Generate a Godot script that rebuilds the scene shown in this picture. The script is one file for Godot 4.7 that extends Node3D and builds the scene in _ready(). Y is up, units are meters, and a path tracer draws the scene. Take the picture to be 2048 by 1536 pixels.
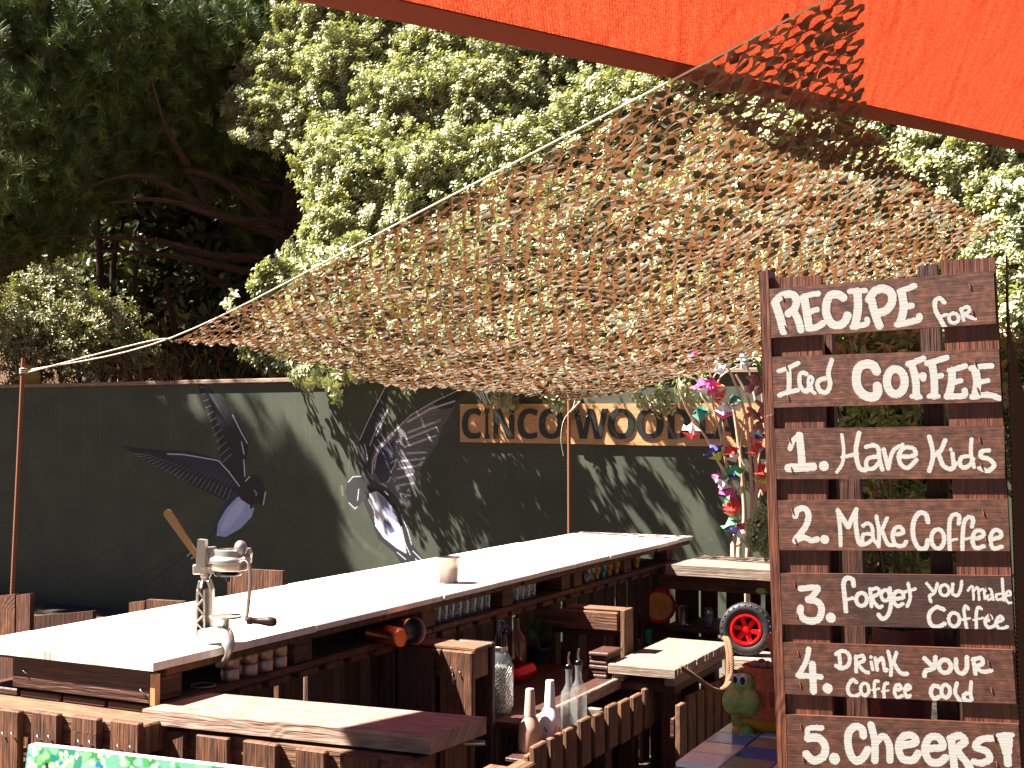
extends Node3D
# A pallet-wood garden bar in front of a painted wall. World axes follow the bar: x runs along the wall, z runs along
# the long counter (negative = away from the viewer), y is up, metres.

const FOCAL := 2520.0            # focal length in pixels of a 2048 x 1536 picture
const HORIZON := 860.0
const EYE := 1.65
const WALL_Z := -8.8
const WALL_H := 2.06
const WALL_X0 := -12.2
const WALL_X1 := -1.2
var cam_basis: Basis
var names := {}
var rng := RandomNumberGenerator.new()
var M := {}

# ---------------------------------------------------------------- pixel directions to places on planes
func ray(u: float, v: float) -> Vector3:
	return cam_basis * Vector3((u - 1024.0) / FOCAL, (768.0 - v) / FOCAL, -1.0)
func ph(u: float, v: float, h: float) -> Vector3:
	var d := ray(u, v)
	return Vector3(0, EYE, 0) + d * ((h - EYE) / d.y)
func pz(u: float, v: float, z: float) -> Vector3:
	var d := ray(u, v)
	return Vector3(0, EYE, 0) + d * (z / d.z)
func px(u: float, v: float, x: float) -> Vector3:
	var d := ray(u, v)
	return Vector3(0, EYE, 0) + d * (x / d.x)
func pd(u: float, v: float, dist: float) -> Vector3:
	return Vector3(0, EYE, 0) + ray(u, v) * dist

# ---------------------------------------------------------------- mesh building
class MB:
	var v := PackedVector3Array()
	var n := PackedVector3Array()
	var t := PackedVector2Array()
	func tri(a: Vector3, b: Vector3, c: Vector3, na: Vector3, nb: Vector3, nc: Vector3, ua := Vector2.ZERO, ub := Vector2.ZERO, uc := Vector2.ZERO) -> void:
		if (b - a).cross(c - a).dot(na + nb + nc) > 0.0:
			v.append(a); v.append(c); v.append(b)
			n.append(na); n.append(nc); n.append(nb)
			t.append(ua); t.append(uc); t.append(ub)
		else:
			v.append(a); v.append(b); v.append(c)
			n.append(na); n.append(nb); n.append(nc)
			t.append(ua); t.append(ub); t.append(uc)
	func quad(a: Vector3, b: Vector3, c: Vector3, d: Vector3, nr: Vector3, ua := Vector2.ZERO, ub := Vector2.ZERO, uc := Vector2.ZERO, ud := Vector2.ZERO) -> void:
		tri(a, b, c, nr, nr, nr, ua, ub, uc)
		tri(a, c, d, nr, nr, nr, ua, uc, ud)
	func flat(a: Vector3, b: Vector3, c: Vector3) -> void:
		var nr := (c - a).cross(b - a).normalized()
		tri(a, b, c, nr, nr, nr)
	# chamfered box; the texture's u runs along the longest side
	func box(xf: Transform3D, s: Vector3, ch := 0.003, uo := Vector2.ZERO) -> void:
		var h := s * 0.5
		ch = min(ch, min(h.x, min(h.y, h.z)) * 0.6)
		var la := 0
		if s.y > s[la]: la = 1
		if s.z > s[la]: la = 2
		for a in 3:
			var b := (a + 1) % 3
			var c := (a + 2) % 3
			for sa: float in [-1.0, 1.0]:
				var q: Array[Vector3] = []
				for k: Vector2 in [Vector2(-1, -1), Vector2(1, -1), Vector2(1, 1), Vector2(-1, 1)]:
					var p := Vector3.ZERO
					p[a] = sa * h[a]; p[b] = k.x * (h[b] - ch); p[c] = k.y * (h[c] - ch)
					q.append(p)
				var nr := Vector3.ZERO
				nr[a] = sa
				quad(xf * q[0], xf * q[1], xf * q[2], xf * q[3], xf.basis * nr, uvm(q[0], a, la, uo), uvm(q[1], a, la, uo), uvm(q[2], a, la, uo), uvm(q[3], a, la, uo))
		if ch <= 0.0005: return
		for a in 3:
			var b := (a + 1) % 3
			var c := (a + 2) % 3
			for sa: float in [-1.0, 1.0]:
				for sb: float in [-1.0, 1.0]:
					var p1 := Vector3.ZERO
					p1[a] = sa * h[a]; p1[b] = sb * (h[b] - ch); p1[c] = -(h[c] - ch)
					var p2 := p1
					p2[c] = h[c] - ch
					var p4 := Vector3.ZERO
					p4[a] = sa * (h[a] - ch); p4[b] = sb * h[b]; p4[c] = -(h[c] - ch)
					var p3 := p4
					p3[c] = h[c] - ch
					var nr := Vector3.ZERO
					nr[a] = sa; nr[b] = sb
					nr = xf.basis * nr.normalized()
					quad(xf * p1, xf * p2, xf * p3, xf * p4, nr, uvm(p1, a, la, uo), uvm(p2, a, la, uo), uvm(p3, a, la, uo), uvm(p4, a, la, uo))
		for sx: float in [-1.0, 1.0]:
			for sy: float in [-1.0, 1.0]:
				for sz: float in [-1.0, 1.0]:
					var a1 := Vector3(sx * h.x, sy * (h.y - ch), sz * (h.z - ch))
					var a2 := Vector3(sx * (h.x - ch), sy * h.y, sz * (h.z - ch))
					var a3 := Vector3(sx * (h.x - ch), sy * (h.y - ch), sz * h.z)
					var nn := xf.basis * Vector3(sx, sy, sz).normalized()
					tri(xf * a1, xf * a2, xf * a3, nn, nn, nn, uo, uo, uo)
	func uvm(p: Vector3, a: int, la: int, uo: Vector2) -> Vector2:
		var b := (a + 1) % 3
		var c := (a + 2) % 3
		if a == la: return uo + Vector2(p[b] * 0.25, p[c] * 3.3)
		var o := c if b == la else b
		return uo + Vector2(p[la], p[o] * 3.3 + float(a) * 0.31)
	# two corners, axis aligned
	func ab(a: Vector3, b: Vector3, ch := 0.003, uo := Vector2.ZERO) -> void:
		box(Transform3D(Basis.IDENTITY, (a + b) * 0.5), (b - a).abs(), ch, uo)
	# bar of rectangular section from a to b
	func bar(a: Vector3, b: Vector3, w: float, th: float, up := Vector3.UP, ch := 0.002, uo := Vector2.ZERO) -> void:
		var y := (b - a).normalized()
		var x := up.cross(y)
		if x.length() < 0.01: x = Vector3.RIGHT.cross(y)
		x = x.normalized()
		box(Transform3D(Basis(x, y, x.cross(y)), (a + b) * 0.5), Vector3(w, (b - a).length(), th), ch, uo)
	func tube(pts: Array, rad: Array, seg := 8, caps := true) -> void:
		var np := pts.size()
		var rings := []
		var nrm := []
		var along := 0.0
		var ux := Vector3.ZERO
		var us := []
		for i in np:
			var p: Vector3 = pts[i]
			var p0: Vector3 = pts[max(i - 1, 0)]
			var p1: Vector3 = pts[min(i + 1, np - 1)]
			var d := (p1 - p0).normalized()
			if i == 0:
				ux = Vector3.UP.cross(d)
				if ux.length() < 0.1: ux = Vector3.RIGHT.cross(d)
			else:
				along += p.distance_to(pts[i - 1])
			ux = (ux - d * ux.dot(d)).normalized()
			var uy := d.cross(ux)
			var r: float = rad[min(i, rad.size() - 1)]
			var ring := []
			var rn := []
			for k in seg:
				var an := TAU * k / seg
				var o := ux * cos(an) + uy * sin(an)
				ring.append(p + o * r); rn.append(o)
			rings.append(ring); nrm.append(rn); us.append(along)
		for i in np - 1:
			for k in seg:
				var j := (k + 1) % seg
				var va := float(k) / seg
				var vb := float(k + 1) / seg
				tri(rings[i][k], rings[i + 1][k], rings[i + 1][j], nrm[i][k], nrm[i + 1][k], nrm[i + 1][j], Vector2(us[i], va), Vector2(us[i + 1], va), Vector2(us[i + 1], vb))
				tri(rings[i][k], rings[i + 1][j], rings[i][j], nrm[i][k], nrm[i + 1][j], nrm[i][j], Vector2(us[i], va), Vector2(us[i + 1], vb), Vector2(us[i], vb))
		if caps:
			for e: int in [0, np - 1]:
				var q: Vector3 = pts[e]
				var dd: Vector3 = (pts[0] - pts[1]) if e == 0 else (pts[np - 1] - pts[np - 2])
				dd = dd.normalized()
				for k in seg:
					tri(q, rings[e][k], rings[e][(k + 1) % seg], dd, dd, dd)
	# profile of (radius, height) points turned round the y axis of xf
	func lathe(xf: Transform3D, prof: Array, seg := 20, sharp := 0.6) -> void:
		var np := prof.size()
		var sn := []
		for i in np - 1:
			var a: Vector2 = prof[i]
			var b: Vector2 = prof[i + 1]
			sn.append(Vector2(b.y - a.y, a.x - b.x).normalized())
		var len := 0.0
		for i in np - 1:
			var a: Vector2 = prof[i]
			var b: Vector2 = prof[i + 1]
			var n0: Vector2 = sn[i]
			var n1: Vector2 = sn[i]
			if i > 0 and n0.dot(sn[i - 1]) > sharp: n0 = (n0 + sn[i - 1]).normalized()
			if i < np - 2 and n1.dot(sn[i + 1]) > sharp: n1 = (n1 + sn[i + 1]).normalized()
			var l2 := len + a.distance_to(b)
			for k in seg:
				var a0 := TAU * k / seg
				var a1 := TAU * (k + 1) / seg
				var c0 := Vector3(cos(a0), 0, sin(a0))
				var c1 := Vector3(cos(a1), 0, sin(a1))
				var pa0 := xf * (c0 * a.x + Vector3(0, a.y, 0))
				var pa1 := xf * (c1 * a.x + Vector3(0, a.y, 0))
				var pb0 := xf * (c0 * b.x + Vector3(0, b.y, 0))
				var pb1 := xf * (c1 * b.x + Vector3(0, b.y, 0))
				var na0 := xf.basis * (c0 * n0.x + Vector3(0, n0.y, 0))
				var na1 := xf.basis * (c1 * n0.x + Vector3(0, n0.y, 0))
				var nb0 := xf.basis * (c0 * n1.x + Vector3(0, n1.y, 0))
				var nb1 := xf.basis * (c1 * n1.x + Vector3(0, n1.y, 0))
				var u0 := float(k) / seg
				var u1 := float(k + 1) / seg
				if b.x > 1e-5: tri(pa0, pb0, pb1, na0, nb0, nb1, Vector2(u0, len), Vector2(u0, l2), Vector2(u1, l2))
				if a.x > 1e-5: tri(pa0, pb1, pa1, na0, nb1, na1, Vector2(u0, len), Vector2(u1, l2), Vector2(u1, len))
			len = l2
	func ball(c: Vector3, r: Vector3, seg := 16, rings := 10, b := Basis.IDENTITY) -> void:
		for i in rings:
			var t0 := PI * i / rings
			var t1 := PI * (i + 1) / rings
			for k in seg:
				var p := []
				var q := []
				for e: Vector2 in [Vector2(t0, TAU * k / seg), Vector2(t1, TAU * k / seg), Vector2(t1, TAU * (k + 1) / seg), Vector2(t0, TAU * (k + 1) / seg)]:
					var d := Vector3(sin(e.x) * cos(e.y), cos(e.x), sin(e.x) * sin(e.y))
					p.append(c + b * (d * r)); q.append((b * (d / r)).normalized())
				if i < rings - 1: tri(p[0], p[1], p[2], q[0], q[1], q[2])
				if i > 0: tri(p[0], p[2], p[3], q[0], q[2], q[3])
	# flat outline (plane o + ex*x + ey*y) given thickness towards -ez and +ez
	func plate(o: Vector3, ex: Vector3, ey: Vector3, poly: PackedVector2Array, th: float) -> void:
		var ez := ex.cross(ey).normalized()
		var idx := Geometry2D.triangulate_polygon(poly)
		for s: float in [-0.5, 0.5]:
			for i in range(0, idx.size(), 3):
				var p := []
				for k in 3: p.append(o + ex * poly[idx[i + k]].x + ey * poly[idx[i + k]].y + ez * th * s)
				var nr := ez * signf(s)
				tri(p[0], p[1], p[2], nr, nr, nr, poly[idx[i]], poly[idx[i + 1]], poly[idx[i + 2]])
		for i in poly.size():
			var a := poly[i]
			var b := poly[(i + 1) % poly.size()]
			var pa := o + ex * a.x + ey * a.y
			var pb := o + ex * b.x + ey * b.y
			var nr := (pb - pa).cross(ez).normalized()
			if Geometry2D.is_polygon_clockwise(poly): nr = -nr
			quad(pa - ez * th * 0.5, pb - ez * th * 0.5, pb + ez * th * 0.5, pa + ez * th * 0.5, nr, a, b, b, a)
	func surface(me: ArrayMesh) -> void:
		var ar := []
		ar.resize(Mesh.ARRAY_MAX)
		ar[Mesh.ARRAY_VERTEX] = v
		ar[Mesh.ARRAY_NORMAL] = n
		ar[Mesh.ARRAY_TEX_UV] = t
		me.add_surface_from_arrays(Mesh.PRIMITIVE_TRIANGLES, ar)
	func mesh() -> ArrayMesh:
		var me := ArrayMesh.new()
		surface(me)
		return me

func numbered(parent: Node, called: String) -> String:
	var key := str(parent.get_instance_id()) + called
	var k: int = names.get(key, 0)
	names[key] = k + 1
	return called if k == 0 else "%s_%03d" % [called, k]

# a thing: a node at its base; its parts are built in world coordinates and moved back by the base
func thing(called: String, label: String, category: String, at: Vector3, group := "") -> Node3D:
	var o := Node3D.new()
	o.name = numbered(self, called)
	add_child(o)
	o.position = at
	o.set_meta("label", label)
	o.set_meta("category", category)
	if group != "": o.set_meta("group", group)
	return o

func part(called: String, b: MB, m: Material, parent: Node3D) -> MeshInstance3D:
	return part_mesh(called, b.mesh(), m, parent)

func part_mesh(called: String, me: Mesh, m: Material, parent: Node3D) -> MeshInstance3D:
	var o := MeshInstance3D.new()
	o.name = numbered(parent, called)
	o.mesh = me
	if m: o.material_override = m
	parent.add_child(o)
	if parent != self and not (parent is MeshInstance3D): o.position = -parent.position
	return o

func structure(called: String, b: MB, m: Material) -> MeshInstance3D:
	var o := part(called, b, m, self)
	o.set_meta("kind", "structure")
	return o

func lin(r: float, g: float, b: float) -> Color:
	return Color(r, g, b).linear_to_srgb()

func mat(c: Color, rough := 0.7, metal := 0.0, spec := 0.5) -> StandardMaterial3D:
	var m := StandardMaterial3D.new()
	m.albedo_color = c
	m.roughness = rough
	m.metallic = metal
	m.metallic_specular = spec
	return m

func rnd(a: float, b: float) -> float:
	return rng.randf_range(a, b)

func uvr() -> Vector2:
	return Vector2(rng.randf(), rng.randf()) * 7.0

func jitter(a: float) -> Vector3:
	return Vector3(rnd(-a, a), rnd(-a, a), rnd(-a, a))

# three twisted strands along a path
func rope_strands(path: Array, r: float, pitch: float) -> MB:
	var b := MB.new()
	var len := [0.0]
	for i in path.size() - 1: len.append(len[i] + (path[i] as Vector3).distance_to(path[i + 1]))
	var total: float = len[len.size() - 1]
	var n := int(total / pitch * 10.0) + 2
	for s in 3:
		var pts := []
		var j := 0
		for i in n + 1:
			var q := total * i / n
			while j < len.size() - 2 and len[j + 1] < q: j += 1
			var d: Vector3 = ((path[j + 1] as Vector3) - path[j]).normalized()
			var c := (path[j] as Vector3).lerp(path[j + 1], clampf((q - len[j]) / maxf(len[j + 1] - len[j], 1e-6), 0, 1))
			var x: Vector3 = d.cross(Vector3(0.3, 0.2, 0.93)).normalized()
			var an := TAU * (q / pitch + s / 3.0)
			pts.append(c + (x * cos(an) + d.cross(x) * sin(an)) * r * 0.5)
		b.tube(pts, [r * 0.58], 6)
	return b

# smooth curve through points
func curve(pts: Array, sub := 6) -> Array:
	var out := []
	for i in pts.size() - 1:
		var p0: Vector3 = pts[max(i - 1, 0)]
		var p1: Vector3 = pts[i]
		var p2: Vector3 = pts[i + 1]
		var p3: Vector3 = pts[min(i + 2, pts.size() - 1)]
		for k in sub:
			out.append(p1.cubic_interpolate(p2, p0, p3, float(k) / sub))
	out.append(pts[pts.size() - 1])
	return out

# ---------------------------------------------------------------- computed pictures
func noise_bytes(w: int, h: int, freq: float, sd: int, oct := 4, sw := 0, sh := 0) -> PackedByteArray:
	var f := FastNoiseLite.new()
	f.seed = sd
	f.frequency = freq
	f.fractal_octaves = oct
	f.noise_type = FastNoiseLite.TYPE_SIMPLEX_SMOOTH
	var im := f.get_seamless_image(sw if sw > 0 else w, sh if sh > 0 else h)
	im.convert(Image.FORMAT_L8)
	if im.get_width() != w or im.get_height() != h: im.resize(w, h, Image.INTERPOLATE_CUBIC)
	return im.get_data()

var grain_cache := {}
func grain(sd: int) -> PackedByteArray:      # 512 x 256, streaks along x
	if grain_cache.has(sd): return grain_cache[sd]
	var a := noise_bytes(512, 256, 0.10, sd, 4, 24, 256)
	var b := noise_bytes(512, 256, 0.35, sd + 1, 3, 40, 256)
	var c := noise_bytes(512, 256, 0.02, sd + 2, 3)
	var d := noise_bytes(512, 256, 0.03, sd + 3, 2, 40, 64)
	var out := PackedByteArray()
	out.resize(512 * 256)
	for i in 512 * 256:
		var y := i / 512
		var ring := 0.5 + 0.5 * sin((float(y) * 0.22 + d[i] * 0.11))
		var g := (a[i] * 0.42 + b[i] * 0.38 + c[i] * 0.2) / 255.0
		g = g * 0.88 + ring * 0.12
		out[i] = int(clampf((g - 0.5) * 1.7 + 0.5, 0.0, 1.0) * 255.0)
	grain_cache[sd] = out
	return out

func wood_image(dark: Color, light: Color, sd: int, contrast := 1.0) -> Image:
	var g := grain(sd)
	var lut := PackedByteArray()
	for i in 256:
		var k := clampf((i / 255.0 - 0.5) * contrast + 0.5, 0.0, 1.0)
		var c := dark.lerp(light, k)
		lut.append(c.r8); lut.append(c.g8); lut.append(c.b8)
	var buf := PackedByteArray()
	buf.resize(512 * 256 * 3)
	for i in 512 * 256:
		var k := g[i] * 3
		buf[i * 3] = lut[k]; buf[i * 3 + 1] = lut[k + 1]; buf[i * 3 + 2] = lut[k + 2]
	return Image.create_from_data(512, 256, false, Image.FORMAT_RGB8, buf)

var grain_normal: ImageTexture
func wood(dark: Color, light: Color, sd: int, rough := 0.75, contrast := 1.0, bump := 0.6) -> StandardMaterial3D:
	var im := wood_image(dark, light, sd, contrast)
	im.generate_mipmaps()
	if grain_normal == null:
		var g := Image.create_from_data(512, 256, false, Image.FORMAT_L8, grain(11))
		g.convert(Image.FORMAT_RGBA8)
		g.bump_map_to_normal_map(3.0)
		g.generate_mipmaps()
		grain_normal = ImageTexture.create_from_image(g)
	var m := mat(Color.WHITE, rough)
	m.albedo_texture = ImageTexture.create_from_image(im)
	m.normal_enabled = true
	m.normal_texture = grain_normal
	m.normal_scale = bump
	return m

func speckle(a: Color, b: Color, sd: int, freq := 0.02, rough := 0.9, scale := 1.0, bump := 0.0) -> StandardMaterial3D:
	var n1 := noise_bytes(256, 256, freq, sd, 5)
	var buf := PackedByteArray()
	buf.resize(256 * 256 * 3)
	for i in 256 * 256:
		var c := a.lerp(b, clampf((n1[i] / 255.0 - 0.5) * 1.8 + 0.5, 0.0, 1.0))
		buf[i * 3] = c.r8; buf[i * 3 + 1] = c.g8; buf[i * 3 + 2] = c.b8
	var im := Image.create_from_data(256, 256, false, Image.FORMAT_RGB8, buf)
	im.generate_mipmaps()
	var m := mat(Color.WHITE, rough)
	m.albedo_texture = ImageTexture.create_from_image(im)
	m.uv1_triplanar = true
	m.uv1_world_triplanar = true
	m.uv1_scale = Vector3.ONE * scale
	if bump > 0.0:
		var g := Image.create_from_data(256, 256, false, Image.FORMAT_L8, n1)
		g.convert(Image.FORMAT_RGBA8)
		g.bump_map_to_normal_map(4.0)
		m.normal_enabled = true
		m.normal_texture = ImageTexture.create_from_image(g)
		m.normal_scale = bump
	return m

# a paint canvas in RGB bytes
class Canvas:
	var w: int
	var h: int
	var d := PackedByteArray()
	var edge := FastNoiseLite.new()
	func setup(w_: int, h_: int) -> void:
		w = w_; h = h_
		d.resize(w * h * 3)
		edge.frequency = 0.08
		edge.seed = 5
	func put(x: int, y: int, c: Color, a: float) -> void:
		var i := (y * w + x) * 3
		d[i] = int(lerpf(d[i], c.r8, a)); d[i + 1] = int(lerpf(d[i + 1], c.g8, a)); d[i + 2] = int(lerpf(d[i + 2], c.b8, a))
	func seg(a: Vector2, b: Vector2, ra: float, rb: float, c: Color, al := 1.0, rough := 0.0, soft := 0.8) -> void:
		var rm := maxf(ra, rb) + soft + rough
		var x0 := maxi(0, int(minf(a.x, b.x) - rm))
		var x1 := mini(w - 1, int(maxf(a.x, b.x) + rm) + 1)
		var y0 := maxi(0, int(minf(a.y, b.y) - rm))
		var y1 := mini(h - 1, int(maxf(a.y, b.y) + rm) + 1)
		var ab := b - a
		var l2 := maxf(ab.length_squared(), 1e-6)
		for y in range(y0, y1 + 1):
			for x in range(x0, x1 + 1):
				var p := Vector2(x + 0.5, y + 0.5)
				var k := clampf((p - a).dot(ab) / l2, 0.0, 1.0)
				var r := lerpf(ra, rb, k)
				if rough > 0.0: r += edge.get_noise_2d(x * 0.5, y * 2.5) * rough
				var q := (r - p.distance_to(a + ab * k)) / soft + 0.5
				if q > 0.0: put(x, y, c, minf(q, 1.0) * al)
	func line(pts: Array, r: float, c: Color, al := 1.0, rough := 0.0, soft := 0.8) -> void:
		if pts.size() == 1: seg(pts[0], pts[0], r, r, c, al, rough, soft)
		for i in pts.size() - 1: seg(pts[i], pts[i + 1], r, r, c, al, rough, soft)
	func dashes(pts: Array, r: float, c: Color, on: float, off: float, al := 1.0) -> void:
		for i in pts.size() - 1:
			var a: Vector2 = pts[i]
			var b: Vector2 = pts[i + 1]
			var L := a.distance_to(b)
			var s := 0.0
			while s < L:
				seg(a.lerp(b, s / L), a.lerp(b, minf(s + on, L) / L), r, r, c, al)
				s += on + off
	func fill(poly: Array, c: Color, al := 1.0) -> void:
		var y0 := h
		var y1 := 0
		for p: Vector2 in poly:
			y0 = mini(y0, int(p.y)); y1 = maxi(y1, int(p.y) + 1)
		for y in range(maxi(y0, 0), mini(y1, h - 1) + 1):
			var xs := []
			for i in poly.size():
				var a: Vector2 = poly[i]
				var b: Vector2 = poly[(i + 1) % poly.size()]
				var yy := y + 0.5
				if (a.y <= yy) != (b.y <= yy): xs.append(a.x + (yy - a.y) / (b.y - a.y) * (b.x - a.x))
			xs.sort()
			for i in range(0, xs.size() - 1, 2):
				for x in range(maxi(int(xs[i]), 0), mini(int(xs[i + 1]), w - 1) + 1): put(x, y, c, al)
	func texture() -> ImageTexture:
		var im := Image.create_from_data(w, h, false, Image.FORMAT_RGB8, d)
		im.generate_mipmaps()
		return ImageTexture.create_from_image(im)

# ================================================================ the scene
func _ready() -> void:
	rng.seed = 20240611
	# ---- camera, sky, sun, exposure
	cam_basis = Basis(Vector3.UP, atan(1264.0 / FOCAL)) * Basis(Vector3.RIGHT, atan((HORIZON - 768.0) / FOCAL))
	var cam := Camera3D.new()
	cam.name = "camera"
	cam.fov = rad_to_deg(2.0 * atan(768.0 / FOCAL))
	cam.near = 0.05
	cam.far = 400.0
	add_child(cam)
	cam.transform = Transform3D(cam_basis, Vector3(0, EYE, 0))
	cam.current = true
	var sky_mat := ProceduralSkyMaterial.new()
	sky_mat.sky_top_color = Color(0.26, 0.42, 0.66)
	sky_mat.sky_horizon_color = Color(0.78, 0.80, 0.80)
	sky_mat.sky_curve = 0.12
	sky_mat.ground_bottom_color = Color(0.22, 0.18, 0.13)
	sky_mat.ground_horizon_color = Color(0.5, 0.46, 0.4)
	sky_mat.sun_angle_max = 1.0
	var sky := Sky.new()
	sky.sky_material = sky_mat
	var env := Environment.new()
	env.background_mode = Environment.BG_SKY
	env.sky = sky
	env.background_energy_multiplier = 0.13
	env.ambient_light_source = Environment.AMBIENT_SOURCE_SKY
	env.tonemap_mode = Environment.TONE_MAPPER_LINEAR
	env.tonemap_exposure = 5.9
	env.sdfgi_enabled = true
	env.ssao_enabled = true
	env.ssil_enabled = true
	var we := WorldEnvironment.new()
	we.name = "world_environment"
	we.environment = env
	add_child(we)
	var sun := DirectionalLight3D.new()
	sun.name = "sun"
	sun.light_color = Color(1.0, 0.965, 0.92)
	sun.light_energy = 1.6
	sun.light_angular_distance = 0.53
	sun.shadow_enabled = true
	add_child(sun)
	sun.look_at_from_position(Vector3(-6.5, 10.0, 3.27), Vector3.ZERO, Vector3.UP)
	# ---- the place
	make_materials()
	build_ground()
	build_wall()
	build_trees()
	build_poles_and_net()
	build_sail()
	build_counter()
	build_base()
	build_chairs()
	build_bar_back()
	build_far_end()
	build_recipe_sign()
	build_tile_table()
	build_counter_things()
	build_bar_things()
	build_ornament_tree()
	build_planters()

func make_materials() -> void:
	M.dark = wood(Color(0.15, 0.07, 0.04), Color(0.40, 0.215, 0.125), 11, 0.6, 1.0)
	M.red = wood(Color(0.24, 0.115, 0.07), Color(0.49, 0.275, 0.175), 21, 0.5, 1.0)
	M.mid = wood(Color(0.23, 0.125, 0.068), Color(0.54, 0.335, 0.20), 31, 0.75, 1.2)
	M.slat = wood(Color(0.30, 0.19, 0.12), Color(0.60, 0.44, 0.30), 41, 0.8, 1.2)
	M.plank = wood(Color(0.50, 0.38, 0.31), Color(0.74, 0.63, 0.56), 51, 0.8, 1.3)
	M.pale = wood(Color(0.44, 0.36, 0.30), Color(0.66, 0.59, 0.53), 61, 0.8, 1.0)
	M.gold = wood(Color(0.62, 0.44, 0.28), Color(0.82, 0.64, 0.45), 71, 0.45, 0.8, 0.3)
	M.top = wood(Color(0.74, 0.68, 0.62), Color(0.90, 0.88, 0.85), 81, 0.7, 0.8, 0.3)
	M.grey = wood(Color(0.36, 0.31, 0.28), Color(0.62, 0.56, 0.51), 91, 0.85, 1.1)
	M.bark = wood(Color(0.16, 0.10, 0.07), Color(0.44, 0.31, 0.24), 101, 0.95, 1.6, 1.5)
	M.stick = wood(Color(0.48, 0.33, 0.22), Color(0.82, 0.66, 0.50), 111, 0.85, 1.4)
	M.branch = wood(Color(0.68, 0.54, 0.42), Color(0.92, 0.82, 0.70), 112, 0.8, 1.2)
	M.green_wall = mat(lin(0.045, 0.053, 0.033), 0.75)
	M.iron = mat(Color(0.55, 0.33, 0.22), 0.85)
	M.rope = speckle(Color(0.72, 0.66, 0.55), Color(0.92, 0.89, 0.82), 7, 0.05, 0.9, 30.0)
	M.hemp = speckle(Color(0.34, 0.24, 0.16), Color(0.56, 0.43, 0.31), 8, 0.05, 0.95, 30.0)
	M.steel = mat(Color(0.78, 0.75, 0.72), 0.28, 1.0)
	M.cast = mat(Color(0.72, 0.70, 0.67), 0.42, 0.85)
	M.darksteel = mat(Color(0.25, 0.25, 0.27), 0.25, 1.0)
	M.nail = mat(Color(0.75, 0.72, 0.70), 0.35, 1.0)
	M.copper = mat(Color(0.92, 0.54, 0.37), 0.3, 1.0)
	M.tin = mat(Color(0.80, 0.66, 0.56), 0.48, 0.95)
	M.tumbler = mat(Color(0.62, 0.56, 0.53), 0.36, 1.0)
	M.black = mat(Color(0.02, 0.02, 0.022), 0.35)
	M.rubber = speckle(Color(0.10, 0.10, 0.105), Color(0.17, 0.17, 0.175), 17, 0.03, 0.55, 5.0)
	M.red_plastic = mat(Color(0.85, 0.06, 0.05), 0.3)
	M.yellow = mat(Color(0.90, 0.62, 0.08), 0.45)
	M.white = mat(Color(0.88, 0.87, 0.84), 0.4)
	M.terracotta = speckle(Color(0.68, 0.32, 0.17), Color(0.80, 0.45, 0.27), 19, 0.03, 0.8, 6.0)
	M.brownpot = speckle(Color(0.30, 0.12, 0.08), Color(0.42, 0.18, 0.12), 20, 0.03, 0.6, 6.0)
	M.soil = speckle(Color(0.22, 0.15, 0.10), Color(0.45, 0.34, 0.24), 23, 0.04, 1.0, 8.0)
	M.glass = mat(Color(0.90, 0.95, 0.94, 0.05), 0.03)
	M.glass.transparency = BaseMaterial3D.TRANSPARENCY_ALPHA
	M.amber = mat(Color(0.42, 0.16, 0.04, 0.72), 0.06)
	M.amber.transparency = BaseMaterial3D.TRANSPARENCY_ALPHA
	M.yglass = mat(Color(0.75, 0.52, 0.05, 0.55), 0.06)
	M.yglass.transparency = BaseMaterial3D.TRANSPARENCY_ALPHA
	M.tglass = mat(Color(0.15, 0.60, 0.62, 0.5), 0.06)
	M.tglass.transparency = BaseMaterial3D.TRANSPARENCY_ALPHA
	for k: String in ["dark", "red", "mid", "slat", "plank", "pale", "grey", "bark", "stick", "iron"]:
		(M[k] as StandardMaterial3D).albedo_color *= Color(0.89, 0.89, 0.89)

# ---------------------------------------------------------------- ground and hillside
func terrain(x: float, z: float) -> float:
	var k := clampf((-z - 9.2) / 26.0, 0.0, 2.0)
	return k * 8.5 + 0.5 * sin(x * 0.6 + z * 0.3) * clampf(k * 5.0, 0.0, 1.0) + 0.25 * sin(x * 1.7 - z * 1.1) * clampf(k * 5.0, 0.0, 1.0)

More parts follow.
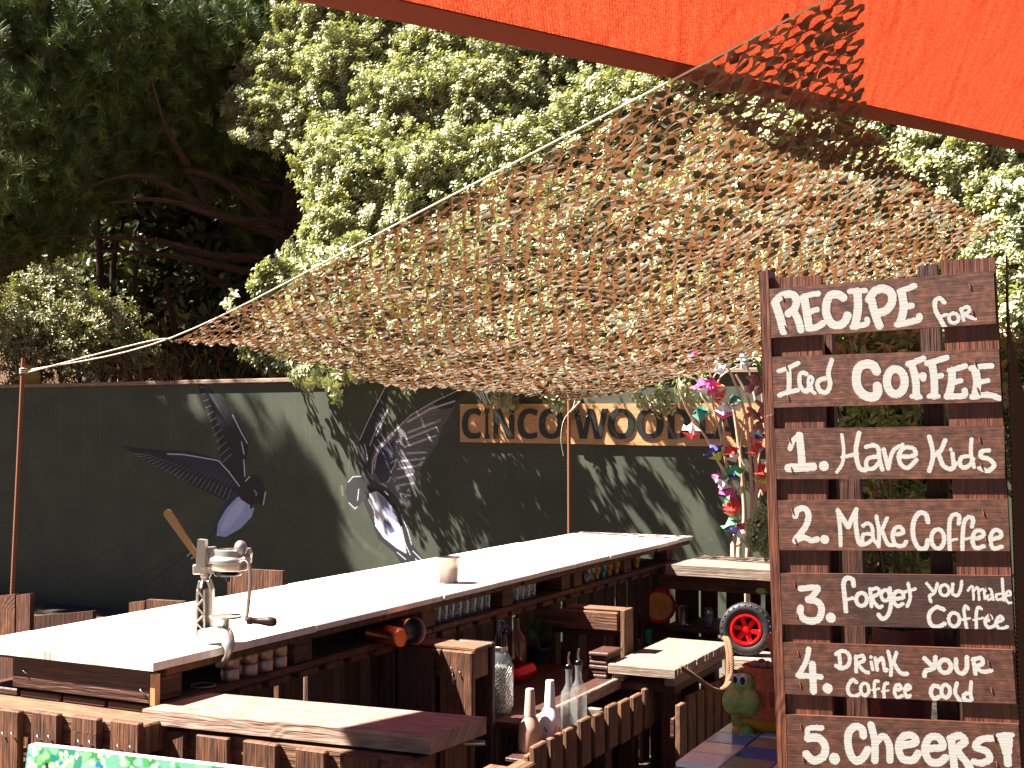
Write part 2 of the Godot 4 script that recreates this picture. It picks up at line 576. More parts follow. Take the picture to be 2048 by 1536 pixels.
func build_ground() -> void:
	var earth := speckle(Color(0.20, 0.16, 0.12), Color(0.34, 0.28, 0.21), 3, 0.012, 1.0, 0.35, 0.6)
	var b := MB.new()
	b.quad(Vector3(-200, 0, -9.2), Vector3(200, 0, -9.2), Vector3(200, 0, 120), Vector3(-200, 0, 120), Vector3.UP)
	structure("ground", b, earth)
	var hill := speckle(Color(0.16, 0.10, 0.06), Color(0.46, 0.33, 0.21), 4, 0.02, 1.0, 0.5, 1.0)
	var hb := MB.new()
	var nx := 60
	var nz := 40
	for i in nx:
		for j in nz:
			var x0 := -60.0 + 120.0 * i / nx
			var x1 := -60.0 + 120.0 * (i + 1) / nx
			var z0 := -9.2 - 70.0 * pow(float(j) / nz, 1.6)
			var z1 := -9.2 - 70.0 * pow(float(j + 1) / nz, 1.6)
			var p := [Vector3(x0, terrain(x0, z0), z0), Vector3(x1, terrain(x1, z0), z0), Vector3(x1, terrain(x1, z1), z1), Vector3(x0, terrain(x0, z1), z1)]
			var nn := []
			for q: Vector3 in p:
				nn.append(Vector3(terrain(q.x - 0.2, q.z) - terrain(q.x + 0.2, q.z), 0.4, terrain(q.x, q.z - 0.2) - terrain(q.x, q.z + 0.2)).normalized())
			hb.tri(p[0], p[1], p[2], nn[0], nn[1], nn[2])
			hb.tri(p[0], p[2], p[3], nn[0], nn[2], nn[3])
	structure("hillside", hb, hill)

# four front corners (top left, top right, bottom right, bottom left) and the way to the back
func slab(b: MB, c: Array, back: Vector3, uo := Vector2.ZERO, front := true) -> void:
	var tl: Vector3 = c[0]
	var tr: Vector3 = c[1]
	var br: Vector3 = c[2]
	var bl: Vector3 = c[3]
	var w := tl.distance_to(tr)
	var h := tl.distance_to(bl)
	var L := Vector2(w, 0) if w >= h else Vector2(0, w * 3.3)
	var D := Vector2(0, h * 3.3) if w >= h else Vector2(h, 0)
	var fz := -back.normalized()
	if front: b.quad(tl, tr, br, bl, fz, uo, uo + L, uo + L + D, uo + D)
	b.quad(tl + back, tr + back, br + back, bl + back, -fz, uo, uo + L, uo + L + D, uo + D)
	var th := Vector2(0, back.length() * 3.3) if w >= h else Vector2(back.length(), 0)
	b.quad(tl, tr, tr + back, tl + back, (tl - bl).normalized(), uo, uo + L, uo + L + th, uo + th)
	b.quad(bl, br, br + back, bl + back, (bl - tl).normalized(), uo, uo + L, uo + L + th, uo + th)
	b.quad(tl, bl, bl + back, tl + back, (tl - tr).normalized(), uo, uo + D, uo + D + th, uo + th)
	b.quad(tr, br, br + back, tr + back, (tr - tl).normalized(), uo, uo + D, uo + D + th, uo + th)

# ---------------------------------------------------------------- the painted wall
func wall_px(u: float, v: float) -> Vector2:
	var p := pz(u, v, WALL_Z)
	return Vector2((p.x - WALL_X0) / (WALL_X1 - WALL_X0) * 2048.0, (WALL_H - p.y) / WALL_H * 440.0)

func bird_pts(a: Array, ox: float, oy: float, s: float) -> Array:
	var out := []
	for i in range(0, a.size(), 2): out.append(wall_px(ox + a[i] / s, oy + a[i + 1] / s))
	return out

func paint_mural() -> ImageTexture:
	var cv := Canvas.new()
	cv.setup(2048, 440)
	var n1 := noise_bytes(2048, 440, 0.01, 31, 4)
	var n2 := noise_bytes(2048, 440, 0.15, 32, 3)
	var n3 := noise_bytes(2048, 440, 0.03, 33, 3, 1024, 60)
	var c0 := lin(0.033, 0.041, 0.025)
	var c1 := lin(0.056, 0.064, 0.041)
	for i in 2048 * 440:
		var k := clampf((n1[i] * 0.5 + n2[i] * 0.25 + n3[i] * 0.25) / 255.0 * 1.8 - 0.4, 0.0, 1.0)
		cv.d[i * 3] = int(lerpf(c0.r8, c1.r8, k)); cv.d[i * 3 + 1] = int(lerpf(c0.g8, c1.g8, k)); cv.d[i * 3 + 2] = int(lerpf(c0.b8, c1.b8, k))
	# scuffs and old overspray
	var rg := RandomNumberGenerator.new()
	rg.seed = 77
	for i in 500:
		var p := Vector2(rg.randf() * 2048, rg.randf() * 440)
		cv.seg(p, p + Vector2(rg.randf_range(-5, 5), rg.randf_range(-9, 9)), 0.5, 0.4, lin(0.30, 0.30, 0.24), rg.randf() * 0.5)
	for i in 60:
		var p := Vector2(rg.randf() * 2048, rg.randf() * 60)
		cv.seg(p, p + Vector2(rg.randf_range(-2, 2), rg.randf_range(20, 160)), 0.7, 0.4, lin(0.24, 0.25, 0.2), rg.randf() * 0.35)
	var ink := lin(0.012, 0.012, 0.016)
	var navy := lin(0.02, 0.026, 0.06)
	var wht := lin(0.62, 0.66, 0.72)
	# left swallow
	var ox := 200.0
	var oy := 740.0
	var s := 3.34
	cv.fill(bird_pts([655, 70, 720, 110, 790, 180, 850, 220, 890, 300, 950, 400, 990, 480, 985, 560, 965, 640, 975, 720, 930, 760, 880, 740, 830, 640, 800, 560, 800, 470, 760, 380, 735, 300, 690, 200, 655, 110], ox, oy, s), ink)
	cv.fill(bird_pts([135, 505, 250, 520, 450, 535, 620, 545, 780, 590, 850, 650, 910, 730, 940, 790, 900, 860, 810, 860, 700, 810, 600, 760, 520, 700, 420, 650, 320, 610, 240, 560], ox, oy, s), ink)
	cv.fill(bird_pts([430, 560, 620, 570, 780, 620, 850, 690, 880, 760, 760, 720, 620, 650], ox, oy, s), navy, 0.8)
	cv.fill(bird_pts([900, 800, 1000, 860, 1030, 900, 1000, 980, 930, 1050, 850, 1100, 780, 1110, 760, 1060, 800, 950, 840, 880], ox, oy, s), navy)
	cv.fill(bird_pts([915, 850, 990, 835, 1000, 895, 1000, 930, 1030, 918, 1010, 985, 935, 1060, 840, 1115, 780, 1108, 790, 1020, 845, 925], ox, oy, s), lin(0.34, 0.42, 0.72))
	cv.fill(bird_pts([920, 880, 970, 860, 960, 930, 900, 1010, 830, 1080, 805, 1060, 850, 960], ox, oy, s), lin(0.50, 0.58, 0.85), 0.8)
	cv.fill(bird_pts([900, 800, 925, 755, 960, 730, 1000, 695, 1060, 705, 1095, 760, 1108, 820, 1092, 905, 1060, 890, 1000, 900, 950, 870], ox, oy, s), ink)
	cv.line(bird_pts([760, 1085, 705, 1140, 640, 1195, 580, 1240], ox, oy, s), 2.4, navy)
	cv.line(bird_pts([600, 1220, 450, 1330, 280, 1450], ox, oy, s), 1.0, ink)
	cv.line(bird_pts([600, 1200, 470, 1270, 250, 1390], ox, oy, s), 0.7, ink)
	cv.line(bird_pts([640, 1290, 590, 1390, 530, 1520], ox, oy, s), 0.9, ink)
	for f: Array in [[450, 560, 560, 565, 650, 580], [650, 580, 790, 605, 860, 680, 930, 775], [885, 300, 945, 420, 985, 490], [945, 480, 962, 560], [960, 600, 968, 710], [1105, 815, 1090, 900], [972, 742, 1000, 712], [580, 1245, 610, 1215], [610, 1260, 640, 1240]]:
		cv.line(bird_pts(f, ox, oy, s), 1.15, lin(0.62, 0.70, 0.85), 0.95)
	for i in 22:
		var k := i / 21.0
		var a := Vector2(lerpf(330, 900, k), lerpf(560, 740, k))
		var b := Vector2(lerpf(230, 850, k), lerpf(562, 862, k) + 14.0 * sin(k * PI))
		cv.line(bird_pts([lerpf(a.x, b.x, 0.45), lerpf(a.y, b.y, 0.45), b.x, b.y], ox, oy, s), 0.5, lin(0.45, 0.52, 0.72), 0.85)
		cv.line(bird_pts([a.x + 4, a.y + 8, lerpf(a.x, b.x, 0.35), lerpf(a.y, b.y, 0.35)], ox, oy, s), 0.4, lin(0.30, 0.38, 0.60), 0.7)
	for i in 12:
		var k := i / 11.0
		cv.line(bird_pts([lerpf(665, 815, k), lerpf(115, 620, k), lerpf(690, 880, k), lerpf(115, 560, k)], ox, oy, s), 0.5, lin(0.5, 0.55, 0.7), 0.9)
		cv.line(bird_pts([lerpf(700, 850, k), lerpf(105, 350, k), lerpf(700, 850, k) + 14, lerpf(105, 350, k) + 20], ox, oy, s), 0.4, lin(0.45, 0.48, 0.58), 0.7)
	cv.line(bird_pts([1030, 805, 1045, 820, 1042, 840], ox, oy, s), 0.7, wht)
	# right swallow
	ox = 560.0; oy = 740.0; s = 3.84
	cv.line(bird_pts([470, 900, 480, 1050, 530, 1180, 560, 1240, 660, 1350, 800, 1440], ox, oy, s), 4.5, lin(0.10, 0.10, 0.075), 0.35, 0.0, 5.0)
	cv.line(bird_pts([600, 480, 575, 600, 600, 720], ox, oy, s), 4.5, lin(0.10, 0.095, 0.07), 0.35, 0.0, 5.0)
	cv.line(bird_pts([475, 890, 482, 960], ox, oy, s), 1.6, lin(0.22, 0.20, 0.16), 0.6)
	cv.fill(bird_pts([825, 85, 800, 160, 740, 230, 690, 330, 650, 430, 610, 520, 600, 620, 620, 700, 650, 780, 700, 830, 760, 700, 725, 600, 760, 560, 810, 500, 800, 400, 815, 300, 828, 200], ox, oy, s), lin(0.02, 0.019, 0.022))
	cv.fill(bird_pts([1480, 85, 1400, 120, 1250, 200, 1100, 290, 980, 370, 890, 440, 800, 530, 730, 600, 700, 700, 700, 820, 760, 880, 830, 900, 900, 980, 980, 1060, 1000, 950, 1040, 850, 1080, 750, 1150, 650, 1210, 560, 1240, 450, 1290, 370, 1350, 260, 1440, 150], ox, oy, s), lin(0.10, 0.097, 0.105))
	cv.fill(bird_pts([1480, 85, 1400, 120, 1250, 200, 1180, 260, 1230, 300, 1320, 290, 1440, 150], ox, oy, s), lin(0.014, 0.013, 0.016))
	cv.fill(bird_pts([740, 620, 800, 580, 880, 540, 890, 700, 850, 830, 780, 870, 730, 780], ox, oy, s), lin(0.022, 0.024, 0.05))
	cv.fill(bird_pts([640, 1000, 700, 900, 800, 930, 900, 1050, 960, 1150, 1010, 1330, 1080, 1430, 1140, 1490, 1130, 1580, 960, 1580, 930, 1480, 880, 1400, 760, 1300, 700, 1150], ox, oy, s), ink)
	cv.fill(bird_pts([690, 950, 740, 930, 800, 980, 880, 1080, 920, 1200, 960, 1350, 970, 1410, 900, 1370, 800, 1290, 735, 1200, 720, 1080, 680, 1000], ox, oy, s), lin(0.62, 0.62, 0.68))
	cv.fill(bird_pts([740, 940, 800, 985, 880, 1090, 905, 1180, 850, 1130, 790, 1060], ox, oy, s), lin(0.10, 0.12, 0.24), 0.7)
	cv.fill(bird_pts([800, 1150, 850, 1180, 885, 1240, 850, 1255, 805, 1200], ox, oy, s), lin(0.06, 0.07, 0.16), 0.85)
	cv.fill(bird_pts([520, 870, 560, 810, 640, 805, 700, 860, 700, 930, 640, 1000, 600, 1050, 575, 1070, 530, 1020, 505, 940], ox, oy, s), lin(0.022, 0.02, 0.021))
	cv.fill(bird_pts([590, 830, 650, 810, 700, 870, 700, 940, 655, 960, 610, 890], ox, oy, s), ink, 0.8)
	for f: Array in [[705, 800, 715, 700, 760, 590, 880, 470, 1000, 350, 1150, 260, 1400, 140], [725, 760, 740, 660, 780, 590, 880, 490], [610, 540, 700, 340, 810, 130], [690, 580, 740, 450, 815, 320], [650, 570, 665, 640, 672, 700], [930, 1110, 980, 1230, 1010, 1340], [930, 1200, 960, 1330, 1000, 1420]]:
		cv.dashes(bird_pts(f, ox, oy, s), 0.8, wht, 4.5, 1.8)
	for f: Array in [[980, 400, 1150, 300, 1340, 240], [985, 480, 1230, 385], [970, 530, 1200, 440], [960, 590, 1195, 505], [975, 640, 1120, 632], [930, 700, 1100, 680], [905, 760, 1080, 730], [905, 830, 1020, 800], [915, 885, 1020, 870], [930, 950, 1000, 965], [740, 500, 830, 300]]:
		cv.line(bird_pts(f, ox, oy, s), 1.7, lin(0.55, 0.56, 0.60), 0.9, 0.0, 1.6)
	for i in 26:
		var k := i / 25.0
		var a := Vector2(lerpf(930, 760, k), lerpf(400, 860, k))
		var b := Vector2(lerpf(1330, 985, k), lerpf(265, 1030, k)) + Vector2(-40, 60) * sin(k * PI)
		cv.line(bird_pts([a.x, a.y, b.x, b.y], ox, oy, s), 0.35, lin(0.40, 0.40, 0.44), 0.55)
		cv.line(bird_pts([lerpf(a.x, b.x, 0.75), lerpf(a.y, b.y, 0.75), b.x, b.y], ox, oy, s), 0.9, lin(0.02, 0.02, 0.025), 0.5)
	for f: Array in [[1080, 690, 1110, 670, 1105, 690], [1070, 720, 1095, 705, 1085, 725], [975, 930, 990, 915, 995, 940], [965, 970, 990, 960], [605, 915, 595, 1000], [530, 1020, 575, 1065, 592, 1050], [525, 860, 560, 820, 630, 815], [900, 1400, 965, 1455], [1020, 1390, 1110, 1480], [1040, 1450, 1100, 1510], [950, 1490, 990, 1510], [850, 715, 890, 690, 880, 730, 850, 790], [830, 860, 850, 820], [780, 870, 820, 900], [800, 930, 830, 960]]:
		cv.line(bird_pts(f, ox, oy, s), 0.9, wht, 0.9)
	return cv.texture()

func build_wall() -> void:
	var w := thing("mural_wall", "dark green garden wall painted with two diving swallows", "wall", Vector3(-6, 0, WALL_Z))
	var b := MB.new()
	var xa := -19.0
	var xb := 6.0
	var sp := WALL_X1 - WALL_X0
	b.quad(Vector3(xa, WALL_H, WALL_Z), Vector3(xb, WALL_H, WALL_Z), Vector3(xb, 0, WALL_Z), Vector3(xa, 0, WALL_Z), Vector3(0, 0, 1), Vector2((xa - WALL_X0) / sp, 0), Vector2((xb - WALL_X0) / sp, 0), Vector2((xb - WALL_X0) / sp, 1), Vector2((xa - WALL_X0) / sp, 1))
	var pm := mat(Color.WHITE, 0.62)
	pm.albedo_texture = paint_mural()
	part("painted_face", b, pm, w)
	var c := MB.new()
	c.ab(Vector3(xa, 0, WALL_Z - 0.10), Vector3(xb, WALL_H, WALL_Z - 0.003), 0.0)
	part("wall_core", c, M.green_wall, w)
	for i in 9:
		var k := MB.new()
		var x0 := xa + 2.8 * i
		k.ab(Vector3(x0 + 0.003, WALL_H + 0.001, WALL_Z - 0.12), Vector3(x0 + 2.797, WALL_H + 0.033 + rnd(0, 0.004), WALL_Z + 0.03 + rnd(0, 0.006)), 0.004, uvr())
		part("cap_board", k, M.plank, w)
	# name board with raised letters
	var nb := thing("name_board", "long golden plank sign with black raised capital letters on the painted wall", "sign", pz(1230, 890, WALL_Z))
	var fz := WALL_Z + 0.028
	var s := MB.new()
	slab(s, [pz(920, 808, fz), pz(1548, 806, fz), pz(1548, 895, fz), pz(920, 884, fz)], Vector3(0, 0, -0.024))
	part("plank", s, M.gold, nb)
	var font := SystemFont.new()
	font.font_names = PackedStringArray(["Droid Sans"])
	font.font_weight = 700
	var lm := mat(lin(0.010, 0.013, 0.012), 0.45)
	var spots := [["C", 85, 215], ["I", 238, 268], ["N", 300, 438], ["C", 465, 600], ["O", 610, 775], ["W", 846, 1078], ["O", 1080, 1260], ["O", 1275, 1457], ["D", 1490, 1640], ["L", 1708, 1800], ["A", 1806, 1965]]
	for e: Array in spots:
		var tm := TextMesh.new()
		tm.font = font
		tm.text = e[0]
		tm.font_size = 64
		tm.depth = 0.05
		tm.pixel_size = 0.01
		var bb := tm.get_aabb()
		var p0 := pz(900 + e[1] / 3.413, 740 + 470.0 / 3.413, fz)
		var p1 := pz(900 + e[2] / 3.413, 740 + 262.0 / 3.413, fz)
		var o := part_mesh("letter", tm, lm, nb)
		var sc := Vector3((p1.x - p0.x) / bb.size.x, (p1.y - p0.y) / bb.size.y, 0.2)
		o.scale = sc
		o.position = Vector3(p0.x, p0.y + (e[1] + e[2]) * 0.0 , fz + 0.0055) - Vector3(bb.position.x * sc.x, bb.position.y * sc.y, 0) - nb.position
	# pale yellow round lid peeping over the wall
	var yl := thing("yellow_disc", "dull yellow round disc peeping over the wall top beside the rusty rod", "lid", pz(60, 752, WALL_Z - 0.2))
	var lb := MB.new()
	var pc := pz(58, 756, WALL_Z - 0.2)
	lb.lathe(Transform3D(Basis(Vector3.RIGHT, PI / 2), pc), [Vector2(0, 0.02), Vector2(0.10, 0.03), Vector2(0.13, 0.02), Vector2(0.135, -0.02), Vector2(0.0, -0.02)], 28)
	part("lid_disc", lb, mat(Color(0.62, 0.48, 0.16), 0.6), yl)

# ---------------------------------------------------------------- trees
func leaf(b: MB, base: Vector3, d: Vector3, nr: Vector3, L: float, W: float, cup := 0.25) -> void:
	var side := d.cross(nr).normalized()
	var m1 := base + d * L * 0.35
	var m2 := base + d * L * 0.72 - nr * L * 0.04
	var tip := base + d * L - nr * L * 0.12
	var up := nr * W * cup
	var l1 := m1 + side * W * 0.46 + up
	var l2 := m2 + side * W * 0.42 + up
	var r1 := m1 - side * W * 0.46 + up
	var r2 := m2 - side * W * 0.42 + up
	for q: Array in [[base, l1, m1], [m1, l1, l2], [m1, l2, m2], [m2, l2, tip], [base, m1, r1], [m1, r2, r1], [m1, m2, r2], [m2, tip, r2]]:
		var nn: Vector3 = ((q[1] as Vector3) - q[0]).cross((q[2] as Vector3) - q[0]).normalized()
		if nn.dot(nr) < 0: nn = -nn
		b.tri(q[0], q[1], q[2], nn, nn, nn)

func sprig_mesh(nl: int, L: float, W: float, stem: float, sd: int) -> ArrayMesh:
	var r := RandomNumberGenerator.new()
	r.seed = sd
	var b := MB.new()
	b.tube([Vector3.ZERO, Vector3(0.004, stem * 0.5, 0.003), Vector3(0, stem, 0)], [0.0025, 0.002, 0.001], 3, false)
	for i in nl:
		var k := (i + 1.0) / nl
		var an := i * 2.4 + r.randf() * 0.6
		var o := Vector3(cos(an), 0, sin(an))
		var up := 0.1 + 0.55 * k
		var d := (o + Vector3(0, up, 0) * r.randf_range(0.5, 1.1)).normalized()
		var nr := (Vector3.UP - d * d.y)
		if nr.length() < 0.2: nr = o
		nr = (nr.normalized() + Vector3(r.randf_range(-0.5, 0.5), 0.2, r.randf_range(-0.5, 0.5))).normalized()
		nr = (nr - d * nr.dot(d)).normalized()
		var sc := r.randf_range(0.7, 1.1)
		leaf(b, Vector3(0, stem * (0.15 + 0.85 * k), 0) + o * 0.004, d, nr, L * sc, W * sc)
	return b.mesh()

func tuft_mesh(nn: int, L: float, sd: int) -> ArrayMesh:
	var r := RandomNumberGenerator.new()
	r.seed = sd
	var b := MB.new()
	b.tube([Vector3(0, -L * 0.8, 0), Vector3(0, L * 0.1, 0)], [0.006, 0.003], 4, false)
	for i in nn:
		var an := r.randf() * TAU
		var k := r.randf()
		var d := Vector3(cos(an), r.randf_range(0.35, 1.6), sin(an)).normalized()
		var base := Vector3(0, lerpf(-L * 0.6, L * 0.1, k), 0)
		var side := d.cross(Vector3(r.randf_range(-1, 1), r.randf_range(-1, 1), r.randf_range(-1, 1))).normalized() * 0.0042
		var tip := base + d * L * r.randf_range(0.7, 1.1) + Vector3(0, -L * 0.06, 0)
		b.flat(base - side, base + side, tip)
	return b.mesh()

func leafy(called: String, me: Mesh, m: Material, xfs: Array, cols: Array, parent: Node3D) -> void:
	var mm := MultiMesh.new()
	mm.transform_format = MultiMesh.TRANSFORM_3D
	mm.use_colors = true
	mm.mesh = me
	mm.instance_count = xfs.size()
	for i in xfs.size():
		var t: Transform3D = xfs[i]
		mm.set_instance_transform(i, Transform3D(t.basis, t.origin - parent.position))
		mm.set_instance_color(i, cols[i])
	var o := MultiMeshInstance3D.new()
	o.name = numbered(parent, called)
	o.multimesh = mm
	o.material_override = m
	parent.add_child(o)
	o.set_meta("kind", "stuff")

func turn_to(y: Vector3, spin: float, sc: float) -> Basis:
	y = y.normalized()
	var x := y.cross(Vector3(0.31, 0.2, 0.93)).normalized()
	return Basis(x, y, x.cross(y)).rotated(y, spin).scaled(Vector3.ONE * sc)

# scatter leaf sprays in lumpy ellipsoids; each blob is [centre, radius, spray count]
func scatter(blobs: Array, up: float, smin: float, smax: float, keep_back: float, r: RandomNumberGenerator, ns: FastNoiseLite, hollow := 0.45) -> Array:
	var xfs := []
	for e: Array in blobs:
		var c: Vector3 = e[0]
		var rad: Vector3 = e[1]
		var to_eye := (Vector3(-2, 3, 2) - c).normalized()
		var made := 0
		while made < e[2]:
			var d := Vector3(r.randfn(), r.randfn(), r.randfn()).normalized()
			if d.dot(to_eye) < keep_back: continue
			made += 1
			var q := pow(r.randf(), hollow)
			var lump := 1.0 + 0.55 * ns.get_noise_3d(c.x + d.x * 70.0, c.y * 9.0 + d.y * 70.0, c.z + d.z * 70.0)
			var p := c + d * rad * q * lump
			var y := (d * 0.7 + Vector3(-0.55, 0.84, 0.27) * up + Vector3(r.randfn(), r.randfn(), r.randfn()) * 0.32).normalized()
			xfs.append(Transform3D(turn_to(y, r.randf() * TAU, r.randf_range(smin, smax)), p))
	return xfs

func limb(b: MB, a: Vector3, c: Vector3, ra: float, rb: float, bend: float, r: RandomNumberGenerator, seg := 7) -> Array:
	var pts := []
	var rad := []
	var off := Vector3(r.randf_range(-1, 1), r.randf_range(-0.4, 1), r.randf_range(-1, 1)) * bend
	for i in 9:
		var k := i / 8.0
		pts.append(a.lerp(c, k) + off * sin(k * PI) + Vector3(r.randfn(), r.randfn(), r.randfn()) * ra * 0.25 * (1.0 if i > 0 else 0.0))
		rad.append(lerpf(ra, rb, k) * r.randf_range(0.92, 1.08))
	b.tube(pts, rad, seg)
	return pts

func build_trees() -> void:
	var r := RandomNumberGenerator.new()
	r.seed = 4711
	var ns := FastNoiseLite.new()
	ns.frequency = 0.03
	ns.seed = 9
	var leaf_m := mat(Color.WHITE, 0.36, 0.0, 0.5)
	leaf_m.vertex_color_use_as_albedo = true
	leaf_m.backlight = Color(0.52, 0.56, 0.20)
	leaf_m.backlight_enabled = true
	var needle_m := mat(Color.WHITE, 0.55)
	needle_m.vertex_color_use_as_albedo = true
	needle_m.backlight = Color(0.18, 0.20, 0.05)
	needle_m.backlight_enabled = true
	# ---- evergreen oak filling the middle and right
	var cam := get_node("camera") as Camera3D
	var oak := thing("evergreen_oak", "broad evergreen oak with pale sunlit leaves spreading above the painted wall", "tree", Vector3(-3.2, terrain(-3.2, -11.0), -11.0))
	var spots := [[655, 70, 10.4, 95], [575, 175, 10.0, 85], [515, 228, 9.9, 55], [560, 250, 9.9, 60], [700, 190, 10.2, 120], [840, 260, 10.2, 130], [1000, 250, 10.2, 160], [700, 350, 9.8, 100], [760, 400, 9.7, 130], [900, 420, 9.7, 150], [1100, 400, 10.0, 170],
		[1300, 300, 10.5, 180], [690, 500, 9.5, 85], [720, 600, 9.4, 110], [850, 620, 9.4, 130], [1010, 600, 9.5, 150], [1200, 560, 9.8, 180], [1400, 520, 10.3, 180], [1560, 380, 10.6, 190], [1720, 520, 10.8, 190],
		[1850, 300, 10.8, 130], [1985, 340, 11.2, 110], [1900, 400, 11.0, 100], [1150, 150, 10.5, 160], [930, 130, 10.8, 120], [800, 60, 11.0, 110], [560, 580, 9.3, 45], [560, 690, 9.4, 60], [640, 715, 9.3, 60],
		[760, 715, 9.3, 70], [880, 720, 9.4, 60], [1420, 670, 10.0, 110], [1600, 640, 10.4, 120], [1420, 180, 11.0, 160], [1000, 30, 11.4, 110], [1800, 640, 11.0, 120], [1300, 690, 9.8, 80], [1120, 700, 9.6, 90], [2040, 470, 11.2, 120], [2030, 600, 11.0, 120], [2050, 690, 10.8, 80]]
	var blobs := []
	for e: Array in spots:
		var c0 := pz(e[0], e[1], 0.55 - float(e[2]))
		var rad: float = e[3] * (c0 - cam.position).dot(-cam_basis.z) / FOCAL
		var back: float = -9.45 - rad - clampf((740.0 - e[1]) / 740.0, 0.0, 1.0) * 3.4
		rad *= back / c0.z
		c0 = pz(e[0], e[1], back)
		blobs.append([c0, Vector3(rad, rad * 0.95, rad * 0.95), int(1150.0 * rad / 0.5 * rad / 0.5) + 150])
	# smaller clumps that close the gaps between the large ones
	for i in 46:
		var u := r.randf_range(640, 2040)
		var v := r.randf_range(maxf(40.0, (u - 600.0) * 0.12), 690.0)
		var c0 := pz(u, v, -10.3 - r.randf() * 0.5 - (740.0 - v) / 740.0 * 3.4)
		blobs.append([c0, Vector3.ONE * r.randf_range(0.35, 0.55), 520])
	# branches that hang in front of the wall and shade it
	var hang := []
	for e: Array in [[625, 735, 8.9, 40], [665, 768, 8.75, 16], [700, 700, 8.8, 60], [800, 700, 8.75, 60], [835, 752, 8.7, 16], [900, 690, 8.7, 60], [960, 755, 8.75, 22], [1010, 790, 9.0, 22], [1115, 795, 9.1, 24], [1135, 820, 9.1, 14], [1300, 790, 9.0, 18], [1330, 800, 9.0, 14], [1385, 775, 9.0, 22], [620, 640, 9.0, 55], [760, 610, 8.9, 70], [900, 600, 8.9, 70]]:
		var c0 := pz(e[0], e[1], 0.35 - float(e[2]))
		var rad: float = e[3] * (c0 - cam.position).dot(-cam_basis.z) / FOCAL
		hang.append([c0, Vector3(rad, rad, minf(rad, 0.14)), int(150.0 * rad / 0.35 * rad / 0.35) + 5])
	# sprays further out along the sun's way, whose leaves fall as crisp shadows on the wall
	for e: Array in [[650, 800, 0.55, 0.13, 26], [720, 830, 0.8, 0.17, 36], [790, 790, 1.0, 0.22, 50], [860, 800, 1.1, 0.24, 60], [900, 900, 1.2, 0.22, 34], [920, 990, 1.4, 0.18, 22], [1010, 930, 1.4, 0.22, 34], [1080, 980, 1.6, 0.22, 32], [1150, 920, 1.5, 0.24, 36], [1190, 1010, 1.7, 0.24, 46], [1270, 960, 1.7, 0.26, 52], [1310, 1050, 1.9, 0.24, 50], [1350, 900, 1.7, 0.26, 50], [1380, 1010, 1.9, 0.24, 46], [1440, 930, 1.8, 0.26, 46], [700, 930, 1.3, 0.14, 14], [1120, 1060, 1.8, 0.16, 16], [1420, 840, 1.6, 0.2, 14]]:
		var p := pz(e[0], e[1], WALL_Z) + Vector3(-0.65, 1.0, 0.327) * float(e[2])
		hang.append([p, Vector3(e[3], float(e[3]) * 1.2, 0.16), int(float(e[4]) * 0.22) + 1])
	var xo := scatter(blobs, 1.5, 0.75, 1.2, -0.35, r, ns) + scatter(hang, 0.3, 0.7, 1.1, -1.0, r, ns, 0.6)
	# the even outer layer of leaf sprays that faces the light
	var edge := PackedVector2Array([Vector2(585, -30), Vector2(500, 120), Vector2(455, 225), Vector2(485, 278), Vector2(600, 292), Vector2(648, 420), Vector2(622, 480), Vector2(550, 560), Vector2(600, 625), Vector2(500, 690), Vector2(570, 740), Vector2(1000, 755), Vector2(1400, 735), Vector2(2080, 735), Vector2(2080, -30)])
	var made := 0
	while made < 15000:
		var uv := Vector2(r.randf_range(440, 2080), r.randf_range(-30, 755))
		if not Geometry2D.is_point_in_polygon(uv + Vector2(r.randfn(), r.randfn()) * 14.0, edge): continue
		made += 1
		var lump := ns.get_noise_2d(uv.x * 0.45, uv.y * 0.45) + 0.5 * ns.get_noise_2d(uv.x * 1.2 + 300.0, uv.y * 1.2)
		if lump < -0.34 + 0.25 * clampf((160.0 - uv.y) / 160.0, 0.0, 1.0): continue
		var zz := -9.22 - 3.4 * clampf((740.0 - uv.y) / 740.0, 0.0, 1.1) - 0.50 * (0.4 - lump) - r.randf() * 0.28 - clampf((uv.x - 1000.0) / 1000.0, 0.0, 1.0) * 0.7
		var yy := (Vector3(-0.55, 0.84, 0.27) + Vector3(0.1, 0.1, 0.5) + Vector3(r.randfn(), r.randfn(), r.randfn()) * 0.3).normalized()
		xo.append(Transform3D(turn_to(yy, r.randf() * TAU, r.randf_range(0.75, 1.15)), pz(uv.x, uv.y, zz)))
	var c_oak := []
	for x in xo:
		var k := r.randf()
		var c := Color(0.34, 0.36, 0.225).lerp(Color(0.51, 0.50, 0.30), k * k)
		if r.randf() < 0.06: c = Color(0.34, 0.29, 0.09)
		c_oak.append(c * r.randf_range(0.75, 1.2))
	leafy("foliage", sprig_mesh(10, 0.058, 0.041, 0.10, 1), leaf_m, xo, c_oak, oak)
	var tb := MB.new()
	var foot := oak.position - Vector3(0, 0.2, 0)
	var fork := foot + Vector3(0.1, 1.6, 0.1)
	tb.tube(curve([foot, foot + Vector3(-0.05, 0.8, 0.05), fork]), [0.22, 0.2, 0.19, 0.18, 0.17], 10)
	part("trunk", tb, M.bark, oak)
	for i in range(0, 40, 2):
		var lb := MB.new()
		limb(lb, fork, (blobs[i][0] as Vector3) - Vector3(0, 0.15, 0), 0.075, 0.012, 0.25, r)
		part("limb", lb, M.bark, oak)
	# ---- sunlit bush at the left behind the wall
	var bush := thing("evergreen_shrub", "small leafy shrub behind the wall next to the rusty rod", "shrub", pd(130, 800, 13.0) * Vector3(1, 0, 1) + Vector3(0, 0.6, 0))
	var bb := []
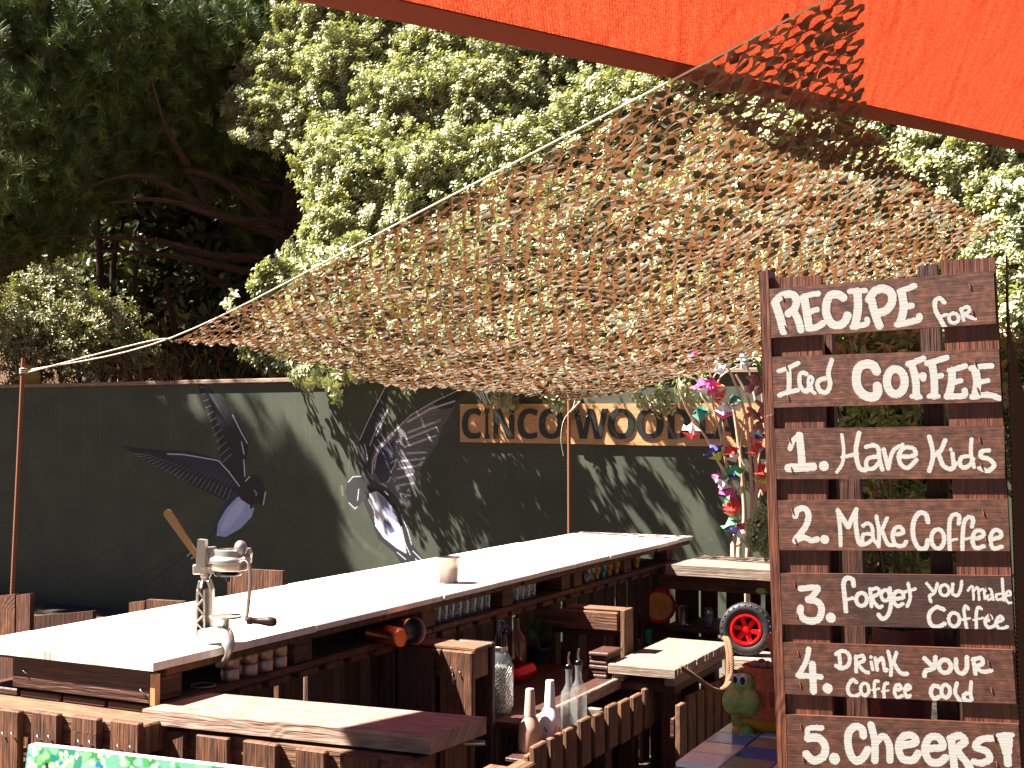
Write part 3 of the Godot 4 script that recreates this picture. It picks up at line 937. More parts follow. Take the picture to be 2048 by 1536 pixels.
	for e: Array in [[40, 650, 13.0, 75], [150, 640, 13.0, 70], [100, 590, 13.2, 55], [225, 650, 12.8, 50], [60, 720, 12.8, 55], [170, 715, 12.8, 55], [280, 700, 13.0, 30], [20, 560, 14.5, 60]]:
		var rad: float = e[3] * float(e[2]) / FOCAL
		bb.append([pd(e[0], e[1], e[2]), Vector3.ONE * rad, int(420.0 * rad / 0.35 * rad / 0.35)])
	var xb := scatter(bb, 0.4, 0.7, 1.15, -0.5, r, ns)
	var cb := []
	for x in xb: cb.append(Color(0.21, 0.23, 0.11).lerp(Color(0.30, 0.265, 0.13), r.randf()) * r.randf_range(0.7, 1.15))
	leafy("foliage", sprig_mesh(9, 0.05, 0.03, 0.10, 2), leaf_m, xb, cb, bush)
	for i in 6:
		var lb := MB.new()
		limb(lb, bush.position + Vector3(0, -0.3, 0), bb[i][0], 0.03, 0.008, 0.1, r, 5)
		part("stem", lb, M.bark, bush)
	# ---- dark pines on the left
	var tuft := tuft_mesh(44, 0.15, 5)
	var pines := [
		{"label": "dark pine with drooping needle sprays rising behind the small leafy shrub", "foot": [-90, 16.0], "top": [-20, -250, 15.4], "rad": 0.17,
			"b": [[60, 60, 14.8, 130], [180, 120, 14.8, 120], [60, 240, 14.4, 110], [90, 330, 14.2, 90], [40, 420, 14.2, 100], [110, 460, 14.6, 70], [150, 260, 15.0, 120], [260, 60, 15.2, 130], [30, 520, 15.2, 60], [200, 380, 15.6, 60]]},
		{"label": "dense dark pine with long bare lower branches behind the painted wall", "foot": [600, 16.5], "top": [540, -200, 15.5], "rad": 0.24,
			"b": [[330, 150, 15.8, 140], [420, 90, 15.8, 130], [300, 260, 16.0, 110], [420, 230, 16.1, 130], [500, 140, 16.4, 110], [350, 20, 16.2, 130], [480, 300, 16.8, 100], [230, 200, 16.2, 100], [400, 340, 17.0, 80], [560, 380, 17.4, 90], [540, 470, 17.4, 80], [460, 20, 16.8, 120], [600, 60, 17.4, 110]]},
		{"label": "bright green young pine tip rising behind the evergreen oak", "foot": [545, 19.0], "top": [520, -120, 18.4], "rad": 0.08,
			"b": [[525, 20, 18.0, 45], [505, 70, 18.0, 40], [535, 95, 18.0, 40], [520, -60, 18.0, 60]]},
		{"label": "tall pine leaning in from beyond the wall's far end, its crown shading the swallows", "foot": [-420, 14.0], "top": [-330, -700, 11.5], "rad": 0.22,
			"b": []}]
	# crown of the last pine: outside the picture, where the wall's broad soft shadows come from
	var shade := []
	for e: Array in [[10, 860, 4.2, 0.6], [-60, 1060, 3.5, 0.9], [150, 985, 3.9, 0.5], [260, 980, 4.0, 0.4], [40, 1000, 2.9, 0.75], [170, 1040, 3.2, 0.75], [300, 1060, 3.4, 0.7], [100, 880, 3.6, 0.5], [420, 1080, 3.4, 0.6], [340, 990, 4.4, 0.4], [602, 930, 4.0, 0.12], [622, 1000, 4.0, 0.17], [645, 1080, 4.1, 0.20], [662, 1020, 4.0, 0.10], [585, 1040, 4.1, 0.16], [610, 1100, 4.0, 0.22], [260, 840, 4.6, 0.35], [200, 780, 4.6, 0.35], [-60, 900, 3.8, 0.7], [480, 860, 4.6, 0.3], [60, 800, 4.2, 0.4], [540, 1090, 3.8, 0.45]]:
		var p := pz(e[0], e[1], WALL_Z) + Vector3(-0.65, 1.0, 0.327) * float(e[2])
		shade.append([p, Vector3.ONE * float(e[3]), int((300.0 if e[1] > 970 else 55.0) * e[3] / 0.5 * e[3] / 0.5)])
	for i in 17:
		shade.append([Vector3(r.randf_range(-17.0, -12.0), r.randf_range(6.5, 9.5), r.randf_range(-13.5, -8.5)), Vector3(1.15, 0.8, 1.15), 420])
	for q: Dictionary in pines:
		var fu: float = q.foot[0]
		var fd: float = q.foot[1]
		var g := pd(fu, 860, fd)
		g.y = terrain(g.x, g.z) - 0.2
		var tree := thing("pine_tree", q.label, "tree", g)
		var tb2 := MB.new()
		var top := pd(q.top[0], q.top[1], q.top[2])
		var tp := []
		var tr := []
		for i in 13:
			var k := i / 12.0
			tp.append(g.lerp(top, k) + Vector3(sin(k * 7.0 + fu) * 0.18, 0, cos(k * 5.0) * 0.15) * sin(k * PI))
			tr.append(lerpf(q.rad, 0.04, k))
		tb2.tube(tp, tr, 9)
		part("trunk", tb2, M.bark, tree)
		var pb := []
		for e: Array in q.b:
			var rad: float = e[3] * float(e[2]) / FOCAL
			pb.append([pd(e[0], e[1], e[2]), Vector3(rad, rad * 0.8, rad), int(520.0 * rad / 0.6 * rad / 0.6) + 30])
		if pb.is_empty(): pb = shade
		for i in pb.size():
			if i % 2 == 1 and pb.size() > 6: continue
			var lb := MB.new()
			var c: Vector3 = pb[i][0]
			var best: Vector3 = tp[3]
			for w: Vector3 in tp:
				if absf(w.y - c.y + 0.3) < absf(best.y - c.y + 0.3): best = w
			limb(lb, best, c, 0.05, 0.012, 0.2, r, 6)
			part("limb", lb, M.bark, tree)
		var xp := scatter(pb, 0.55, 0.8, 1.3, -1.0 if q.b.is_empty() else -0.5, r, ns, 0.5)
		var cp := []
		for x in xp:
			var c := Color(0.06, 0.10, 0.024).lerp(Color(0.20, 0.25, 0.06), pow(r.randf(), 2.5))
			if fu == 545.0: c = Color(0.20, 0.27, 0.05)
			cp.append(c * r.randf_range(0.7, 1.2))
		leafy("needles", tuft, needle_m, xp, cp, tree)
		if fu == 600.0:
			# long bare branches seen below the needles
			for e: Array in [[[590, 480, 15.6], [420, 420, 15.0], [280, 350, 14.6], [150, 385, 14.0]], [[560, 440, 15.6], [470, 440, 15.0], [330, 400, 14.4], [220, 405, 14.0]], [[600, 520, 15.8], [430, 510, 15.0], [300, 480, 14.5], [60, 470, 14.0]], [[600, 570, 15.8], [480, 540, 15.2], [330, 510, 14.6], [180, 500, 14.2]], [[420, 410, 15.2], [380, 340, 15.2], [330, 250, 14.8], [300, 150, 14.6]], [[560, 450, 15.6], [440, 360, 15.2], [370, 340, 15.0]], [[540, 680, 15.8], [470, 590, 15.6], [400, 540, 15.4]]]:
				var lb := MB.new()
				var pts := []
				for w: Array in e: pts.append(pd(w[0], w[1], w[2]))
				lb.tube(curve(pts, 5), [0.075, 0.07, 0.065, 0.06, 0.055, 0.05, 0.048, 0.045, 0.04, 0.035, 0.03, 0.025, 0.022, 0.02, 0.015], 7)
				part("branch", lb, M.bark, tree)
	# ---- thin young trunks and dry brush on the slope
	for e: Array in [[215, 700, 17.0, 190, 440, 17.0, 0.09], [232, 690, 17.2, 232, 480, 17.2, 0.07], [270, 700, 16.5, 278, 520, 16.0, 0.05], [340, 690, 18.0, 310, 520, 18.0, 0.06], [400, 720, 16.0, 330, 560, 16.0, 0.07]]:
		var g := pd(e[0], e[1], e[2])
		var t := thing("young_pine_trunk", ["thin bare pine trunk standing on the dry slope, the leaning one", "slender reddish pine trunk on the dry slope", "short crooked trunk on the dry slope beside the shrub", "thin grey trunk on the dry slope behind the net rope", "slanting dead trunk on the dry slope above the wall"][[215, 232, 270, 340, 400].find(e[0])], "tree trunk", Vector3(g.x, terrain(g.x, g.z), g.z))
		var lb := MB.new()
		limb(lb, t.position - Vector3(0, 0.15, 0), pd(e[3], e[4], e[5]), e[6], e[6] * 0.5, 0.12, r, 8)
		part("trunk", lb, M.bark, t)
	var brush := MB.new()
	for i in 420:
		var u := r.randf_range(-40, 640)
		var p := pd(u, 860, r.randf_range(12.5, 19.0))
		p.y = terrain(p.x, p.z)
		var top := p + Vector3(r.randfn() * 0.5, r.randf_range(0.4, 1.9), r.randfn() * 0.4)
		brush.tube([p, p.lerp(top, 0.5) + Vector3(r.randfn(), 0, r.randfn()) * 0.09, top], [0.012, 0.009, 0.003], 4, false)
		for k in 3:
			var a := p.lerp(top, r.randf_range(0.35, 0.9))
			brush.tube([a, a + Vector3(r.randfn() * 0.3, r.randf_range(0.0, 0.4), r.randfn() * 0.3)], [0.006, 0.002], 3, false)
	var bo := part("dry_brush", brush, M.stick, self)
	bo.set_meta("kind", "stuff")
	bo.set_meta("label", "tangle of dry brown twigs on the slope behind the wall")
	bo.set_meta("category", "brushwood")
	# ---- darker wood further up the slope
	var far := thing("background_wood", "dense dark mass of trees far up the slope", "wood", Vector3(-9, terrain(-9, -26), -26))
	far.set_meta("kind", "stuff")
	var fb := []
	for e: Array in [[120, 420, 21.0], [200, 330, 22.0], [260, 440, 20.0], [330, 380, 21.0], [380, 470, 20.0], [300, 560, 18.5], [430, 560, 19.0], [520, 520, 19.0], [180, 520, 19.5], [480, 650, 17.5], [360, 640, 18.0], [560, 620, 17.5], [60, 480, 21.0], [450, 400, 21.5], [540, 420, 21.0], [250, 620, 18.0]]:
		fb.append([pd(e[0], e[1], e[2]), Vector3(0.9, 0.75, 0.7), 110])
	for i in 60:
		var u := r.randf_range(-300, 2350)
		var dd := r.randf_range(19.0, 27.0)
		var p := pd(u, r.randf_range(-260, 560) if u < 650 else r.randf_range(-200, 640), dd)
		fb.append([p, Vector3(1.6, 1.3, 1.2), 240])
	var xf := scatter(fb, 0.4, 3.0, 4.6, -0.4, r, ns)
	var cf := []
	for x in xf: cf.append(Color(0.075, 0.095, 0.035).lerp(Color(0.14, 0.14, 0.05), r.randf()))
	leafy("foliage", sprig_mesh(9, 0.05, 0.03, 0.10, 3), leaf_m, xf, cf, far)

# ---------------------------------------------------------------- rods, ropes and the camouflage net
func rebar(b: MB, p0: Vector3, p1: Vector3, r: float) -> void:
	var n := int(p0.distance_to(p1) / 0.011)
	var pts := []
	var rad := []
	for i in n + 1:
		pts.append(p0.lerp(p1, float(i) / n))
		rad.append(r * (1.16 if i % 2 == 0 else 0.92))
	b.tube(pts, rad, 7)

func net_edge(pts: Array) -> Array:
	var c := curve(pts, 12)
	var out := []       # even spacing along the curve
	var len := [0.0]
	for i in c.size() - 1: len.append(len[i] + (c[i] as Vector3).distance_to(c[i + 1]))
	var total: float = len[len.size() - 1]
	var j := 0
	for k in 65:
		var s := total * k / 64.0
		while j < len.size() - 2 and len[j + 1] < s: j += 1
		var f: float = (s - len[j]) / maxf(len[j + 1] - len[j], 1e-6)
		out.append((c[j] as Vector3).lerp(c[j + 1], clampf(f, 0, 1)))
	return out

func at_edge(e: Array, k: float) -> Vector3:
	var x := clampf(k, 0.0, 1.0) * 64.0
	var i := mini(int(x), 63)
	return (e[i] as Vector3).lerp(e[i + 1], x - i)

func build_poles_and_net() -> void:
	var rod_top := pd(47, 716, 8.3)
	var rod_low := pd(21, 1262, 8.25)
	var rod_foot := rod_low + (rod_low - rod_top) * (rod_low.y / (rod_top.y - rod_low.y))
	var t := thing("rusty_rod", "rusty ribbed steel rod holding the net's white rope, behind the counter's near end", "rod", rod_foot)
	var b := MB.new()
	rebar(b, rod_foot, rod_top, 0.013)
	part("rod", b, M.iron, t)
	var mid_top := pd(1138, 788, 8.3)
	var mid_foot := Vector3(mid_top.x, 0, mid_top.z)
	t = thing("rusty_rod", "thin rusty steel rod in front of the golden plank sign under the net's low corner", "rod", mid_foot)
	b = MB.new()
	rebar(b, mid_foot, mid_top, 0.011)
	part("rod", b, M.iron, t)
	# net corners
	var A := pd(345, 684, 8.0)
	var B := pd(1731, -44, 4.85)
	var C := pd(2003, 453, 7.9)
	var D := pd(1160, 803, 8.25)
	var e_ab := net_edge([A, A.lerp(B, 0.33) - Vector3(0, 0.03, 0), A.lerp(B, 0.66) - Vector3(0, 0.03, 0), B])
	var e_ad := net_edge([A, pd(520, 703, 8.05), pd(700, 752, 8.1), pd(860, 778, 8.15), pd(1010, 788, 8.2), D])
	var e_dc := net_edge([D, pd(1300, 768, 8.2), pd(1520, 706, 8.0), pd(1780, 578, 7.95), C])
	var e_bc := net_edge([B, pd(1729, 80, 5.2), pd(1740, 232, 5.8), pd(1835, 352, 6.8), C])
	var net := thing("camouflage_net", "brown camouflage net with cut leaf flaps stretched over the bar", "net", D * Vector3(1, 0, 1) + Vector3(0, D.y, 0))
	var ns := FastNoiseLite.new()
	ns.frequency = 0.9
	ns.seed = 3
	var nu := 46
	var nv := 56
	var S := func(u: float, v: float) -> Vector3:
		var inside := clampf(minf(minf(u, 1.0 - u), minf(v, 1.0 - v)) * 30.0, 0.0, 1.0)
		var u_ := u + ns.get_noise_2d(u * 34.0, v * 33.0 + 50.0) * 0.008 * inside
		v = v + ns.get_noise_2d(u * 34.0 + 90.0, v * 33.0) * 0.008 * inside
		u = u_
		var p := at_edge(e_ab, u).lerp(at_edge(e_dc, u), v) + at_edge(e_ad, v).lerp(at_edge(e_bc, v), u)
		var q := A.lerp(B, u).lerp(D.lerp(C, u), v)
		p -= q
		p.y -= 0.16 * sin(u * PI) * sin(v * PI)
		p.y += 0.05 * ns.get_noise_2d(u * 6.0, v * 6.0) * minf(1.0, 8.0 * u * (1.0 - u) + 8.0 * v * (1.0 - v))
		return p
	var nb := MB.new()
	var fl := MB.new()
	var fl2 := MB.new()
	var r := RandomNumberGenerator.new()
	r.seed = 99
	var K := 12
	for j in nv:
		for i in range(-1, nu):
			var u0 := (i + (0.5 if j % 2 == 1 else 0.0)) / nu
			var u1 := u0 + 1.0 / nu
			if u0 < -0.001 or u1 > 1.001: continue
			var v0 := float(j) / nv
			var v1 := float(j + 1) / nv
			# corner frame of the cell
			var p00: Vector3 = S.call(u0, v0)
			var p10: Vector3 = S.call(u1, v0)
			var p01: Vector3 = S.call(u0, v1)
			var p11: Vector3 = S.call(u1, v1)
			var nr := (p10 - p00).cross(p01 - p00).normalized()
			if nr.y < 0: nr = -nr
			var size := (p10 - p00).length()
			var at := func(x: float, y: float) -> Vector3: return p00.lerp(p10, x).lerp(p01.lerp(p11, x), y)
			var hx := r.randf_range(0.37, 0.435)
			var hy := r.randf_range(0.345, 0.42)
			var ins := []
			var outs := []
			var tilt := r.randf_range(-0.25, 0.25)
			for k in K:
				var an := TAU * k / K
				var cx := cos(an)
				var cy := sin(an)
				var m := maxf(absf(cx), absf(cy))
				outs.append(at.call(0.5 + 0.5 * cx / m, 0.5 + 0.5 * cy / m))
				var wob := 1.0 + r.randf_range(-0.07, 0.07)
				ins.append(at.call(0.5 + hx * wob * cos(an + tilt), 0.5 + hy * wob * sin(an + tilt)) + nr * size * 0.16 * sin(an * 2.0 + i))
			for k in K:
				var k2 := (k + 1) % K
				nb.tri(outs[k], ins[k], ins[k2], nr, nr, nr)
				nb.tri(outs[k], ins[k2], outs[k2], nr, nr, nr)
			# the flap cut out of the hole hangs from one side and curls
			var a0 := r.randf_range(-0.5, 0.5) + (PI * 0.55 if r.randf() < 0.75 else -PI * 0.4)
			var c: Vector3 = at.call(0.5, 0.5)
			var ex := (p10 - p00) * hx
			var ey := (p01 - p00) * hy
			var hinge := ex * cos(a0) + ey * sin(a0)
			var across := ex * cos(a0 + PI / 2) + ey * sin(a0 + PI / 2)
			var drop := r.randf_range(0.5, 1.5)
			var sgn := -1.0 if r.randf() < 0.8 else 1.0
			var prev := []
			var fm_ := fl2 if ns.get_noise_2d(i * 0.12 + 40.0, j * 0.12) + r.randf_range(-0.25, 0.25) > 0.22 else fl
			for row in 4:
				var f := row / 3.0
				var wd := sqrt(maxf(0.0, 1.0 - pow(f * 0.92, 2.0))) * 0.8
				var ang := drop * f * 0.9 + 0.25
				var o := c + hinge * (0.95 - f * 1.2 * cos(ang)) + nr * sgn * f * 1.2 * hinge.length() * sin(ang)
				var cur := [o - across * wd, o, o + across * wd]
				if row > 0:
					for k in 2:
						var fn: Vector3 = (prev[k + 1] - prev[k]).cross(cur[k] - prev[k]).normalized()
						fm_.tri(prev[k], prev[k + 1], cur[k + 1], fn, fn, fn)
						fm_.tri(prev[k], cur[k + 1], cur[k], fn, fn, fn)
				prev = cur
	var nm := mat(lin(0.115, 0.075, 0.043), 0.8)
	nm.backlight_enabled = true
	nm.backlight = Color(0.40, 0.26, 0.155)
	part("netting", nb, nm, net)
	var fm := mat(lin(0.08, 0.056, 0.03), 0.85)
	fm.backlight_enabled = true
	fm.backlight = Color(0.22, 0.16, 0.09)
	var fo := part("flaps", fl, fm, net)
	fo.set_meta("kind", "stuff")
	var gm := mat(lin(0.048, 0.048, 0.024), 0.85)
	gm.backlight_enabled = true
	gm.backlight = Color(0.14, 0.14, 0.06)
	var fo2 := part("olive_flaps", fl2, gm, net)
	fo2.set_meta("kind", "stuff")
	# ropes along the edges
	var ropes := [[pd(47, 742, 8.3), A + Vector3(0, 0.03, 0), A.lerp(B, 0.5), B + (B - A) * 0.12], [pd(47, 747, 8.3), pd(300, 682, 8.0), A], [C, pd(2060, 452, 8.0), pd(2300, 430, 8.4)], [D, pd(1142, 822, 8.28), mid_top - Vector3(0, 0.12, 0)]]
	for e: Array in ropes:
		var rb := MB.new()
		rb.tube(curve(e, 8), [0.0048], 6)
		part("rope", rb, M.rope, net)
	var kb := MB.new()
	kb.tube(curve([pd(1150, 800, 8.26), pd(1146, 815, 8.25), pd(1137, 826, 8.27), pd(1126, 845, 8.25), pd(1122, 880, 8.25), pd(1127, 912, 8.27)], 6), [0.0024], 6)
	part("loose_string", kb, M.rope, net)
	var kn := MB.new()
	for k in 3:
		var c := pd(46, 738 + k * 4, 8.3)
		var ring := []
		for i in 13: ring.append(c + Vector3(cos(TAU * i / 12), 0.1 * sin(i * 1.0), sin(TAU * i / 12)) * 0.02)
		kn.tube(ring, [0.005], 5, false)
	part("knot", kn, M.rope, net)

func build_sail() -> void:
	var E0 := Vector3(-2.908, 2.845, -1.323)
	var P1 := pd(2048, 301, 8.6)
	var P0 := Vector3(-2.803, 2.879, -1.698)
	var E1 := P0 + (P1 - P0) * 1.05
	var E2 := Vector3(2.5, 6.6, -4.9)
	var t := thing("shade_sail", "orange woven shade sail with a dark hem stretched overhead", "shade sail", E1)
	var cloth := MB.new()
	var n := 40
	var f := func(i: int, j: int) -> Vector3:
		var a := float(i) / n
		var b := float(j) / n
		var p := E0.lerp(E1, a).lerp(E2, b)
		p.y += 0.006 * sin(a * 47.0 + b * 13.0) * sin(b * PI) * 2.0
		return p
	for i in n:
		for j in n:
			var p: Array[Vector3] = [f.call(i, j), f.call(i + 1, j), f.call(i + 1, j + 1), f.call(i, j + 1)]
			var uv := []
			for q in p: uv.append(Vector2((q - E0).dot((E1 - E0).normalized()), (q - E0).dot((E2 - E0).normalized())) * 1.6)
			var nr := (p[1] - p[0]).cross(p[3] - p[0]).normalized()
			cloth.tri(p[0], p[1], p[2], nr, nr, nr, uv[0], uv[1], uv[2])
			if j < n - 1: cloth.tri(p[0], p[2], p[3], nr, nr, nr, uv[0], uv[2], uv[3])
	# woven: fine ribs and loose threads; bright specks paint in sunlight through pinholes
	var buf := PackedByteArray()
	buf.resize(512 * 512 * 3)
	var n1 := noise_bytes(512, 512, 0.02, 51, 3, 64, 512)
	var n2 := noise_bytes(512, 512, 0.6, 52, 2)
	for i in 512 * 512:
		var x := i % 512
		var y := i / 512
		var rib := 0.5 + 0.5 * sin(TAU * (y + x * 0.0) / 10.24)
		var k := clampf(0.25 + 0.4 * rib + (n1[i] - 128) / 700.0 + (n2[i] - 128) / 220.0, 0.0, 1.0)
		var c := Color(0.38, 0.085, 0.034).lerp(Color(0.68, 0.25, 0.13), k)
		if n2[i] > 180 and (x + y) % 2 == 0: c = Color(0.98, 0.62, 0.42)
		buf[i * 3] = c.r8; buf[i * 3 + 1] = c.g8; buf[i * 3 + 2] = c.b8
	var im := Image.create_from_data(512, 512, false, Image.FORMAT_RGB8, buf)
	im.generate_mipmaps()
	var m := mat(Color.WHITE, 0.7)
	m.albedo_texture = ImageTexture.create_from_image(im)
	m.backlight_enabled = true
	m.backlight = Color(0.95, 0.95, 0.95)
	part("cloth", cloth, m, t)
	var hem := MB.new()
	var hw := 0.08
	var nr := (E1 - E0).cross(E2 - E0).normalized()
	if nr.y > 0: nr = -nr
	var inn := (E2 - E0) - (E1 - E0).normalized() * (E2 - E0).dot((E1 - E0).normalized())
	inn = inn.normalized()
	for i in 60:
		var a := E0.lerp(E1, i / 60.0)
		var b := E0.lerp(E1, (i + 1) / 60.0)
		for s: float in [0.004, 0.009, 0.014]:
			hem.quad(a + nr * s, b + nr * s, b + nr * s + inn * hw, a + nr * s + inn * hw, nr, Vector2(i * 0.1, 0), Vector2(i * 0.1 + 0.1, 0), Vector2(i * 0.1 + 0.1, 0.2), Vector2(i * 0.1, 0.2))
	part("hem", hem, mat(Color(0.48, 0.18, 0.08), 0.8), t)

# ---------------------------------------------------------------- the long counter
func board(b_parent: Node3D, called: String, a: Vector3, c: Vector3, m: Material, ch := 0.003, wob := 0.0) -> MeshInstance3D:
	var b := MB.new()
	var cen := (a + c) * 0.5
	var bs := Basis.from_euler(Vector3(rnd(-wob, wob), rnd(-wob, wob), rnd(-wob, wob)))
	b.box(Transform3D(bs, cen), (c - a).abs(), ch, uvr())
	return part(called, b, m, b_parent)

func nail(parent: Node3D, p: Vector3, along: Vector3, n: Vector3) -> void:
	var b := MB.new()
	b.tube([p + n * 0.001, p + n * 0.004 + along * 0.004, p + n * 0.004 + along * 0.013, p + along * 0.016], [0.0016], 5)
	part("nail", b, M.nail, parent)

const CX0 := -2.74
const CX1 := -2.10
func build_counter() -> void:
	var t := thing("bar_counter", "long pallet bar counter with a bright white board top", "bar counter", Vector3(-2.42, 0, -4.3))
	# white top of cross boards; the first one is cut on the slant
	var zs := [-2.955, -3.314, -3.68, -4.054, -4.424, -4.79, -5.161, -5.53, -5.91, -6.30]
	for k: PackedVector2Array in [PackedVector2Array([Vector2(CX1 - 0.002, 2.30), Vector2(CX1, 2.953), Vector2(-2.372, 2.953), Vector2(-2.742, 2.515), Vector2(-2.742, 2.30)]), PackedVector2Array([Vector2(-2.376, 2.953), Vector2(CX0, 2.953), Vector2(CX0 + 0.004, 2.522)])]:
		var b := MB.new()
		b.plate(Vector3(0, 1.09, 0), Vector3(1, 0, 0), Vector3(0, 0, -1), k, 0.02)
		part("top_board", b, M.top, t)
	for i in zs.size() - 1:
		board(t, "top_board", Vector3(CX0 + rnd(-0.006, 0.006), 1.08 + rnd(0, 0.001), zs[i] - 0.0015), Vector3(CX1 + rnd(-0.008, 0.006), 1.10 + rnd(-0.001, 0.001), zs[i + 1] + 0.0015), M.top, 0.003)
	# rough upper deck of the pallets under the white boards
	for i in 8:
		var z0 := -2.36 - i * 0.49
		board(t, "deck_board", Vector3(CX0 + 0.02, 1.058, z0), Vector3(CX1 - 0.018 + rnd(-0.006, 0.006), 1.078, z0 - 0.484), M.mid, 0.004)
	# spacer blocks
	for z: float in [-2.40, -2.945, -3.645, -4.225, -4.765, -4.885, -5.455, -6.04]:
		for x: float in [-2.14, -2.42, -2.70]:
			if x < -2.2 and z > -2.45: continue
			board(t, "spacer_block", Vector3(x - 0.075 if x > -2.2 else x - 0.035, 0.993, z + 0.04), Vector3(x + rnd(-0.004, 0.004) + (0.0 if x > -2.2 else 0.035), 1.056, z - 0.045), M.mid if x > -2.2 else M.dark, 0.003)
	# shelf boards along the counter, and the ends of the cross slats below
	for i in 3:
		var z0: float = [-2.325, -3.66, -4.835][i]
		var z1: float = [-3.654, -4.829, -6.12][i]
		for k in 4:
			board(t, "shelf_board", Vector3(-2.13 - 0.148 * k, 0.973, z0), Vector3(-2.13 - 0.148 * k - 0.14, 0.991, z1), M.mid if k == 0 else M.dark, 0.003)
	var z := -2.40
	while z > -6.1:
		board(t, "cross_slat", Vector3(CX0 + 0.03, 0.95 + rnd(-0.002, 0.002), z), Vector3(-2.137 + rnd(-0.005, 0.003), 0.971, z - 0.095), M.mid, 0.003)
		z -= rnd(0.128, 0.142)
	board(t, "end_board", Vector3(-2.585, 0.998, -2.318), Vector3(-2.128, 1.076, -2.342), M.dark, 0.002)
	board(t, "end_strip", Vector3(-2.124, 0.994, -2.314), Vector3(-2.108, 1.07, -2.332), M.gold, 0.001)
	for p: Vector3 in [Vector3(-2.545, 1.045, -2.317), Vector3(-2.155, 1.03, -2.317)]: nail(t, p, Vector3(0.3, -0.2, 0).normalized(), Vector3(0, 0, 1))
	# upright boards of the counter's inner side, with gaps
	z = -2.50
	var k := 0
	while z > -6.15:
		board(t, "upright_board", Vector3(-2.235, 0.02, z), Vector3(-2.215, 0.948, z - 0.098), M.dark, 0.003, 0.004)
		if k % 3 != 1: board(t, "back_board", Vector3(CX0 + 0.03, 0.02, z - 0.02), Vector3(CX0 + 0.05, 0.948, z - 0.128), M.dark, 0.003, 0.004)
		z -= 0.152
		k += 1
	for y: float in [0.18, 0.62]:
		board(t, "rail", Vector3(-2.335, y, -2.45), Vector3(-2.237, y + 0.09, -6.15), M.dark)
	for pz_: float in [-2.42, -4.3, -6.1]:
		for x: float in [-2.33, -2.62]:
			board(t, "post", Vector3(x, 0, pz_), Vector3(x + 0.07, 0.949, pz_ - 0.07), M.dark)

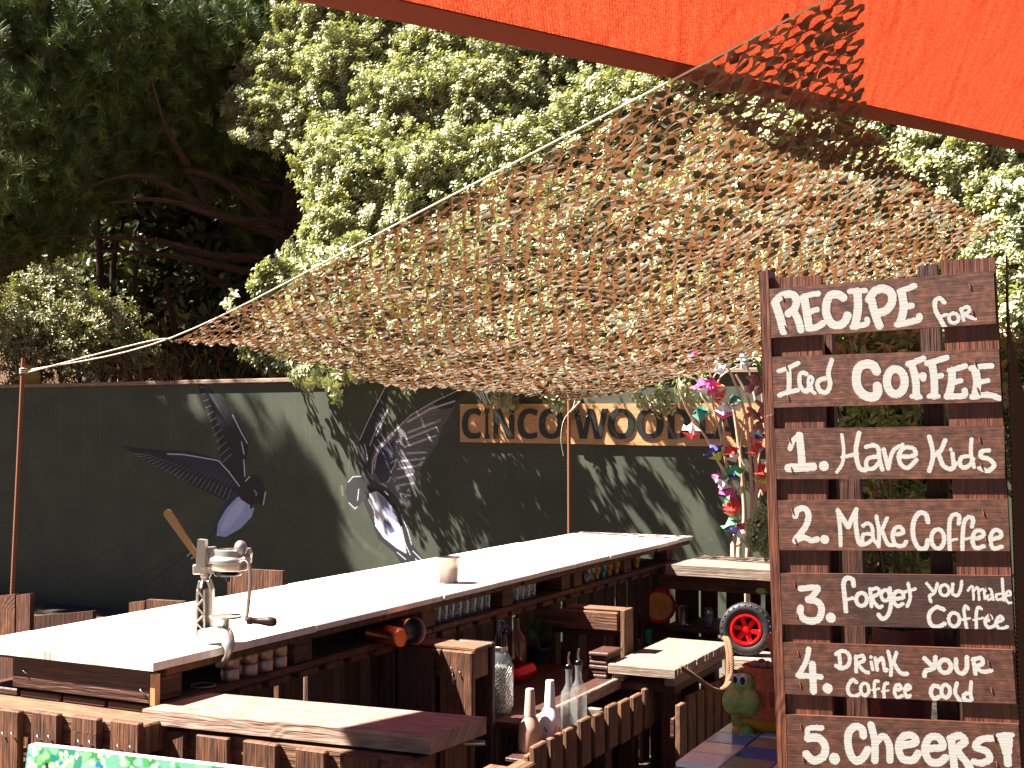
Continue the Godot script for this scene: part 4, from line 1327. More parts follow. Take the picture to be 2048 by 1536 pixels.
# ---------------------------------------------------------------- slatted base at the near end, plank shelf and leaning canvas
func build_base() -> void:
	var t := thing("slatted_pallet", "slatted brown pallet wall carrying the counter's near end, with bent nails", "pallet", Vector3(-2.3, 0, -2.22))
	var zf := -2.19
	for e: Array in [[-78, -14, 1404], [-8, 37, 1417], [60, 113, 1422], [141, 195, 1431], [219, 277, 1440]]:
		var a := pz(e[0], e[2], zf)
		var c := pz(e[1], e[2] + 4, zf)
		var s := board(t, "slat", Vector3(a.x, 0.02, zf), Vector3(c.x, a.y, zf - 0.02), M.mid, 0.003, 0.003)
		if e[0] > -20:
			for q: float in [0.3, 0.72]:
				nail(s, Vector3(lerpf(a.x, c.x, q), a.y - 0.05 - rnd(0, 0.006), zf), Vector3(0.8, -0.6, 0), Vector3(0, 0, 1))
	board(t, "rail", Vector3(-2.66, 0.91, zf - 0.022), Vector3(-2.045, 0.978, zf - 0.10), M.slat, 0.004)
	board(t, "rail", Vector3(-2.66, 0.40, zf - 0.022), Vector3(-2.045, 0.48, zf - 0.10), M.slat, 0.004)
	board(t, "rail", Vector3(-2.66, 0.05, zf - 0.022), Vector3(-2.045, 0.13, zf - 0.10), M.slat, 0.004)
	board(t, "top_rail", Vector3(-2.68, 0.955, zf - 0.102), Vector3(-2.06, 0.972, zf - 0.2), M.slat, 0.004, 0.003)
	# box under the plank
	var u := thing("pallet_box", "dark slatted pallet box under the thick pale plank", "pallet", Vector3(-1.72, 0, -2.4))
	for e: Array in [[306, 368], [391, 456], [483, 550], [590, 650], [677, 750], [775, 851]]:
		var a := pz(e[0], 1460, -2.275)
		var c := pz(e[1], 1460, -2.275)
		var s := board(u, "slat", Vector3(a.x, 0.02, -2.275), Vector3(c.x, 0.955, -2.295), M.mid, 0.003, 0.003)
		for q: float in [0.3, 0.7]: nail(s, Vector3(lerpf(a.x, c.x, q), 0.885, -2.275), Vector3(0.7, -0.7, 0), Vector3(0, 0, 1))
	for y: float in [0.05, 0.45, 0.865]:
		board(u, "rail", Vector3(-2.06, y, -2.297), Vector3(-1.385, y + 0.09, -2.335), M.slat, 0.003)
	for z: float in [-2.30, -2.44]:
		board(u, "side_slat", Vector3(-1.405, 0.02, z), Vector3(-1.383, 0.955, z - 0.09), M.mid, 0.003)
	for x: float in [-2.04, -1.48]:
		board(u, "post", Vector3(x, 0, -2.34), Vector3(x + 0.07, 0.954, -2.5), M.dark)
	var p := thing("plank_shelf", "thick pale weathered plank shelf butted against the counter's near corner", "shelf", Vector3(-1.72, 0.96, -2.38))
	var b := MB.new()
	slab(b, [Vector3(-2.098, 1.0, -2.262), Vector3(-1.364, 1.0, -2.335), Vector3(-1.364, 0.962, -2.335), Vector3(-2.098, 0.968, -2.258)], Vector3(0.02, 0, -0.215), Vector2(0.2, 0.1))
	part("plank", b, M.plank, p)
	var bolt := MB.new()
	bolt.tube([Vector3(-1.395, 0.942, -2.52), Vector3(-1.34, 0.945, -2.535)], [0.009, 0.006], 8)
	part("bolt", bolt, M.steel, p)
	# canvas
	var cv := thing("painted_canvas", "white edged canvas with green, blue and black dabs leaning on the pallet slats", "painting", Vector3(-1.85, 0, -2.08))
	var cb := MB.new()
	var cc := [pz(58, 1489, -2.10), pz(640, 1556, -2.10), Vector3(-1.43, 0.45, -2.02), Vector3(-2.28, 0.45, -2.02)]
	slab(cb, cc, Vector3(0, 0, -0.022), Vector2.ZERO, false)
	part("stretcher", cb, M.white, cv)
	var fb := MB.new()
	var o := Vector3(0, 0, 0.002)
	fb.quad(cc[0] + o, cc[1] + o, cc[2] + o, cc[3] + o, Vector3(0, 0, 1), Vector2(0, 0), Vector2(1, 0), Vector2(1, 1), Vector2(0, 1))
	var ca := Canvas.new()
	ca.setup(640, 400)
	for i in 640 * 400:
		ca.d[i * 3] = 120; ca.d[i * 3 + 1] = 190; ca.d[i * 3 + 2] = 160
	var r := RandomNumberGenerator.new()
	r.seed = 12
	var cols := [Color(0.10, 0.55, 0.45), Color(0.25, 0.70, 0.35), Color(0.05, 0.45, 0.70), Color(0.45, 0.80, 0.65), Color(0.62, 0.86, 0.62), Color(0.15, 0.60, 0.20), Color(0.70, 0.85, 0.85)]
	for i in 800:
		var q := Vector2(r.randf() * 640, r.randf() * 400)
		ca.seg(q, q + Vector2(r.randf_range(-18, 18), r.randf_range(-12, 12)), r.randf_range(4, 13), r.randf_range(3, 9), cols[r.randi() % 7], 0.8, 3.0, 2.0)
	for i in 90:
		var q := Vector2(r.randf() * 640, r.randf_range(30, 400))
		ca.seg(q, q + Vector2(r.randf_range(-8, 8), r.randf_range(10, 40)), r.randf_range(4, 11), 6, Color(0.06, 0.07, 0.08), 0.9, 4.0, 2.0)
	for i in 700:
		var q := Vector2(r.randf() * 640, r.randf() * 400)
		ca.seg(q, q + Vector2(r.randf_range(-3, 3), r.randf_range(-6, 6)), r.randf_range(3, 7), r.randf_range(2, 6), Color(0.92, 0.95, 0.80), 0.85, 2.0, 1.5)
	var cm := mat(Color(0.84, 0.84, 0.84), 0.6)
	cm.albedo_texture = ca.texture()
	part("painted_front", fb, cm, cv)

# ---------------------------------------------------------------- pallet chairs on the guests' side
func build_chairs() -> void:
	var sets := [
		["pallet chair with a two board back behind the rusty rod", [[-40, 30, 1196, 1188], [33, 60, 1190, 1187]], 3.55, M.mid],
		["low chair with a dark brown back, shade put into its wood colour", [[62, 185, 1233, 1222]], 3.75, M.dark],  # dark wood stands for shade on this chair back
		["chair with two short split boards showing above the white counter top", [[258, 289, 1205, 1202], [293, 365, 1199, 1203]], 3.70, M.mid],
		["chair with a broad knotty board back behind the citrus press", [[455, 463, 1150, 1150], [465, 565, 1137, 1142]], 4.75, M.mid]]
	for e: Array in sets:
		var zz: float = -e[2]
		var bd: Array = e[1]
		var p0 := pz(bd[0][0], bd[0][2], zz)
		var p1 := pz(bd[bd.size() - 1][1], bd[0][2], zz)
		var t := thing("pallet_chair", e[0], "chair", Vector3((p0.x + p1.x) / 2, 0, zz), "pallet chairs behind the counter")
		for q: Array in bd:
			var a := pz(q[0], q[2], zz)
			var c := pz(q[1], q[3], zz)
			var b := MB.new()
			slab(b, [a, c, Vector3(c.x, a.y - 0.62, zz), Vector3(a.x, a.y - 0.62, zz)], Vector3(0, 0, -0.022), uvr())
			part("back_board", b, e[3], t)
		var w := maxf(p1.x - p0.x, 0.3)
		var xm := (p0.x + p1.x) / 2
		var dz := 0.42
		var sy := p0.y - 0.62
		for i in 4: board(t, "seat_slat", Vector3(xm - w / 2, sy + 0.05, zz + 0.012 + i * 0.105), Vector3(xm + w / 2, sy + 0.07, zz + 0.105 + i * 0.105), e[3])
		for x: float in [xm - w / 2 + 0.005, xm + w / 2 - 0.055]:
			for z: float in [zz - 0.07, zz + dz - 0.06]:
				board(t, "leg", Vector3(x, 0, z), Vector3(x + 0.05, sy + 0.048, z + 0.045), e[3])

# ---------------------------------------------------------------- inside of the bar
func build_bar_back() -> void:
	# upright pallet dividing the work surface
	var t := thing("upright_pallet", "upright pallet divider with nail holes beside the soda siphon", "pallet", Vector3(-2.1, 0, -3.52))
	var xr := -1.867
	for i in 4:
		var x1 := xr - i * 0.142
		var s := board(t, "front_board", Vector3(x1 - 0.132 if i > 0 else x1 - 0.118, 0.01, -3.45), Vector3(x1, 0.966 - rnd(0, 0.006), -3.472), M.mid if i == 0 else M.dark, 0.004)
		if i == 0:
			for q: Vector2 in [Vector2(-0.075, 0.055), Vector2(-0.07, 0.075), Vector2(-0.068, 0.09), Vector2(-0.045, 0.066)]: nail(s, Vector3(xr + q.x, 0.966 - q.y, -3.45), Vector3(0.2, -1, 0), Vector3(0, 0, 1))
	for i in 4:
		var x1 := xr - i * 0.142 - 0.004
		board(t, "rear_board", Vector3(x1 - 0.12, 0.01, -3.58), Vector3(x1 + 0.006, 0.974 - rnd(0, 0.004), -3.602), M.dark, 0.004)
	for y: float in [0.02, 0.46, 0.872]:
		for x: float in [xr - 0.012, xr - 0.42]:
			board(t, "spacer_block", Vector3(x - 0.14, y, -3.475), Vector3(x, y + 0.088, -3.578), M.slat, 0.003)
	board(t, "top_strip", Vector3(xr - 0.34, 0.962, -3.476), Vector3(xr - 0.004, 0.972, -3.577), M.slat, 0.002, 0.004)
	# work surface
	var w := thing("work_surface", "dark scratched wooden work surface with a pale worn front edge", "worktop", Vector3(-2.1, 0, -4.1))
	for i in 5: board(w, "surface_board", Vector3(-1.782 - i * 0.086, 0.70, -3.61), Vector3(-1.782 - i * 0.086 - 0.083, 0.72, -4.60), M.dark, 0.002)
	board(w, "front_edge", Vector3(-1.779, 0.685, -3.615), Vector3(-1.762, 0.728, -4.60), M.pale, 0.003, 0.002)
	for z: float in [-3.64, -4.5]:
		for x: float in [-1.85, -2.2]: board(w, "leg", Vector3(x, 0, z), Vector3(x + 0.06, 0.699, z - 0.06), M.dark)
	# far divider
	var d := thing("upright_pallet", "upright pallet divider with a wide top board at the far end of the work surface", "pallet", Vector3(-2.0, 0, -4.66))
	var dx := -1.82
	board(d, "top_board", Vector3(dx - 0.40, 0.862, -4.61), Vector3(dx - 0.030, 0.936, -4.632), M.mid, 0.005, 0.004)
	board(d, "end_post", Vector3(dx - 0.020, 0.02, -4.612), Vector3(dx, 0.948, -4.70), M.slat, 0.003)
	board(d, "top_cap", Vector3(dx - 0.26, 0.937, -4.632), Vector3(dx - 0.022, 0.947, -4.70), M.slat, 0.003)
	board(d, "rail", Vector3(dx - 0.45, 0.838, -4.636), Vector3(dx - 0.024, 0.861, -4.695), M.dark, 0.003)
	var x := dx - 0.10
	for i in 4:
		board(d, "slat", Vector3(x - 0.075, 0.02, -4.638), Vector3(x, 0.837, -4.656), M.dark, 0.003)
		x -= 0.105
	# slatted trough in front of the work surface
	var g := thing("slatted_trough", "slatted wooden bottle trough along the work surface", "trough", Vector3(-1.7, 0, -4.05))
	var zz := -3.44
	for i in 11:
		var wd := rnd(0.078, 0.09)
		board(g, "slat", Vector3(-1.668, 0.555 + rnd(-0.006, 0.006), zz), Vector3(-1.648, 0.702 + rnd(-0.008, 0.006), zz - wd), M.slat, 0.004, 0.006)
		zz -= 0.1175
	board(g, "rail", Vector3(-1.688, 0.63, -3.44), Vector3(-1.67, 0.672, -4.73), M.slat, 0.003)
	board(g, "floor_board", Vector3(-1.76, 0.638, -3.46), Vector3(-1.69, 0.652, -4.70), M.dark, 0.003)
	board(g, "end_cap", Vector3(-1.76, 0.655, -4.70), Vector3(-1.672, 0.705, -4.74), M.grey, 0.004)
	board(g, "divider", Vector3(-1.758, 0.654, -4.05), Vector3(-1.692, 0.688, -4.075), M.grey, 0.003)
	for z: float in [-3.5, -4.1, -4.66]:
		for k in 1: board(g, "leg", Vector3(-1.735, 0, z), Vector3(-1.69, 0.637, z - 0.05), M.dark)
	# near chunk of pallet in front of the trough
	var n := thing("pallet_end", "broken pallet end with split boards in front of the bottle trough", "pallet", Vector3(-1.62, 0, -3.3))
	for e: Array in [[-1.69, -1.63, 0.665, -3.30, -3.41], [-1.62, -1.57, 0.635, -3.28, -3.36], [-1.78, -1.70, 0.645, -3.26, -3.40]]:
		board(n, "board_end", Vector3(e[0], 0.52, e[3]), Vector3(e[1], e[2], e[4]), M.slat, 0.005, 0.02)
	board(n, "post", Vector3(-1.76, 0.0, -3.31), Vector3(-1.69, 0.518, -3.38), M.dark)
	board(n, "post", Vector3(-1.66, 0.0, -3.31), Vector3(-1.59, 0.518, -3.38), M.dark)

func build_far_end() -> void:
	# return of the counter along the wall
	var t := thing("return_counter", "pale plank return counter with open slats and a shelf at the far end", "bar counter", Vector3(-1.4, 0, -6.0))
	var zf := -5.765
	var b := MB.new()
	var a := pz(1331, 1131, zf)
	slab(b, [Vector3(a.x, 1.004, zf), Vector3(-0.7, 1.004, zf + 0.03), Vector3(-0.7, 0.95, zf + 0.03), Vector3(a.x, 0.956, zf)], Vector3(0.0, 0, -0.27))
	part("top_plank", b, M.pale, t)
	board(t, "top_plank", Vector3(a.x + 0.02, 0.957, zf - 0.275), Vector3(-0.7, 1.003, zf - 0.53), M.pale, 0.004)
	board(t, "front_board", Vector3(a.x - 0.05, 0.882, zf - 0.045), Vector3(-0.7, 0.948, zf - 0.065), M.mid, 0.004)
	for u: Array in [[1262, 1287], [1302, 1335], [1350, 1385], [1401, 1434], [1452, 1487], [1500, 1520], [1530, 1570], [1590, 1630]]:
		var p := pz(u[0], 1200, -6.28)
		var q := pz(u[1], 1200, -6.28)
		board(t, "slat", Vector3(p.x, 0.02, -6.28), Vector3(q.x, 0.945, -6.30), M.mid, 0.003)
	board(t, "shelf", Vector3(a.x - 0.06, 0.672, zf - 0.09), Vector3(-0.75, 0.69, zf - 0.50), M.dark, 0.003)
	board(t, "lower_rail", Vector3(a.x - 0.06, 0.50, -6.26), Vector3(-0.75, 0.58, -6.279), M.dark, 0.003)
	for x: float in [-2.13, -1.3, -0.8]:
		for z: float in [-5.87, -6.18]: board(t, "post", Vector3(x, 0, z), Vector3(x + 0.07, 0.671, z - 0.07), M.dark)
	for x: float in [-2.13, -0.8]: board(t, "upper_post", Vector3(x, 0.691, -6.18), Vector3(x + 0.07, 0.948, -6.25), M.dark)
	# bench with a grooved top on a stack of boards
	var n := thing("slatted_bench", "low bench with a finely slatted pale top and a rope hanging from it", "bench", Vector3(-1.67, 0, -4.75))
	var z := -4.385
	for i in 19:
		board(n, "top_slat", Vector3(-1.80, 0.745, z), Vector3(-1.535 + rnd(-0.002, 0.002), 0.78, z - 0.0275), M.pale, 0.002)
		z -= 0.0352
	board(n, "bearer", Vector3(-1.545, 0.715, -4.40), Vector3(-1.585, 0.744, -5.04), M.pale, 0.003)
	board(n, "bearer", Vector3(-1.75, 0.715, -4.40), Vector3(-1.79, 0.744, -5.04), M.pale, 0.003)
	board(n, "under_board", Vector3(-1.80, 0.685, -4.42), Vector3(-1.55, 0.714, -5.0), M.dark, 0.003)
	for x: float in [-1.79, -1.62]:
		for q: float in [-4.46, -4.93]: board(n, "leg", Vector3(x, 0, q), Vector3(x + 0.06, 0.684, q - 0.06), M.dark)
	var s := thing("board_stack", "stack of dark wooden serving boards at the bench's near end", "boards", Vector3(-1.80, 0.7, -4.49))
	for i in 6: board(s, "serving_board", Vector3(-1.885, 0.72 + i * 0.0165, -4.40 + rnd(-0.006, 0.006)), Vector3(-1.806 + rnd(-0.008, 0.004), 0.7345 + i * 0.0165, -4.54 + rnd(-0.01, 0.01)), M.dark, 0.004, 0.01)
	board(s, "support", Vector3(-1.88, 0.0, -4.43), Vector3(-1.81, 0.717, -4.52), M.dark)
	# fence of upright slats facing the aisle
	var f := thing("slat_fence", "row of upright pallet slats below the bench", "fence", Vector3(-1.5, 0, -4.7))
	z = -4.36
	for i in 9:
		board(f, "slat", Vector3(-1.53, 0.02, z), Vector3(-1.51, 0.665 + rnd(-0.012, 0.008), z - 0.075), M.slat, 0.003, 0.004)
		z -= 0.103
	for y: float in [0.08, 0.54]: board(f, "rail", Vector3(-1.548, y, -4.36), Vector3(-1.532, y + 0.07, -5.27), M.dark)
	# rope hanging from the bench
	var rp := thing("hemp_rope", "thick tan hemp rope looped from the bench with a knot", "rope", Vector3(-1.45, 0.6, -4.6))
	var rb := MB.new()
	var k0 := px(1362, 1333, -1.53)
	var main := curve([k0, px(1392, 1355, -1.49), px(1425, 1378, -1.47), px(1447, 1380, -1.46), px(1455, 1362, -1.46), px(1457, 1320, -1.47), px(1452, 1282, -1.50), px(1449, 1276, -1.53)], 8)
	rb = rope_strands(main, 0.0088, 0.03)
	part("strand", rb, M.hemp, rp)
	var rc := MB.new()
	rc = rope_strands(curve([px(1447, 1378, -1.45), px(1462, 1350, -1.45), px(1463, 1310, -1.46), px(1457, 1280, -1.49), px(1447, 1277, -1.54)], 8), 0.0088, 0.03)
	part("strand", rc, M.hemp, rp)
	var kn := MB.new()
	var kc := px(1449, 1377, -1.45)
	for j in 3:
		var ring := []
		for i in 13: ring.append(kc + Vector3(0.004 * j, 0.010 * (j - 1), 0) + Vector3(cos(TAU * i / 12) * 0.016, sin(TAU * i / 12 + j) * 0.012, sin(TAU * i / 12) * 0.018))
		kn.tube(ring, [0.0075], 7, false)
	part("knot", kn, M.hemp, rp)
	# cart wheel on its box
	var bx := thing("wooden_box", "pale wooden box under the spare cart wheel", "box", Vector3(-1.45, 0, -5.25))
	board(bx, "top_board", Vector3(-1.56, 0.64, -5.15), Vector3(-1.20, 0.70, -5.36), M.plank, 0.005)
	board(bx, "front_board", Vector3(-1.55, 0.30, -5.16), Vector3(-1.21, 0.63, -5.18), M.dark, 0.004)
	for x: float in [-1.55, -1.27]: board(bx, "leg", Vector3(x, 0, -5.19), Vector3(x + 0.06, 0.638, -5.34), M.dark)
	var wh := thing("cart_wheel", "black rubber cart wheel with a red spoked hub leaning at the shelf", "wheel", pz(1492, 1313, -5.22))
	var c := pz(1493, 1258, -5.22)
	var ax := Vector3(0.18, 0.02, 0.98).normalized()
	var wb := Basis(Vector3.UP.cross(ax).normalized(), ax, Vector3.UP.cross(ax).normalized().cross(ax))
	var R := 0.1118
	var tb := MB.new()
	tb.lathe(Transform3D(wb, c), [Vector2(0.062, 0.018), Vector2(0.070, 0.028), Vector2(0.090, 0.034), Vector2(0.106, 0.028), Vector2(0.111, 0.018), Vector2(0.111, -0.018), Vector2(0.106, -0.028), Vector2(0.090, -0.034), Vector2(0.070, -0.028), Vector2(0.062, -0.018)], 40, 0.3)
	var tyre := part("tyre", tb, M.rubber, wh)
	for i in 26:
		var lg := MB.new()
		for sgn: float in [-1.0, 1.0]:
			var an := TAU * (i + (0.5 if sgn > 0 else 0.0)) / 26
			var o := wb * Vector3(cos(an), 0, sin(an))
			var tg := wb * Vector3(-sin(an), 0, cos(an))
			lg.bar(c + o * (R - 0.003) + ax * sgn * 0.002 + tg * 0.006, c + o * (R - 0.010) + ax * sgn * 0.031 - tg * 0.006, 0.010, 0.007, o, 0.002)
		part("tread_lug", lg, M.rubber, tyre)
	var hb := MB.new()
	hb.lathe(Transform3D(wb, c), [Vector2(0.066, 0.014), Vector2(0.066, 0.030), Vector2(0.058, 0.031), Vector2(0.053, 0.020), Vector2(0.052, -0.014)], 36)
	var rim := part("rim", hb, M.red_plastic, wh)
	var cb := MB.new()
	cb.lathe(Transform3D(wb, c), [Vector2(0.0, 0.028), Vector2(0.010, 0.027), Vector2(0.014, 0.020), Vector2(0.015, -0.01)], 16)
	for i in 6:
		var an := TAU * i / 6 + 0.2
		var o := wb * Vector3(cos(an), 0, sin(an))
		cb.bar(c + o * 0.010 + ax * 0.012, c + o * 0.055 + ax * 0.016, 0.020, 0.010, ax, 0.002)
	part("spokes", cb, M.red_plastic, rim)
	var bk := MB.new()
	bk.lathe(Transform3D(wb, c), [Vector2(0.0, -0.012), Vector2(0.053, -0.012), Vector2(0.053, -0.016), Vector2(0.0, -0.016)], 24)
	part("hub_back", bk, mat(Color(0.35, 0.02, 0.02), 0.6), rim)

